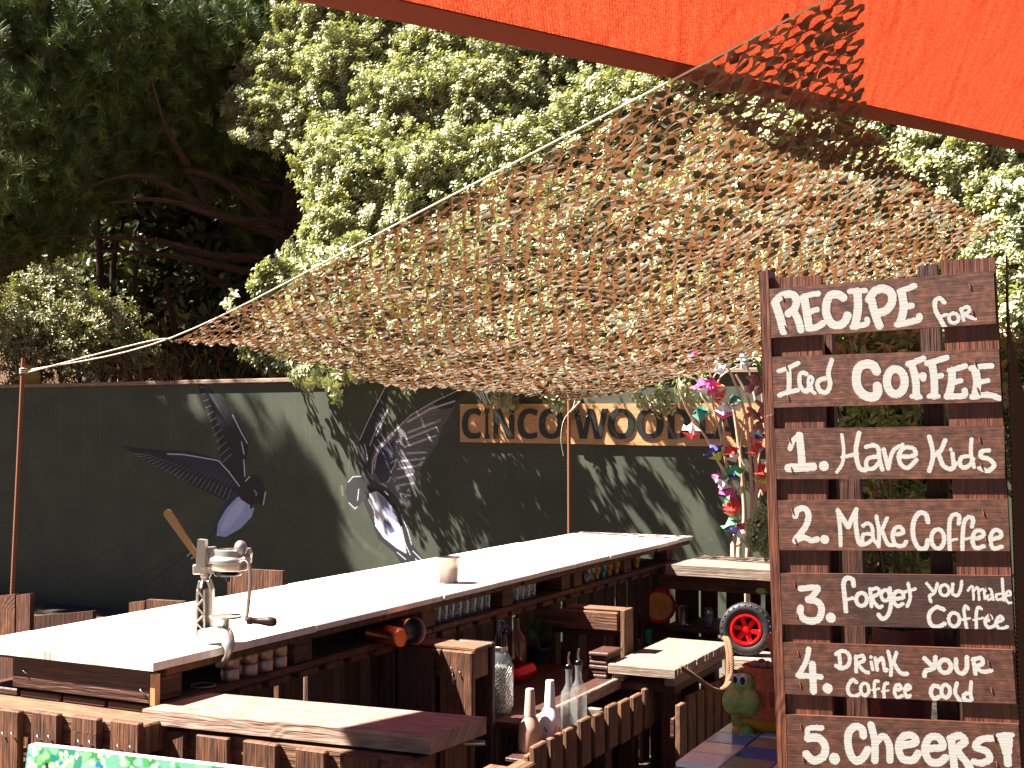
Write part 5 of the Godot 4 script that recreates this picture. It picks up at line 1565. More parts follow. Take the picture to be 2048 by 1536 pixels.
# ---------------------------------------------------------------- the hand-lettered recipe sign
# strokes are traced in enlarged views of the photograph (3.737 x, left edge at 1500): [width, x, y, x, y ...]; a negative width is an oval [-w, cx, cy, rx, ry]
const LETTERS := [
	[[50, 195, 395, 230, 490, 262, 602], [46, 200, 378, 260, 335, 335, 332, 365, 375, 350, 430, 300, 472], [44, 345, 455, 378, 520, 398, 590],
		[48, 425, 352, 440, 430, 462, 575], [34, 410, 352, 470, 332, 535, 322], [34, 450, 462, 525, 440], [40, 462, 578, 520, 570, 570, 540],
		[48, 728, 350, 690, 328, 630, 335, 598, 400, 602, 480, 640, 542, 700, 550, 742, 520, 760, 480],
		[48, 835, 305, 840, 420, 818, 555], [32, 778, 305, 895, 297], [32, 795, 562, 900, 540, 908, 505],
		[46, 945, 375, 962, 450, 1000, 550], [48, 925, 362, 962, 305, 1030, 283, 1088, 315, 1093, 380, 1050, 438, 980, 462],
		[46, 1165, 305, 1180, 420, 1152, 530], [34, 1150, 303, 1200, 285, 1260, 262], [34, 1182, 415, 1240, 402], [38, 1132, 538, 1220, 520, 1285, 500, 1294, 478],
		[26, 1472, 378, 1440, 348, 1408, 370, 1410, 430, 1440, 490, 1480, 558], [20, 1432, 482, 1488, 462], [-20, 1540, 487, 34, 34], [20, 1592, 422, 1610, 500], [20, 1590, 425, 1640, 406, 1648, 440, 1612, 460, 1690, 490]],
	[[30, 300, 882, 305, 980, 300, 1060], [26, 222, 905, 300, 880, 378, 846], [28, 226, 1084, 290, 1062, 372, 1046],
		[26, 440, 925, 400, 920, 385, 970, 400, 1030, 440, 1055, 480, 1030], [20, 450, 1030, 480, 1000, 490, 960, 465, 945, 455, 990, 470, 1040, 508, 1068], [28, 580, 960, 540, 975, 527, 1010, 550, 1053, 600, 1058, 625, 1000, 612, 920, 640, 824],
		[52, 978, 905, 955, 863, 900, 850, 845, 882, 825, 950, 838, 1030, 890, 1082, 955, 1092, 985, 1060, 982, 1015], [-46, 1120, 980, 66, 92],
		[42, 1240, 852, 1265, 960, 1270, 1085], [34, 1214, 850, 1270, 832, 1325, 808], [32, 1270, 950, 1325, 932, 1320, 960], [28, 1238, 1086, 1298, 1090],
		[42, 1385, 842, 1400, 950, 1400, 1080], [34, 1352, 845, 1420, 826, 1492, 802], [32, 1400, 950, 1452, 932], [28, 1362, 1085, 1428, 1085],
		[42, 1530, 896, 1525, 980, 1502, 1078], [32, 1512, 896, 1570, 880, 1622, 862], [30, 1530, 985, 1588, 970], [34, 1488, 1085, 1606, 1078, 1616, 1042],
		[44, 1690, 882, 1705, 980, 1690, 1078], [32, 1662, 880, 1740, 866, 1806, 860], [28, 1710, 985, 1778, 966], [34, 1668, 1085, 1780, 1070, 1852, 1093]],
	[[34, 312, 213, 340, 150, 392, 118], [50, 388, 115, 400, 230, 408, 325], [54, 300, 358, 495, 346], [64, 580, 340],
		[22, 720, 110, 735, 220, 725, 320, 682, 383], [24, 725, 275, 840, 250], [30, 850, 97, 830, 230, 850, 340, 890, 368, 918, 352],
		[28, 907, 200, 960, 187, 1000, 212, 1010, 290, 1030, 362], [26, 1000, 270, 930, 280, 907, 320, 925, 358, 970, 350, 1005, 310],
		[28, 1040, 217, 1075, 353], [26, 1075, 353, 1110, 230, 1178, 182], [28, 1152, 270, 1268, 260, 1263, 212, 1200, 202, 1157, 250, 1167, 320, 1220, 348, 1284, 292],
		[28, 1372, 122, 1400, 220, 1400, 300, 1377, 368], [28, 1488, 147, 1460, 220, 1410, 260], [28, 1440, 235, 1480, 330, 1540, 353, 1568, 312], [26, 1542, 240, 1556, 330], [22, 1530, 213],
		[26, 1660, 260, 1610, 270, 1597, 310, 1620, 343, 1668, 325, 1690, 280], [24, 1675, 138, 1675, 250, 1698, 338], [28, 1798, 217, 1750, 226, 1747, 265, 1800, 280, 1838, 320, 1800, 363, 1738, 345]],
	[[40, 352, 718, 372, 672, 430, 664, 458, 710, 438, 790, 352, 895], [38, 348, 903, 420, 877, 480, 898, 526, 888], [58, 585, 890],
		[26, 690, 672, 705, 800, 710, 932], [34, 692, 684, 770, 798], [30, 770, 798, 830, 668], [30, 826, 674, 830, 800, 850, 908, 888, 922],
		[24, 882, 790, 920, 772, 953, 800, 960, 880, 988, 918], [24, 955, 850, 890, 850, 877, 890, 900, 922, 955, 888], [26, 985, 722, 1005, 830, 1000, 938], [24, 1064, 733, 1020, 840], [26, 1030, 830, 1070, 918, 1108, 928],
		[26, 1110, 850, 1184, 840, 1170, 802, 1130, 802, 1107, 860, 1127, 922, 1180, 932, 1208, 902],
		[30, 1366, 758, 1350, 704, 1300, 694, 1262, 760, 1262, 870, 1300, 946, 1350, 946, 1368, 892], [-26, 1440, 880, 47, 69],
		[26, 1588, 768, 1588, 713, 1550, 704, 1522, 760, 1526, 956], [18, 1526, 890, 1578, 880], [26, 1683, 788, 1688, 733, 1650, 724, 1622, 780, 1617, 956], [18, 1612, 890, 1668, 872],
		[26, 1692, 880, 1758, 860, 1758, 824, 1710, 822, 1688, 880, 1710, 942, 1768, 930], [26, 1817, 880, 1884, 860, 1878, 822, 1835, 817, 1813, 880, 1836, 943, 1893, 930]],
	[[38, 392, 192, 528, 187, 472, 260], [44, 452, 272, 530, 292, 558, 350, 530, 418, 450, 428, 392, 390, 392, 335], [64, 628, 405],
		[30, 806, 170, 798, 124, 750, 114, 728, 160, 736, 250, 745, 356], [22, 732, 275, 798, 261], [-26, 865, 270, 41, 47], [24, 930, 192, 940, 320], [24, 932, 202, 985, 188, 998, 225, 946, 260, 990, 323, 1018, 320],
		[-22, 1045, 240, 31, 39], [26, 1080, 188, 1085, 310, 1060, 388, 1020, 408, 992, 380], [24, 1107, 265, 1178, 255, 1165, 212, 1120, 216, 1107, 280, 1135, 318, 1174, 300], [22, 1216, 153, 1230, 250, 1206, 318], [20, 1182, 215, 1268, 191],
		[20, 1352, 152, 1400, 210], [20, 1430, 152, 1405, 220, 1372, 240, 1380, 283], [-20, 1480, 200, 34, 39], [20, 1541, 153, 1536, 220, 1570, 238, 1594, 200, 1604, 138],
		[16, 1647, 200, 1680, 172, 1686, 264], [16, 1690, 202, 1718, 182, 1726, 268], [16, 1730, 202, 1758, 192, 1766, 260], [16, 1772, 202, 1808, 192, 1825, 264], [16, 1815, 226, 1782, 240, 1792, 266, 1820, 250],
		[18, 1890, 118, 1896, 268], [16, 1886, 222, 1847, 230, 1852, 264, 1890, 258], [16, 1910, 240, 1950, 226, 1930, 202, 1907, 240, 1926, 283, 1954, 285],
		[26, 1473, 341, 1420, 323, 1368, 370, 1373, 438, 1420, 462, 1478, 440], [-22, 1545, 410, 39, 48], [20, 1648, 331, 1626, 312, 1617, 360, 1635, 476], [14, 1602, 410, 1658, 400], [20, 1738, 331, 1716, 322, 1702, 370, 1702, 472], [14, 1682, 410, 1748, 396],
		[20, 1767, 420, 1808, 400, 1790, 377, 1762, 420, 1786, 463, 1824, 450], [20, 1842, 425, 1888, 406, 1866, 382, 1838, 430, 1866, 468, 1918, 456]],
	[[34, 455, 643, 432, 740, 374, 836], [36, 370, 840, 548, 850], [46, 482, 758, 490, 955], [64, 600, 935],
		[26, 690, 672, 700, 778], [26, 667, 682, 720, 658, 768, 690, 763, 760, 710, 788, 667, 770], [24, 820, 702, 820, 813], [24, 817, 712, 870, 693, 880, 730, 837, 755, 880, 808, 912, 818], [22, 936, 742, 945, 798], [22, 935, 705],
		[24, 967, 712, 980, 798], [24, 977, 750, 1020, 712, 1035, 798, 1053, 798], [24, 1066, 663, 1085, 760, 1081, 838], [24, 1128, 672, 1100, 750], [26, 1106, 746, 1150, 818, 1202, 828],
		[30, 1334, 713, 1400, 778], [28, 1414, 703, 1400, 780, 1340, 805, 1328, 842], [-28, 1480, 770, 44, 47], [28, 1562, 722, 1562, 790, 1595, 822, 1634, 790, 1640, 703], [26, 1686, 717, 1696, 822], [26, 1682, 722, 1740, 708, 1748, 750, 1702, 770, 1750, 808, 1808, 798],
		[24, 823, 890, 790, 873, 758, 920, 763, 970, 800, 992, 838, 980], [-22, 885, 940, 31, 44], [20, 988, 881, 962, 882, 957, 930, 962, 1002], [14, 942, 945, 993, 936], [20, 1058, 896, 1037, 901, 1027, 950, 1032, 1002], [14, 1012, 955, 1063, 946],
		[22, 1112, 945, 1153, 935, 1144, 907, 1117, 916, 1107, 960, 1127, 997, 1163, 985], [22, 1187, 945, 1223, 931, 1205, 908, 1183, 940, 1197, 992, 1223, 984],
		[26, 1428, 920, 1392, 913, 1373, 960, 1396, 1002, 1433, 990], [-24, 1480, 950, 31, 46], [24, 1562, 892, 1547, 960, 1584, 1022], [24, 1650, 962, 1612, 972, 1612, 1008, 1650, 1018], [22, 1664, 883, 1656, 960, 1665, 1008]],
	[[34, 556, 1238, 452, 1242, 447, 1318], [50, 447, 1312, 530, 1312, 582, 1370, 568, 1448, 490, 1476, 434, 1430], [70, 655, 1465],
		[48, 878, 1298, 868, 1244, 810, 1230, 763, 1290, 768, 1400, 810, 1476, 868, 1466, 912, 1402], [46, 938, 1214, 965, 1340, 965, 1478], [44, 972, 1350, 1030, 1303, 1074, 1370, 1078, 1478],
		[46, 1162, 1375, 1268, 1350, 1250, 1298, 1182, 1302, 1143, 1380, 1172, 1467, 1250, 1477, 1288, 1432], [46, 1352, 1395, 1466, 1380, 1440, 1308, 1372, 1313, 1338, 1400, 1372, 1487, 1440, 1497, 1486, 1462],
		[46, 1530, 1313, 1546, 1500, 1555, 1560], [46, 1524, 1318, 1590, 1293, 1628, 1340, 1572, 1400, 1640, 1500, 1665, 1550], [42, 1818, 1312, 1742, 1322, 1704, 1380, 1780, 1410, 1800, 1470, 1740, 1500, 1690, 1490], [86, 1914, 1318], [74, 1917, 1340, 1919, 1360], [60, 1920, 1380, 1923, 1410], [46, 1924, 1420, 1928, 1500], [30, 1866, 1290, 1962, 1284]]]
const BOARDS := [[95, 295, 1820, 155, 1840, 550, 110, 660, 500], [120, 800, 1860, 740, 1880, 1135, 130, 1180, 500], [140, 65, 1900, 40, 1905, 438, 155, 442, 840], [160, 600, 1925, 590, 1942, 980, 185, 972, 840], [180, 75, 1950, 95, 1970, 500, 190, 457, 1126], [208, 590, 1960, 650, 1990, 1055, 220, 977, 1126], [225, 1130, 2005, 1205, 2030, 1610, 240, 1535, 1126]]

func build_recipe_sign() -> void:
	var zf := -2.45
	var t := thing("recipe_sign", "tall dark red pallet sign hand-lettered with a joke iced coffee recipe", "sign", Vector3(-0.45, 0, zf))
	for i in 7:
		var e: Array = BOARDS[i]
		var oy: float = e[8]
		var c := []
		var q := []
		for k in 4:
			q.append(Vector2(e[k * 2], e[k * 2 + 1]))
			c.append(pz(1500.0 + e[k * 2] / 3.737, oy + e[k * 2 + 1] / 3.737, zf))
		var cv := Canvas.new()
		cv.setup(940, 212)
		var g := grain(121 + i % 2)
		var g2 := noise_bytes(940, 212, 0.02, 300 + i, 4)
		var d0 := Color(0.155, 0.08, 0.052)
		var d1 := Color(0.45, 0.27, 0.185)
		if i >= 2: d1 = Color(0.42, 0.25, 0.165)
		if i >= 4: d1 = Color(0.38, 0.225, 0.15)
		var ro := i * 37
		for y in 212:
			for x in 940:
				var k := clampf(g[((y + ro) % 256) * 512 + (x / 2 + ro * 3) % 512] / 255.0 * 0.8 + (g2[y * 940 + x] - 128) / 400.0 + 0.08, 0.0, 1.0)
				var j := (y * 940 + x) * 3
				cv.d[j] = int(lerpf(d0.r8, d1.r8, k)); cv.d[j + 1] = int(lerpf(d0.g8, d1.g8, k)); cv.d[j + 2] = int(lerpf(d0.b8, d1.b8, k))
		# knots and open grain
		var r := RandomNumberGenerator.new()
		r.seed = 40 + i
		for k in 90:
			var p := Vector2(r.randf() * 940, r.randf() * 212)
			cv.seg(p, p + Vector2(r.randf_range(10, 60), r.randf_range(-1.5, 1.5)), 0.7, 0.4, Color(0.11, 0.04, 0.03) if k % 4 > 0 else Color(0.62, 0.36, 0.24), 0.55)
		for k in 2:
			var p := Vector2([180, 830, 240, 700, 150, 560, 300][i] + k * 260 - 100, r.randf_range(40, 170))
			for w in 5: cv.line(oval(p, 3.0 + w * 4.5, 2.0 + w * 2.6), 0.7, Color(0.13, 0.05, 0.035), 0.55)
			cv.seg(p, p, 3.5, 3.5, Color(0.12, 0.045, 0.03), 0.8)
		var ax: Vector2 = q[1] - q[0]
		var ay: Vector2 = q[3] - q[0]
		var det := ax.x * ay.y - ax.y * ay.x
		var to := func(x: float, y: float) -> Vector2:
			var p := Vector2(x, y) - (q[0] as Vector2)
			return Vector2((p.x * ay.y - p.y * ay.x) / det * 940.0, (ax.x * p.y - ax.y * p.x) / det * 212.0)
		var sc := 940.0 / ax.length()
		if i == 4:
			for k in 60:
				var yy := 60.0 + k * 7.5
				cv.line([to.call(690.0 + r.randf_range(-30, 90) + k * 1.6, yy), to.call(1990, yy + 14.0)], 3.2, Color(0.085, 0.035, 0.03), 0.34, 0.0, 2.0)
		for pas in 2:
			for s: Array in LETTERS[i]:
				var w: float = absf(s[0]) * 0.5 * sc * (1.34 if i < 2 else 1.24)
				var pts := []
				if s[0] < 0:
					for k in 25: pts.append(to.call(s[1] + s[3] * cos(TAU * k / 24), s[2] + s[4] * sin(TAU * k / 24)))
				else:
					var raw := []
					for k in range(1, s.size(), 2):
						var v: Vector2 = to.call(s[k], s[k + 1])
						raw.append(Vector3(v.x, v.y, 0))
					if raw.size() > 2: raw = curve(raw, 5)
					for v: Vector3 in raw: pts.append(Vector2(v.x, v.y))
				if pas == 0:
					var off := []
					for v: Vector2 in pts: off.append(v + Vector2(4.2, -3.2) * (1.0 if i < 2 else 0.45))
					cv.line(off, w, Color(0.10, 0.035, 0.04), 0.9, 1.2)
				else:
					cv.line(pts, w, Color(0.60, 0.595, 0.575), 1.0, 2.6)
		# brush drag: the grain shows through the paint here and there
		for k in 70:
			var p := Vector2(r.randf() * 940, r.randf() * 212)
			cv.seg(p, p + Vector2(r.randf_range(8, 40), 0), 0.45, 0.3, Color(0.50, 0.42, 0.38), 0.35)
		var sm := mat(Color.WHITE, 0.55)
		sm.albedo_texture = cv.texture()
		sm.normal_enabled = true
		sm.normal_texture = grain_normal
		sm.normal_scale = 0.2
		var me := ArrayMesh.new()
		var fb := MB.new()
		fb.quad(c[0], c[1], c[2], c[3], Vector3(0, 0, 1), Vector2(0, 0), Vector2(1, 0), Vector2(1, 1), Vector2(0, 1))
		fb.surface(me)
		var bb := MB.new()
		slab(bb, c, Vector3(0, 0, -0.0088), uvr(), false)
		bb.surface(me)
		me.surface_set_material(0, sm)
		me.surface_set_material(1, M.red)
		var o := part_mesh("slat", me, null, t)
		for k: Vector2 in [Vector2(0.09, 0.2), Vector2(0.095, 0.8), Vector2(0.9, 0.25), Vector2(0.905, 0.75)]:
			var p := (c[0] as Vector3).lerp(c[1], k.x).lerp((c[3] as Vector3).lerp(c[2], k.x), k.y)
			var nb := MB.new()
			nb.tube([p + Vector3(0, 0.004, 0.0012), p + Vector3(0.002, -0.005, 0.0012)], [0.0012], 5)
			part("staple", nb, M.iron, o)
	# uprights behind the slats: front corners as picture points, then down to the ground
	for e: Array in [[1517, 1536, 545, 1556, 1576, -2.4495, 0.055, "edge_strip"], [1538, 1641, 556, 1561, 1668, -2.4596, 0.02, "upright"], [1881, 1989, 521, 1935, 2044, -2.4596, 0.022, "upright"], [1834, 1873, 533, 1880, 1922, -2.53, 0.03, "rear_upright"], [1642, 1662, 640, 1672, 1692, -2.53, 0.03, "rear_upright"], [1660, 1716, 860, 1692, 1740, -2.60, 0.03, "rear_board"]]:
		var z: float = e[5]
		var tl := pz(e[0], e[2], z)
		var tr := pz(e[1], e[2] - 6, z)
		var bl := pz(e[3], 1560, z)
		var br := pz(e[4], 1560, z)
		var kk := tl.y / (tl.y - bl.y)
		var b := MB.new()
		slab(b, [tl, tr, tr + (br - tr) * kk, tl + (bl - tl) * kk], Vector3(0, 0, -e[6]), uvr())
		part(e[7], b, M.red if e[5] > -2.5 else M.dark, t)
	for y: float in [0.3, 1.0, 1.75]:
		board(t, "spacer_block", Vector3(-0.66, y, -2.482), Vector3(-0.58, y + 0.09, -2.528), M.red)
		board(t, "spacer_block", Vector3(-0.31, y, -2.484), Vector3(-0.24, y + 0.09, -2.528), M.red)
	# dark ribbed mesh wrapped round the sign's side
	var mt := thing("mesh_screen", "dark brown ribbed mesh sheet hanging beside the recipe sign", "mesh screen", Vector3(-0.2, 0, -2.8))
	var mb := MB.new()
	var nz := 18
	for j in 220:
		for i in nz:
			var p := []
			for k: Vector2 in [Vector2(i, j), Vector2(i + 1, j), Vector2(i + 1, j + 0.5), Vector2(i, j + 0.5), Vector2(i + 1, j + 1.0), Vector2(i, j + 1.0)]:
				var f := k.x / nz
				var z := lerpf(-2.462, -3.25, f)
				var top := lerpf(1.972, 1.30, minf(1.0, f * 1.6))
				var y := top - k.y / 220.0 * (top - 0.15)
				var x := -0.222 + 0.05 * (1.0 - y / 2.0) + 0.012 * sin(z * 14.0 + y * 1.5) + 0.02 * f + (0.004 if fmod(k.y, 1.0) > 0.2 else 0.0)
				p.append(Vector3(x, y, z))
			mb.quad(p[0], p[1], p[2], p[3], ((p[1] as Vector3) - p[0]).cross((p[3] as Vector3) - p[0]).normalized())
			mb.quad(p[3], p[2], p[4], p[5], ((p[2] as Vector3) - p[3]).cross((p[5] as Vector3) - p[3]).normalized())
	part("mesh_sheet", mb, mat(Color(0.24, 0.13, 0.09), 0.7), mt)

func oval(c: Vector2, rx: float, ry: float) -> Array:
	var out := []
	for k in 21: out.append(c + Vector2(cos(TAU * k / 20) * rx, sin(TAU * k / 20) * ry))
	return out

# ---------------------------------------------------------------- tiled table, tortoise pot
func build_tile_table() -> void:
	var t := thing("tiled_table", "table topped with blue, white and olive glazed tiles beside the recipe sign", "table", Vector3(-0.6, 0, -3.05))
	var cols := [Color(0.78, 0.87, 0.93), Color(0.55, 0.60, 0.47), Color(0.82, 0.85, 0.76), Color(0.22, 0.42, 0.66), Color(0.34, 0.50, 0.74), Color(0.62, 0.64, 0.54)]
	var order := [[0, 1, 0, 4, 2, 1, 3], [2, 3, 4, 1, 0, 3, 2], [4, 1, 3, 2, 0, 4, 1], [5, 0, 1, 4, 3, 2, 5], [2, 4, 5, 0, 1, 3, 2], [1, 3, 0, 2, 4, 5, 0]]
	var mats := []
	for c: Color in cols:
		var m := speckle(c.darkened(0.08), c.lightened(0.06), 60 + mats.size(), 0.02, 0.12, 3.0)
		mats.append(m)
	for j in 6:
		for i in 7:
			var x0 := -0.962 + i * 0.1045
			var z0 := -2.742 - j * 0.1045
			var b := MB.new()
			b.box(Transform3D(Basis.from_euler(Vector3(rnd(-0.008, 0.008), rnd(-0.01, 0.01), rnd(-0.008, 0.008))), Vector3(x0 + 0.051, 0.894 + rnd(-0.001, 0.001), z0 - 0.051)), Vector3(0.101, 0.012, 0.101), 0.0015)
			part("tile", b, mats[order[j][i]], t)
	board(t, "top_board", Vector3(-0.965, 0.862, -2.735), Vector3(-0.225, 0.886, -3.375), M.terracotta, 0.002)
	for x: float in [-0.95, -0.30]:
		for z: float in [-2.75, -3.30]: board(t, "leg", Vector3(x, 0, z), Vector3(x + 0.06, 0.861, z - 0.06), M.dark)
	# small dark stool edge in front of the table
	var st := thing("low_stool", "dark low stool standing between the trough and the tiled table", "stool", Vector3(-1.28, 0, -3.0))
	board(st, "seat", Vector3(-1.36, 0.62, -3.02), Vector3(-1.12, 0.65, -3.22), M.dark, 0.004)
	board(st, "seat_back", Vector3(-1.37, 0.60, -3.02), Vector3(-1.345, 0.70, -3.20), M.dark, 0.01, 0.02)
	for x: float in [-1.34, -1.17]:
		for z: float in [-3.05, -3.16]: board(st, "leg", Vector3(x, 0, z), Vector3(x + 0.04, 0.619, z - 0.04), M.dark)
	# tortoise flower pot
	var D := 3.17
	var u := thing("tortoise_pot", "green clay tortoise with big eyes carrying a terracotta flower pot", "garden ornament", ph(1500, 1486, 0.9))
	var s := D / FOCAL
	var skin := speckle(Color(0.52, 0.63, 0.27), Color(0.68, 0.78, 0.43), 70, 0.03, 0.6, 7.0, 0.4)
	var body := MB.new()
	sdf_blob(body, [
		[pd(1470, 1400, D - 0.045), 25 * s], [pd(1497, 1404, D - 0.05), 24 * s], [pd(1480, 1386, D - 0.02), 26 * s], [pd(1502, 1390, D - 0.01), 24 * s], [pd(1466, 1412, D - 0.05), 15 * s], [pd(1497, 1420, D - 0.055), 14 * s],
		[pd(1477, 1360, D - 0.03), 13 * s], [pd(1493, 1362, D - 0.03), 15 * s],
		[pd(1482, 1425, D - 0.01), 19 * s], [pd(1482, 1445, D - 0.0), 18 * s], [pd(1490, 1455, D + 0.01), 20 * s],
		[pd(1494, 1462, D - 0.05), 12 * s], [pd(1490, 1474, D - 0.06), 11 * s], [pd(1482, 1479, D - 0.075), 9 * s], [pd(1500, 1478, D - 0.065), 10 * s],
		[pd(1548, 1482, D - 0.085), 12 * s], [pd(1540, 1489, D - 0.10), 9 * s]], 0.010, 0.006)
	var bo := part("body", body, skin, u)
	for k: Array in [[1471, 1358, 7.5, D - 0.048], [1486, 1360, 8.5, D - 0.052]]:
		var eb := MB.new()
		var f := (Vector3(0, EYE, 0) - pd(k[0], k[1], k[3])).normalized()
		var side := Vector3.UP.cross(f).normalized()
		eb.ball(pd(k[0], k[1], k[3]), Vector3(k[2] * s, k[2] * 1.35 * s, 0.004), 16, 10, Basis(side, f.cross(side), f))
		var eye := part("eye", eb, mat(Color(0.85, 0.85, 0.82), 0.25), bo)
		var pb := MB.new()
		pb.ball(pd(k[0] - 1.2, k[1] + 2, k[3] - 0.004), Vector3(k[2] * 0.62 * s, k[2] * 0.95 * s, 0.003), 14, 8, Basis(side, f.cross(side), f))
		part("pupil", pb, M.black, eye)
	var belly := MB.new()
	var bc := pd(1530, 1486, D - 0.005)
	bc.y = 0.9
	belly.lathe(Transform3D(Basis.IDENTITY, bc), [Vector2(0, 0.002), Vector2(0.050, 0.002), Vector2(0.066, 0.022), Vector2(0.064, 0.05)], 28)
	belly.ball(pd(1482, 1466, D - 0.012), Vector3(20 * s, 18 * s, 0.03), 14, 8)
	part("belly", belly, M.yellow, u)
	var sh := MB.new()
	sh.lathe(Transform3D(Basis.IDENTITY, bc), [Vector2(0.060, 0.036), Vector2(0.078, 0.036), Vector2(0.080, 0.044), Vector2(0.068, 0.066), Vector2(0.055, 0.105), Vector2(0.050, 0.125), Vector2(0.047, 0.130)], 30)
	var shell := part("shell", sh, M.terracotta, u)
	# raised square spirals on the shell
	for i in 9:
		var an := TAU * i / 9.0 + 0.15
		var ln := MB.new()
		for w in 3:
			var hw := 0.016 - w * 0.0055
			var pts := []
			for q: Vector2 in [Vector2(-1, -1), Vector2(1, -1), Vector2(1, 1), Vector2(-1, 1), Vector2(-1, -1)]:
				var y := 0.086 + q.y * hw
				var rr := lerpf(0.068, 0.0525, (y - 0.066) / 0.05) + 0.0012
				var a := an + q.x * hw / 0.062
				pts.append(bc + Vector3(cos(a) * rr, y, sin(a) * rr))
			ln.tube(pts, [0.0009], 4, false)
		part("shell_square", ln, M.brownpot, shell)
	var pt := MB.new()
	pt.lathe(Transform3D(Basis.IDENTITY, bc), [Vector2(0.040, 0.128), Vector2(0.050, 0.128), Vector2(0.053, 0.150), Vector2(0.056, 0.158), Vector2(0.050, 0.158), Vector2(0.046, 0.145), Vector2(0.0, 0.142)], 28)
	part("pot_rim", pt, M.terracotta, u)
	for i in 9:
		var pb := MB.new()
		var a := TAU * i / 9.0
		var rr := 0.028 if i < 7 else 0.008
		pb.ball(bc + Vector3(cos(a) * rr, 0.156 + rnd(0, 0.006), sin(a) * rr), Vector3(rnd(0.010, 0.014), 0.009, rnd(0.008, 0.012)), 8, 6, Basis(Vector3.UP, rnd(0, 3)))
		part("pebble", pb, M.plank, u)

# a smooth skin round a set of balls (surface nets)
func sdf_blob(b: MB, balls: Array, k: float, cell: float) -> void:
	var lo := Vector3.ONE * 1e9
	var hi := -lo
	for e: Array in balls:
		var rr := Vector3.ONE * (float(e[1]) + k * 2.0)
		lo = lo.min((e[0] as Vector3) - rr); hi = hi.max((e[0] as Vector3) + rr)
	var n := Vector3i((hi - lo) / cell) + Vector3i(2, 2, 2)
	var val := PackedFloat32Array()
	val.resize(n.x * n.y * n.z)
	var f := func(p: Vector3) -> float:
		var s := 0.0
		for e: Array in balls: s += exp(-(p.distance_to(e[0]) - float(e[1])) / (k * 0.5))
		return -log(maxf(s, 1e-30)) * k * 0.5
	for z in n.z:
		for y in n.y:
			for x in n.x: val[(z * n.y + y) * n.x + x] = f.call(lo + Vector3(x, y, z) * cell)
	var idx := {}
	var vs := []
	var nn := []
	for z in n.z - 1:
		for y in n.y - 1:
			for x in n.x - 1:
				var acc := Vector3.ZERO
				var cnt := 0
				var c := []
				for q in 8: c.append(val[((z + (q >> 2)) * n.y + y + ((q >> 1) & 1)) * n.x + x + (q & 1)])
				for q: Array in [[0, 1], [2, 3], [4, 5], [6, 7], [0, 2], [1, 3], [4, 6], [5, 7], [0, 4], [1, 5], [2, 6], [3, 7]]:
					var va: float = c[q[0]]
					var vb: float = c[q[1]]
					if (va < 0) != (vb < 0):
						var t := va / (va - vb)
						var pa := Vector3(q[0] & 1, (q[0] >> 1) & 1, q[0] >> 2)
						var pb := Vector3(q[1] & 1, (q[1] >> 1) & 1, q[1] >> 2)
						acc += pa.lerp(pb, t); cnt += 1
				if cnt > 0:
					var p := lo + (Vector3(x, y, z) + acc / cnt) * cell
					var e := cell * 0.5
					idx[Vector3i(x, y, z)] = vs.size()
					vs.append(p)
					nn.append(Vector3(f.call(p + Vector3(e, 0, 0)) - f.call(p - Vector3(e, 0, 0)), f.call(p + Vector3(0, e, 0)) - f.call(p - Vector3(0, e, 0)), f.call(p + Vector3(0, 0, e)) - f.call(p - Vector3(0, 0, e))).normalized())
	for z in range(1, n.z - 1):
		for y in range(1, n.y - 1):
			for x in range(1, n.x - 1):
				var v0 := val[(z * n.y + y) * n.x + x]
				for a in 3:
					var d := Vector3i.ZERO
					d[a] = 1
					var v1 := val[((z + d.z) * n.y + y + d.y) * n.x + x + d.x]
					if (v0 < 0) == (v1 < 0): continue
					var e1 := Vector3i.ZERO
					e1[(a + 1) % 3] = 1
					var e2 := Vector3i.ZERO
					e2[(a + 2) % 3] = 1
					var c := Vector3i(x, y, z)
					var q := [idx.get(c - e1 - e2, -1), idx.get(c - e2, -1), idx.get(c, -1), idx.get(c - e1, -1)]
					if q.has(-1): continue
					b.tri(vs[q[0]], vs[q[1]], vs[q[2]], nn[q[0]], nn[q[1]], nn[q[2]])
					b.tri(vs[q[0]], vs[q[2]], vs[q[3]], nn[q[0]], nn[q[2]], nn[q[3]])

# ---------------------------------------------------------------- things on the counter
func turned(called: String, label: String, category: String, at: Vector3, parts: Array, group := "", bs := Basis.IDENTITY, seg := 20) -> Node3D:
	var t := thing(called, label, category, at, group)
	for e: Array in parts:
		var b := MB.new()
		b.lathe(Transform3D(bs, at), e[2], seg)
		part(e[0], b, e[1], t)
	return t

func V(a: Array) -> Array:
	var out := []
	for i in range(0, a.size(), 2): out.append(Vector2(a[i], a[i + 1]))
	return out

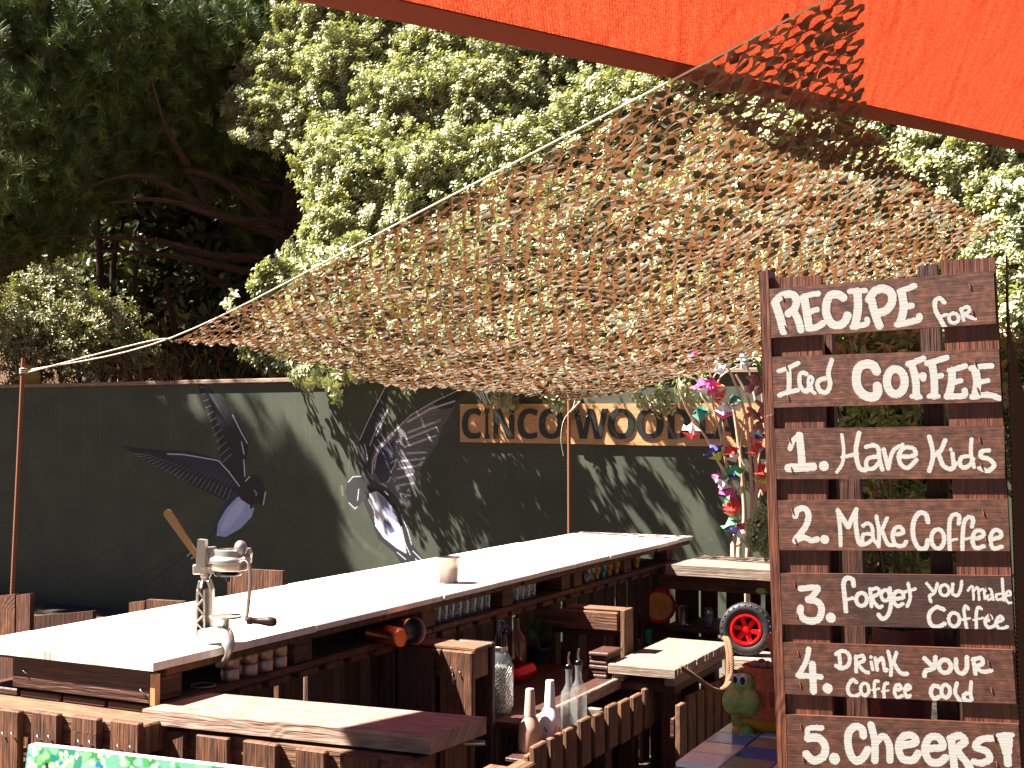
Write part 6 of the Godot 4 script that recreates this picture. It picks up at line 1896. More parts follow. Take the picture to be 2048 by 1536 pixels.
func build_counter_things() -> void:
	# cup
	turned("metal_cup", "small pinkish metal tumbler standing alone on the white counter top", "cup", ph(897, 1166, 1.1005), [["cup_body", M.tumbler, V([0, 0.001, 0.033, 0.001, 0.036, 0.004, 0.034, 0.009, 0.037, 0.05, 0.040, 0.086, 0.043, 0.088, 0.044, 0.094, 0.041, 0.095, 0.038, 0.086, 0.033, 0.008, 0, 0.006])]], "", Basis.IDENTITY, 28)
	# citrus press
	var D := 3.262
	var s := D / FOCAL
	var rt := cam_basis.x
	var tw := Vector3(cam_basis.z.x, 0, cam_basis.z.z).normalized()
	var t := thing("citrus_press", "old aluminium hand juicer with a wooden crank handle clamped to the counter edge", "juicer", ph(412, 1278, 1.1))
	var col := MB.new()
	# column: two side ribs, web and lattice
	var bl := pd(394, 1276, D)
	var br := pd(426, 1276, D)
	var tl := pd(398, 1178, D)
	var tr := pd(424, 1178, D)
	var nk := pd(402, 1160, D)
	var nk2 := pd(418, 1160, D)
	for e: Array in [[bl, tl], [br, tr], [bl.lerp(br, 0.55), tl.lerp(tr, 0.5)], [tl, nk], [tr, nk2]]:
		col.bar(e[0], e[1], 0.032, 0.006, rt, 0.001)
	for k in 3:
		var a := k / 3.0
		var b2 := (k + 1) / 3.0
		col.bar(bl.lerp(tl, a) + tw * 0.008, bl.lerp(br, 0.55).lerp(tl.lerp(tr, 0.5), (a + b2) / 2) + tw * 0.008, 0.02, 0.005, rt, 0.001)
		col.bar(bl.lerp(br, 0.55).lerp(tl.lerp(tr, 0.5), (a + b2) / 2) + tw * 0.008, bl.lerp(tl, b2) + tw * 0.008, 0.02, 0.005, rt, 0.001)
	col.bar(bl.lerp(br, 0.5) - tw * 0.009, tl.lerp(tr, 0.5) - tw * 0.009, 0.004, 0.034, rt, 0.001)
	part("column", col, M.cast, t)
	var neck := MB.new()
	neck.lathe(Transform3D(Basis.IDENTITY, pd(411, 1162, D)), V([0.011, 0, 0.011, 0.010, 0.014, 0.012, 0.014, 0.018, 0.010, 0.02, 0.010, 0.03, 0.017, 0.032, 0.017, 0.038, 0.009, 0.04]), 18)
	part("neck", neck, M.steel, t)
	var arm := MB.new()
	arm.bar(pd(386, 1139, D), pd(432, 1137, D), 0.014, 0.026, Vector3.UP, 0.003)
	part("pivot_arm", arm, M.cast, t)
	# cup-shaped head
	var hd := MB.new()
	var hc := pd(460, 1140, D - 0.005)
	hd.lathe(Transform3D(Basis.IDENTITY, hc), V([0.0, 0.0, 0.044, 0.0, 0.048, 0.004, 0.048, 0.018, 0.053, 0.020, 0.054, 0.028, 0.051, 0.033, 0.043, 0.037, 0.041, 0.052, 0.034, 0.054, 0.032, 0.037, 0, 0.033]), 30)
	part("head", hd, M.cast, t)
	var bk := MB.new()
	var poly := PackedVector2Array([Vector2(-0.075, -0.002), Vector2(-0.073, 0.056), Vector2(-0.046, 0.058), Vector2(-0.042, 0.050), Vector2(-0.022, 0.044), Vector2(0.010, 0.046), Vector2(0.020, 0.052), Vector2(0.046, 0.054), Vector2(0.050, 0.040), Vector2(0.048, 0.015), Vector2(-0.04, 0.012)])
	bk.plate(hc - tw * 0.025, rt, Vector3.UP, poly, 0.03)
	part("back_plate", bk, M.cast, t)
	var kn := MB.new()
	kn.ball(pd(481, 1097, D - 0.02), Vector3(0.017, 0.021, 0.017), 16, 10)
	part("pressing_cone", kn, M.cast, t)
	var br2 := MB.new()
	br2.plate(pd(402, 1103, D - 0.012), rt, Vector3.UP, PackedVector2Array([Vector2(-0.010, -0.035), Vector2(0.014, -0.038), Vector2(0.014, 0.03), Vector2(-0.006, 0.032)]), 0.03)
	part("handle_bracket", br2, M.cast, t)
	var disc := MB.new()
	disc.lathe(Transform3D(Basis.IDENTITY, pd(456, 1149, D - 0.005)), V([0, -0.018, 0.006, -0.018, 0.008, -0.004, 0.032, -0.003, 0.036, 0.002, 0.030, 0.007, 0, 0.007]), 24)
	part("strainer", disc, M.darksteel, t)
	# flat lever
	var lv := MB.new()
	var a0 := pd(336, 1027, D - 0.02)
	var a1 := pd(398, 1118, D - 0.02)
	var ln := a0.distance_to(a1)
	var dr := (a1 - a0).normalized()
	var across := dr.cross(tw).normalized()
	var pl := PackedVector2Array()
	for i in 9: pl.append(Vector2(-0.0105 * sin(PI * i / 8.0), 0.0105 * cos(PI * i / 8.0)))
	pl.append(Vector2(ln, -0.006))
	pl.append(Vector2(ln, 0.006))
	lv.plate(a0, dr, across, pl, 0.012)
	part("lever", lv, mat(Color(0.62, 0.50, 0.36), 0.4, 0.9), t)
	# crank arm and wooden grip
	var cr := MB.new()
	cr.tube(curve([pd(480, 1121, D - 0.05), pd(490, 1118, D - 0.055), pd(498, 1128, D - 0.055), pd(500, 1160, D - 0.055), pd(497, 1205, D - 0.055), pd(492, 1242, D - 0.055)], 6), [0.0048], 8)
	part("crank_arm", cr, M.steel, t)
	var gr := MB.new()
	var gx := (pd(553, 1244, D - 0.06) - pd(494, 1241, D - 0.055)).normalized()
	var gy := gx
	var gxx := Vector3.UP.cross(gy).normalized()
	gr.lathe(Transform3D(Basis(gxx, gy, gxx.cross(gy)), pd(494, 1241, D - 0.055)), V([0.0, 0, 0.009, 0.001, 0.010, 0.012, 0.008, 0.014, 0.008, 0.03, 0.012, 0.055, 0.0125, 0.065, 0.009, 0.075, 0, 0.078]), 16)
	part("crank_grip", gr, mat(Color(0.20, 0.10, 0.08), 0.35), t)
	# glass stand and clamp
	var pt := MB.new()
	pt.lathe(Transform3D(Basis.IDENTITY, pd(452, 1233, D - 0.05)), V([0, -0.028, 0.008, -0.028, 0.008, -0.006, 0.012, -0.004, 0.040, -0.003, 0.043, 0.002, 0.038, 0.003, 0.034, 0.001, 0, 0.001]), 28)
	part("glass_stand", pt, M.cast, t)
	var cl := MB.new()
	cl.bar(pd(396, 1274, D - 0.004), pd(452, 1268, D - 0.06), 0.018, 0.04, Vector3.UP, 0.004)
	cl.bar(pd(437, 1262, D - 0.05), pd(452, 1272, D - 0.085), 0.03, 0.03, Vector3.UP, 0.004)
	part("clamp_foot", cl, M.cast, t)
	var cj := MB.new()
	cj.tube(curve([pd(450, 1262, D - 0.075), pd(458, 1290, D - 0.10), pd(455, 1312, D - 0.10), pd(446, 1326, D - 0.085), pd(436, 1330, D - 0.07)], 5), [0.016, 0.017, 0.018, 0.018, 0.017, 0.016, 0.014, 0.012, 0.010, 0.008], 10)
	part("clamp_jaw", cj, M.cast, t)
	# four tins in the shelf
	var tinlab := ["copper tinted tin with a dent, closest to the citrus press clamp", "copper tinted tin second from the clamp, its lid slightly raised", "copper tinted tin third from the citrus press clamp", "copper tinted tin last in its row beside the spacer block"]
	var k := 0
	for e: Array in [[460, 1364], [497, 1353], [528, 1345], [557, 1336]]:
		var p := px(e[0], e[1], -2.165)
		p.y = 0.992
		turned("round_tin", tinlab[k], "tin", p, [["tin_body", M.tin, V([0, 0.0005, 0.0235, 0.0005, 0.024, 0.002, 0.024, 0.030, 0.0228, 0.031, 0, 0.031])], ["tin_lid", M.tin, V([0, 0.0325, 0.0228, 0.0325, 0.024, 0.0335, 0.024, 0.058, 0.0225, 0.0595, 0, 0.0595])]], "tins on the pallet shelf")
		k += 1
	var ring := thing("metal_ring", "thin metal jar ring lying flat on the pallet shelf", "ring", px(407, 1375, -2.17) * Vector3(1, 0, 1) + Vector3(0, 0.994, 0))
	var rb := MB.new()
	var pts := []
	for i in 25: pts.append(ring.position + Vector3(cos(TAU * i / 24) * 0.031, 0.0015, sin(TAU * i / 24) * 0.031))
	rb.tube(pts, [0.0022], 6, false)
	part("ring", rb, M.tin, ring)
	# copper cups lying on their sides
	var ax1 := (pd(803, 1277, 3.87) - pd(738, 1263, 3.96)).normalized()
	var bx := ax1.cross(Vector3.UP).normalized()
	var o1 := pd(803, 1277, 3.87) - ax1 * 0.12
	turned("copper_cup", "copper cup lying with its round base towards the bar", "cup", o1, [["cup_body", M.copper, V([0.037, 0.0, 0.036, 0.02, 0.033, 0.06, 0.031, 0.108, 0.029, 0.118, 0.0265, 0.120, 0.0255, 0.117, 0.0, 0.116])]], "copper cups on the pallet shelf", Basis(bx, ax1, bx.cross(ax1)), 28)
	var ax2 := (pd(829, 1262, 3.93) - pd(790, 1260, 4.02)).normalized()
	bx = ax2.cross(Vector3.UP).normalized()
	var o2 := pd(829, 1262, 3.93) - ax2 * 0.064
	turned("copper_cup", "copper cup lying with its silvery open mouth towards the bar", "cup", o2, [["cup_body", M.copper, V([0.0, -0.06, 0.030, -0.06, 0.036, 0.02, 0.041, 0.062, 0.0425, 0.064])], ["cup_lining", M.steel, V([0.0425, 0.0642, 0.0395, 0.060, 0.034, 0.01, 0.028, -0.05, 0.0, -0.052])]], "copper cups on the pallet shelf", Basis(bx, ax2, bx.cross(ax2)), 28)
	# glasses in the shelf
	var clear := V([0, 0.001, 0.0135, 0.001, 0.0145, 0.004, 0.0175, 0.056, 0.0166, 0.056, 0.013, 0.010, 0, 0.008])
	var row := [[872, 1256], [886, 1252], [899, 1250], [914, 1246], [928, 1243], [943, 1241], [957, 1238], [972, 1236]]
	for e: Array in row:
		var p := px(e[0], e[1], -2.17)
		p.y = 0.992
		turned("shot_glass", "clear shot glass in the row of eight between two spacer blocks", "glass", p, [["glass_body", M.glass, clear]], "row of eight clear shot glasses", Basis.IDENTITY, 14)
	for e: Array in [[1030, 1211], [1041, 1209], [1053, 1207], [1064, 1204]]:
		var p := px(e[0], e[1], -2.17)
		p.y = 0.992
		turned("shot_glass", "clear shot glass in the short row behind the soda siphon", "glass", p, [["glass_body", M.glass, clear]], "short row of clear shot glasses", Basis.IDENTITY, 14)
	var stem := V([0, 0.001, 0.012, 0.001, 0.013, 0.020, 0.012, 0.026, 0.019, 0.032, 0.021, 0.062, 0.020, 0.062, 0.017, 0.034, 0.009, 0.028, 0.008, 0.005, 0, 0.004])
	for e: Array in [[1174, 1172, "clear stemmed shot glass next to the yellow ones, beside the spacer block", M.glass], [1183, 1170, "clear stemmed shot glass touching a yellow one", M.glass], [1193, 1167, "yellow shot glass between the clear and the teal one", M.yglass], [1206, 1163, "teal blue shot glass among yellow ones", M.tglass], [1218, 1160, "yellow shot glass just past the teal one", M.yglass], [1232, 1156, "yellow shot glass last in the coloured row", M.yglass], [1273, 1142, "single yellow shot glass alone in the last shelf bay", M.yglass]]:
		var p := px(e[0], e[1], -2.17)
		p.y = 0.992
		turned("stemmed_shot_glass", e[2], "glass", p, [["glass_body", e[3], stem]], "stemmed shot glasses on the pallet shelf", Basis.IDENTITY, 14)

# ---------------------------------------------------------------- things inside the bar
func build_bar_things() -> void:
	# soda siphon
	var at := ph(1002, 1424, 0.7205)
	var t := thing("soda_siphon", "glass soda siphon in a silver wire mesh with a dark chrome head", "siphon", at)
	var b := MB.new()
	b.lathe(Transform3D(Basis.IDENTITY, at), V([0, 0.001, 0.036, 0.001, 0.038, 0.006, 0.037, 0.014, 0.039, 0.02, 0.039, 0.155, 0.036, 0.175, 0.024, 0.194, 0.019, 0.200, 0.019, 0.206]), 32)
	part("bottle", b, M.glass, t)
	# woven wire jacket: two sets of helical wires
	var wm := MB.new()
	var nW := 22
	for sgn: float in [-1.0, 1.0]:
		for i in nW:
			var pts := []
			for k in 25:
				var f := k / 24.0
				var a := TAU * i / nW + sgn * f * 2.6
				pts.append(at + Vector3(cos(a) * 0.0402, 0.020 + f * 0.136, sin(a) * 0.0402))
			wm.tube(pts, [0.0011], 4, false)
	part("wire_mesh", wm, M.steel, t)
	var inner := MB.new()
	inner.lathe(Transform3D(Basis.IDENTITY, at), V([0, 0.003, 0.0345, 0.003, 0.0345, 0.150, 0.0, 0.152]), 24)
	part("water", inner, mat(Color(0.55, 0.56, 0.55, 0.5), 0.1), t)
	(t.get_node("water") as MeshInstance3D).material_override.transparency = BaseMaterial3D.TRANSPARENCY_ALPHA
	b = MB.new()
	b.lathe(Transform3D(Basis.IDENTITY, at), V([0, 0.202, 0.022, 0.202, 0.0225, 0.214, 0.020, 0.216]), 24)
	part("collar", b, M.steel, t)
	b = MB.new()
	b.lathe(Transform3D(Basis.IDENTITY, at), V([0.020, 0.217, 0.0205, 0.235, 0.018, 0.262, 0.0155, 0.290, 0.012, 0.300, 0, 0.303]), 20)
	part("head", b, M.darksteel, t)
	b = MB.new()
	var d := pd(1025, 1240, 4.06)
	var n0 := at + Vector3(0.008, 0.258, 0)
	var ga := (d - n0).normalized()
	var gx := ga.cross(Vector3.UP).normalized()
	b.lathe(Transform3D(Basis(gx, ga, gx.cross(ga)), n0), V([0.008, 0, 0.009, 0.015, 0.011, 0.018, 0.0115, 0.050, 0.010, 0.056, 0, 0.058]), 16)
	part("charger_holder", b, M.darksteel, t)
	b = MB.new()
	b.tube(curve([at + Vector3(-0.012, 0.235, 0.0), at + Vector3(-0.04, 0.222, -0.01), at + Vector3(-0.055, 0.205, -0.012)], 5), [0.005], 7)
	part("spout", b, M.darksteel, t)
	# amber bottle with a red strainer handle
	var p := ph(1033, 1349, 0.7205)
	turned("liquor_bottle", "amber liquor bottle behind the soda siphon", "bottle", p, [["glass_body", M.amber, V([0, 0.001, 0.037, 0.001, 0.038, 0.006, 0.038, 0.125, 0.034, 0.145, 0.016, 0.165, 0.013, 0.175, 0.013, 0.205, 0.015, 0.206, 0.015, 0.216, 0, 0.218])]], "", Basis.IDENTITY, 24)
	var rs := thing("red_scoop", "red plastic scoop lying across the foot of the amber bottle", "scoop", ph(1040, 1352, 0.7205))
	var rb := MB.new()
	rb.tube(curve([ph(1018, 1352, 0.745), ph(1040, 1347, 0.755), ph(1064, 1337, 0.765)], 5), [0.018, 0.019, 0.02, 0.021, 0.022, 0.022], 12)
	rb.lathe(Transform3D(Basis.IDENTITY, ph(1033, 1358, 0.7205)), V([0, 0.001, 0.03, 0.001, 0.034, 0.02, 0.03, 0.022, 0, 0.004]), 18)
	part("scoop_body", rb, M.red_plastic, rs)
	# pot plant
	p = ph(1080, 1324, 0.7205)
	var pp := thing("potted_plant", "small broad leaved plant in a dark grey pot on the work surface", "plant", p)
	var pb := MB.new()
	pb.lathe(Transform3D(Basis.IDENTITY, p), V([0, 0.001, 0.034, 0.001, 0.046, 0.055, 0.048, 0.056, 0.048, 0.062, 0.043, 0.062, 0.041, 0.050, 0, 0.048]), 24)
	part("pot", pb, mat(Color(0.16, 0.17, 0.18), 0.6), pp)
	var st := MB.new()
	st.tube([p + Vector3(0, 0.046, 0), p + Vector3(-0.012, 0.085, 0), p + Vector3(-0.006, 0.12, 0)], [0.005, 0.004, 0.003], 6)
	part("stem", st, mat(Color(0.30, 0.30, 0.12), 0.7), pp)
	var lm := mat(Color(0.20, 0.29, 0.07), 0.4)
	lm.backlight_enabled = true
	lm.backlight = Color(0.35, 0.42, 0.08)
	for e: Array in [[-0.9, 0.9, 0.3, 0.085], [0.2, 1.0, 0.2, 0.08], [0.9, 0.6, 0.3, 0.08], [-0.5, 0.8, -0.7, 0.08], [0.7, 0.9, -0.5, 0.075], [1.0, 0.25, 0.1, 0.07], [-1.0, 0.4, 0.3, 0.07]]:
		var lb := MB.new()
		var dd := Vector3(e[0], e[1], e[2]).normalized()
		var nr := (Vector3(0.1, 0.4, 0.9) - dd * dd.dot(Vector3(0.1, 0.4, 0.9))).normalized()
		leaf(lb, p + Vector3(-0.006, 0.10, 0), dd, nr, e[3], 0.05, 0.12)
		part("leaf", lb, lm, pp)
	# white squeeze bottles
	var sq := V([0, 0.001, 0.0345, 0.001, 0.0365, 0.006, 0.0365, 0.062, 0.034, 0.080, 0.022, 0.100, 0.0185, 0.108])
	var cap := V([0.0185, 0.109, 0.0135, 0.188, 0.012, 0.192, 0, 0.192])
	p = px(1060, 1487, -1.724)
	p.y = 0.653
	turned("squeeze_bottle", "plain white squeeze bottle in the trough, its shade painted in as pinkish brown", "bottle", p, [["bottle_body", mat(Color(0.66, 0.53, 0.47), 0.4), sq], ["nozzle", mat(Color(0.74, 0.62, 0.56), 0.4), cap]], "white squeeze bottles in the trough", Basis.IDENTITY, 26)  # pinkish brown paints shade into the white plastic
	p = px(1100, 1472, -1.724)
	p.y = 0.653
	t = turned("squeeze_bottle", "white squeeze bottle with red and black print on its side", "bottle", p, [["bottle_body", M.white, sq], ["nozzle", M.white, cap]], "white squeeze bottles in the trough", Basis.IDENTITY, 26)
	var toe := (Vector3(0, p.y, 0) - p).normalized()
	for e: Array in [[0.0, 0.062, -0.30, 0.006, M.red_plastic], [-0.05, 0.062, -0.30, 0.0013, M.white]]:
		for q in 1:
			var lb := MB.new()
			for k in 8:
				var f0 := k / 8.0
				var f1 := (k + 1) / 8.0
				var a0 := lerpf(0.30, 0.62, f0)
				var a1 := lerpf(0.30, 0.62, f1)
				var y0: float = lerpf(0.012, 0.055, f0)
				var y1: float = lerpf(0.012, 0.055, f1)
				var rr := 0.0369 if e[3] > 0.003 else 0.0373
				var hw: float = e[3] * 1.4
				var c0 := toe.rotated(Vector3.UP, a0 - hw * 14.0) * rr
				var c1 := toe.rotated(Vector3.UP, a1 - hw * 14.0) * rr
				var c2 := toe.rotated(Vector3.UP, a1 + hw * 14.0) * rr
				var c3 := toe.rotated(Vector3.UP, a0 + hw * 14.0) * rr
				lb.quad(p + c0 + Vector3(0, y0, 0), p + c1 + Vector3(0, y1, 0), p + c2 + Vector3(0, y1, 0), p + c3 + Vector3(0, y0, 0), (c0 + c2).normalized())
			part("printed_band", lb, e[4], t)
	var ink := MB.new()
	for e: Array in [[-0.45, 0.046, 0.006], [-0.30, 0.040, 0.005], [-0.38, 0.036, 0.003], [0.78, 0.030, 0.005], [0.86, 0.038, 0.006], [0.92, 0.044, 0.004]]:
		var a := toe.rotated(Vector3.UP, e[0]) * 0.0369
		var sd := Vector3.UP.cross(a.normalized())
		ink.box(Transform3D(Basis(sd, Vector3.UP, a.normalized()), p + a + Vector3(0, e[1], 0)), Vector3(0.0035, e[2] * 1.6, 0.0006), 0.0001)
	part("printed_marks", ink, M.black, t)
	# oil bottles with pourers
	for e: Array in [[1138, 1456, "clear oil bottle with a steel pourer touching the printed squeeze bottle"], [1157, 1428, "clear oil bottle with a steel pourer standing behind the other one"]]:
		p = px(e[0], e[1], -1.726)
		p.y = 0.653
		t = turned("oil_bottle", e[2], "bottle", p, [["glass_body", M.glass, V([0, 0.001, 0.027, 0.001, 0.029, 0.005, 0.029, 0.110, 0.026, 0.125, 0.014, 0.145, 0.0115, 0.155, 0.0115, 0.195, 0.013, 0.196, 0.013, 0.202, 0.0105, 0.202, 0.010, 0.155, 0.024, 0.122, 0.027, 0.105, 0.027, 0.008, 0, 0.006])], ["pourer_cap", M.darksteel, V([0.0, 0.203, 0.013, 0.203, 0.0135, 0.212, 0.010, 0.218, 0, 0.220])]], "oil bottles in the trough", Basis.IDENTITY, 24)
		b = MB.new()
		b.tube(curve([p + Vector3(0, 0.219, 0), p + Vector3(-0.002, 0.238, 0.001), p + Vector3(0.003, 0.258, 0.002)], 4), [0.0042, 0.004, 0.0038, 0.0034, 0.003], 7)
		part("pourer_spout", b, M.steel, t)
	# round trays, steel cup and shaker on the far shelf
	var z := -5.97
	var shelf := 0.6905
	var ax := Vector3(0.30, 0.16, 0.95).normalized()
	var bxx := Vector3.UP.cross(ax).normalized()
	var tb := Basis(bxx, ax, bxx.cross(ax))
	var names_ := [["round_tray", "red rimmed yellow round tray leaning on the far shelf", Vector3(pz(1318, 1216, z).x, shelf + 0.083, z), M.red_plastic], ["round_tray", "grey round tray leaning behind the red one", Vector3(pz(1304, 1216, z - 0.03).x, shelf + 0.081, z - 0.045), M.cast], ["round_tray", "dark blue round tray at the back of the leaning stack", Vector3(pz(1296, 1216, z - 0.06).x, shelf + 0.078, z - 0.085), mat(Color(0.04, 0.08, 0.22), 0.4)]]
	for e: Array in names_:
		t = thing(e[0], e[1], "tray", (e[2] as Vector3) - Vector3(0, 0.08, 0), "round trays on the far shelf")
		b = MB.new()
		b.lathe(Transform3D(tb, e[2]), V([0, -0.004, 0.075, -0.004, 0.084, 0.014, 0.081, 0.015, 0.072, 0.0, 0, 0.0]), 36)
		part("tray_body", b, e[3], t)
		if e[3] == M.red_plastic:
			b = MB.new()
			b.lathe(Transform3D(tb, e[2]), V([0, 0.0025, 0.066, 0.0025, 0.066, 0.0005]), 32)
			var face := part("tray_face", b, M.yellow, t)
			for k in 7:
				b = MB.new()
				var q0 := tb * Vector3(-0.035 + k * 0.011, 0.0035, -0.03 + 0.012 * sin(k * 2.1))
				var q1 := tb * Vector3(-0.04 + k * 0.013, 0.0035, 0.03 + 0.01 * cos(k * 1.7))
				b.tube([(e[2] as Vector3) + q0, (e[2] as Vector3) + (q0 + q1) * 0.5 + tb * Vector3(0.006 * sin(k * 3.0), 0, 0), (e[2] as Vector3) + q1], [0.0009], 4)
				part("printed_line", b, mat(Color(0.45, 0.28, 0.05), 0.6), face)
	p = pz(1364, 1247, -5.93)
	turned("steel_beaker", "ribbed steel beaker standing on the far shelf beside the red tray", "cup", Vector3(p.x, shelf, -5.93), [["beaker_body", M.steel, V([0, 0.001, 0.031, 0.001, 0.033, 0.006, 0.027, 0.010, 0.027, 0.095, 0.031, 0.099, 0.029, 0.100, 0.024, 0.094, 0.024, 0.012, 0, 0.010])]], "", Basis.IDENTITY, 24)
	p = pz(1417, 1248, -5.93)
	t = turned("glass_shaker", "small glass shaker with purple contents on the far shelf", "shaker", Vector3(p.x, shelf, -5.93), [["glass_body", M.glass, V([0, 0.001, 0.023, 0.001, 0.024, 0.004, 0.024, 0.068, 0.022, 0.072])], ["contents", mat(Color(0.18, 0.05, 0.45), 0.4), V([0, 0.004, 0.0215, 0.004, 0.0215, 0.034, 0, 0.035])], ["shaker_cap", M.steel, V([0.0225, 0.072, 0.019, 0.088, 0.010, 0.097, 0, 0.099])]], "", Basis.IDENTITY, 22)
	var rc := get_node("return_counter") as Node3D
	board(rc, "lower_shelf", Vector3(-2.14, 0.585, -5.80), Vector3(-1.85, 0.60, -6.20), M.dark, 0.002)
	p = pz(1296, 1272, -5.9)
	turned("green_tumbler", "green translucent tumbler below the far shelf", "glass", Vector3(p.x, 0.6005, -5.9), [["glass_body", mat(Color(0.10, 0.62, 0.40), 0.15), V([0, 0.001, 0.020, 0.001, 0.023, 0.068, 0.021, 0.068, 0.018, 0.006, 0, 0.005])]], "", Basis.IDENTITY, 20)

# ---------------------------------------------------------------- bare branches hung with folded paper
func build_ornament_tree() -> void:
	var D := 8.35
	var cr := func(x: float, y: float, o := 0.0) -> Vector3: return pd(1340 + x / 3.49, 680 + y / 3.49, D + o)
	var foot: Vector3 = cr.call(490, 1480)
	foot.y = 0
	var t := thing("branch_bundle", "bundle of bare pale branches standing behind the far counter", "branches", foot)
	var bk := MB.new()
	bk.lathe(Transform3D(Basis.IDENTITY, foot), V([0, 0.0, 0.13, 0.0, 0.16, 0.34, 0.17, 0.35, 0.155, 0.35, 0.14, 0.05, 0, 0.05]), 24)
	part("bucket", bk, M.cast, t)
	var sets := [[[445, 1480, 470, 1300, 455, 1100, 400, 900, 350, 650, 300, 450, 290, 270], 5.5], [[480, 1500, 520, 1250, 500, 900, 470, 650, 432, 395], 9.0], [[540, 1500, 572, 1200, 562, 900, 540, 600, 490, 400, 440, 270, 395, 170], 7.0], [[570, 1400, 605, 1000, 575, 600, 545, 400, 460, 240], 7.5],
		[[390, 940, 320, 820, 250, 680, 130, 510, 60, 330, 50, 250], 4.5], [[445, 1070, 390, 850, 372, 600, 355, 555], 4.5], [[300, 505, 225, 400, 212, 370], 3.0], [[325, 330, 360, 250, 480, 178], 3.5], [[650, 1080, 612, 900, 655, 600, 640, 380], 4.0], [[600, 430, 560, 250, 540, 150, 620, 85], 4.5],
		[[430, 1485, 470, 1440, 520, 1395], 5.0], [[300, 280, 310, 250, 370, 160], 3.0], [[520, 880, 490, 800, 500, 640, 520, 520], 3.0], [[470, 1080, 490, 980, 475, 850], 3.5], [[620, 1100, 660, 950, 690, 700], 4.0], [[500, 700, 520, 640, 560, 500], 3.0], [[500, 200, 500, 100, 510, 60], 3.5], [[285, 260, 275, 200, 250, 120], 3.0]]
	var i := 0
	for e: Array in sets:
		var pts := []
		for k in range(0, e[0].size(), 2): pts.append(cr.call(e[0][k], e[0][k + 1], 0.12 * sin(i * 1.9) * (1.0 - k / 14.0)))
		if e[0][1] > 1350: pts.push_front(foot + Vector3(0.02 * sin(i), 0.06, 0.02 * cos(i)))
		var c := curve(pts, 5)
		var rad := []
		for k in c.size(): rad.append(e[1] * 1.75 / 3.49 * D / FOCAL * lerpf(1.35, 0.6, float(k) / c.size()))
		var b := MB.new()
		b.tube(c, rad, 8)
		part("branch", b, M.branch, t)
		i += 1
	var pk := Color(0.90, 0.18, 0.62)
	var rd := Color(0.86, 0.10, 0.10)
	var wt := Color(0.92, 0.90, 0.90)
	var gn := Color(0.20, 0.62, 0.35)
	var bl := Color(0.16, 0.18, 0.62)
	var cy := Color(0.62, 0.86, 0.92)
	var tl := Color(0.05, 0.36, 0.30)
	var yg := Color(0.70, 0.86, 0.20)
	var og := Color(0.95, 0.36, 0.20)
	var orn := [[228, 325, pk, wt, "pink and white"], [285, 325, pk, pk, "magenta"], [345, 350, og, rd, "orange"], [335, 405, rd, rd, "small red"], [375, 500, wt, pk, "white and magenta"], [215, 512, tl, tl, "dark green"], [152, 640, wt, rd, "white and red"], [318, 785, bl, yg, "blue labelled lime green"], [435, 795, rd, wt, "red and white"], [590, 765, rd, wt, "bright red patterned"], [372, 992, gn, wt, "light green"], [332, 962, pk, wt, "narrow magenta"], [455, 925, gn, bl, "green and blue"], [438, 1170, rd, og, "large red star shaped"], [438, 1300, gn, bl, "green and violet"], [505, 1330, rd, wt, "pale pink and red"], [645, 915, rd, rd, "deep red"], [655, 1000, yg, og, "yellow green"], [515, 150, cy, wt, "icy blue and white"], [345, 185, cy, wt, "pale cyan"], [625, 650, cy, bl, "light blue"], [460, 440, tl, wt, "teal"], [185, 130, pk, wt, "faded pink"], [405, 1100, pk, gn, "violet and green"], [600, 690, wt, rd, "white tasselled"]]
	var k := 0
	for e: Array in orn:
		e[2] = (e[2] as Color).lerp(Color(0.95, 0.93, 0.95), 0.18)
		e[3] = (e[3] as Color).lerp(Color(0.95, 0.93, 0.95), 0.3)
		var c: Vector3 = cr.call(e[0], e[1], -0.03)
		var o := thing("paper_ornament", e[4] + " folded paper ornament on the bare branches", "ornament", c, "folded paper ornaments on the branches")
		var s := 0.066 if e[4].find("small") < 0 and e[4].find("narrow") < 0 else 0.044
		if e[4].find("large") >= 0: s = 0.075
		var bs := Basis.from_euler(Vector3(rnd(-0.6, 0.6), rnd(0, 3), rnd(-0.6, 0.6))).scaled(Vector3.ONE * s)
		for half in 2:
			var b := MB.new()
			var n := 6 if e[4].find("large") >= 0 else 4
			for q in n:
				var a0 := TAU * q / n
				var a1 := TAU * (q + 1) / n
				var am := (a0 + a1) / 2
				var sg := 1.0 if half == 0 else -1.0
				var apex := bs * Vector3(0, 0.95 * sg, 0)
				var p0 := bs * Vector3(cos(a0), 0.1 * sg, sin(a0))
				var p1 := bs * Vector3(cos(a1), 0.1 * sg, sin(a1))
				var pm := bs * Vector3(cos(am) * 0.45, 0.22 * sg, sin(am) * 0.45)
				b.flat(c + apex, c + p0, c + pm)
				b.flat(c + apex, c + pm, c + p1)
				if half == 0 and q % 2 == 0:
					var tip := bs * Vector3(cos(am) * 1.35, 0.45, sin(am) * 1.35)
					b.flat(c + p0, c + tip, c + pm)
			var m := mat(e[2] if half == 0 else e[3], 0.6)
			m.backlight_enabled = true
			m.backlight = (e[2] if half == 0 else e[3]) * 0.5
			part("folded_half", b, m, o)
		var hook := MB.new()
		hook.tube([c + Vector3(0, s * 0.8, 0), c + Vector3(0.004, s * 0.8 + 0.02, 0.01)], [0.0012], 4)
		part("thread", hook, M.rope, o)
		k += 1

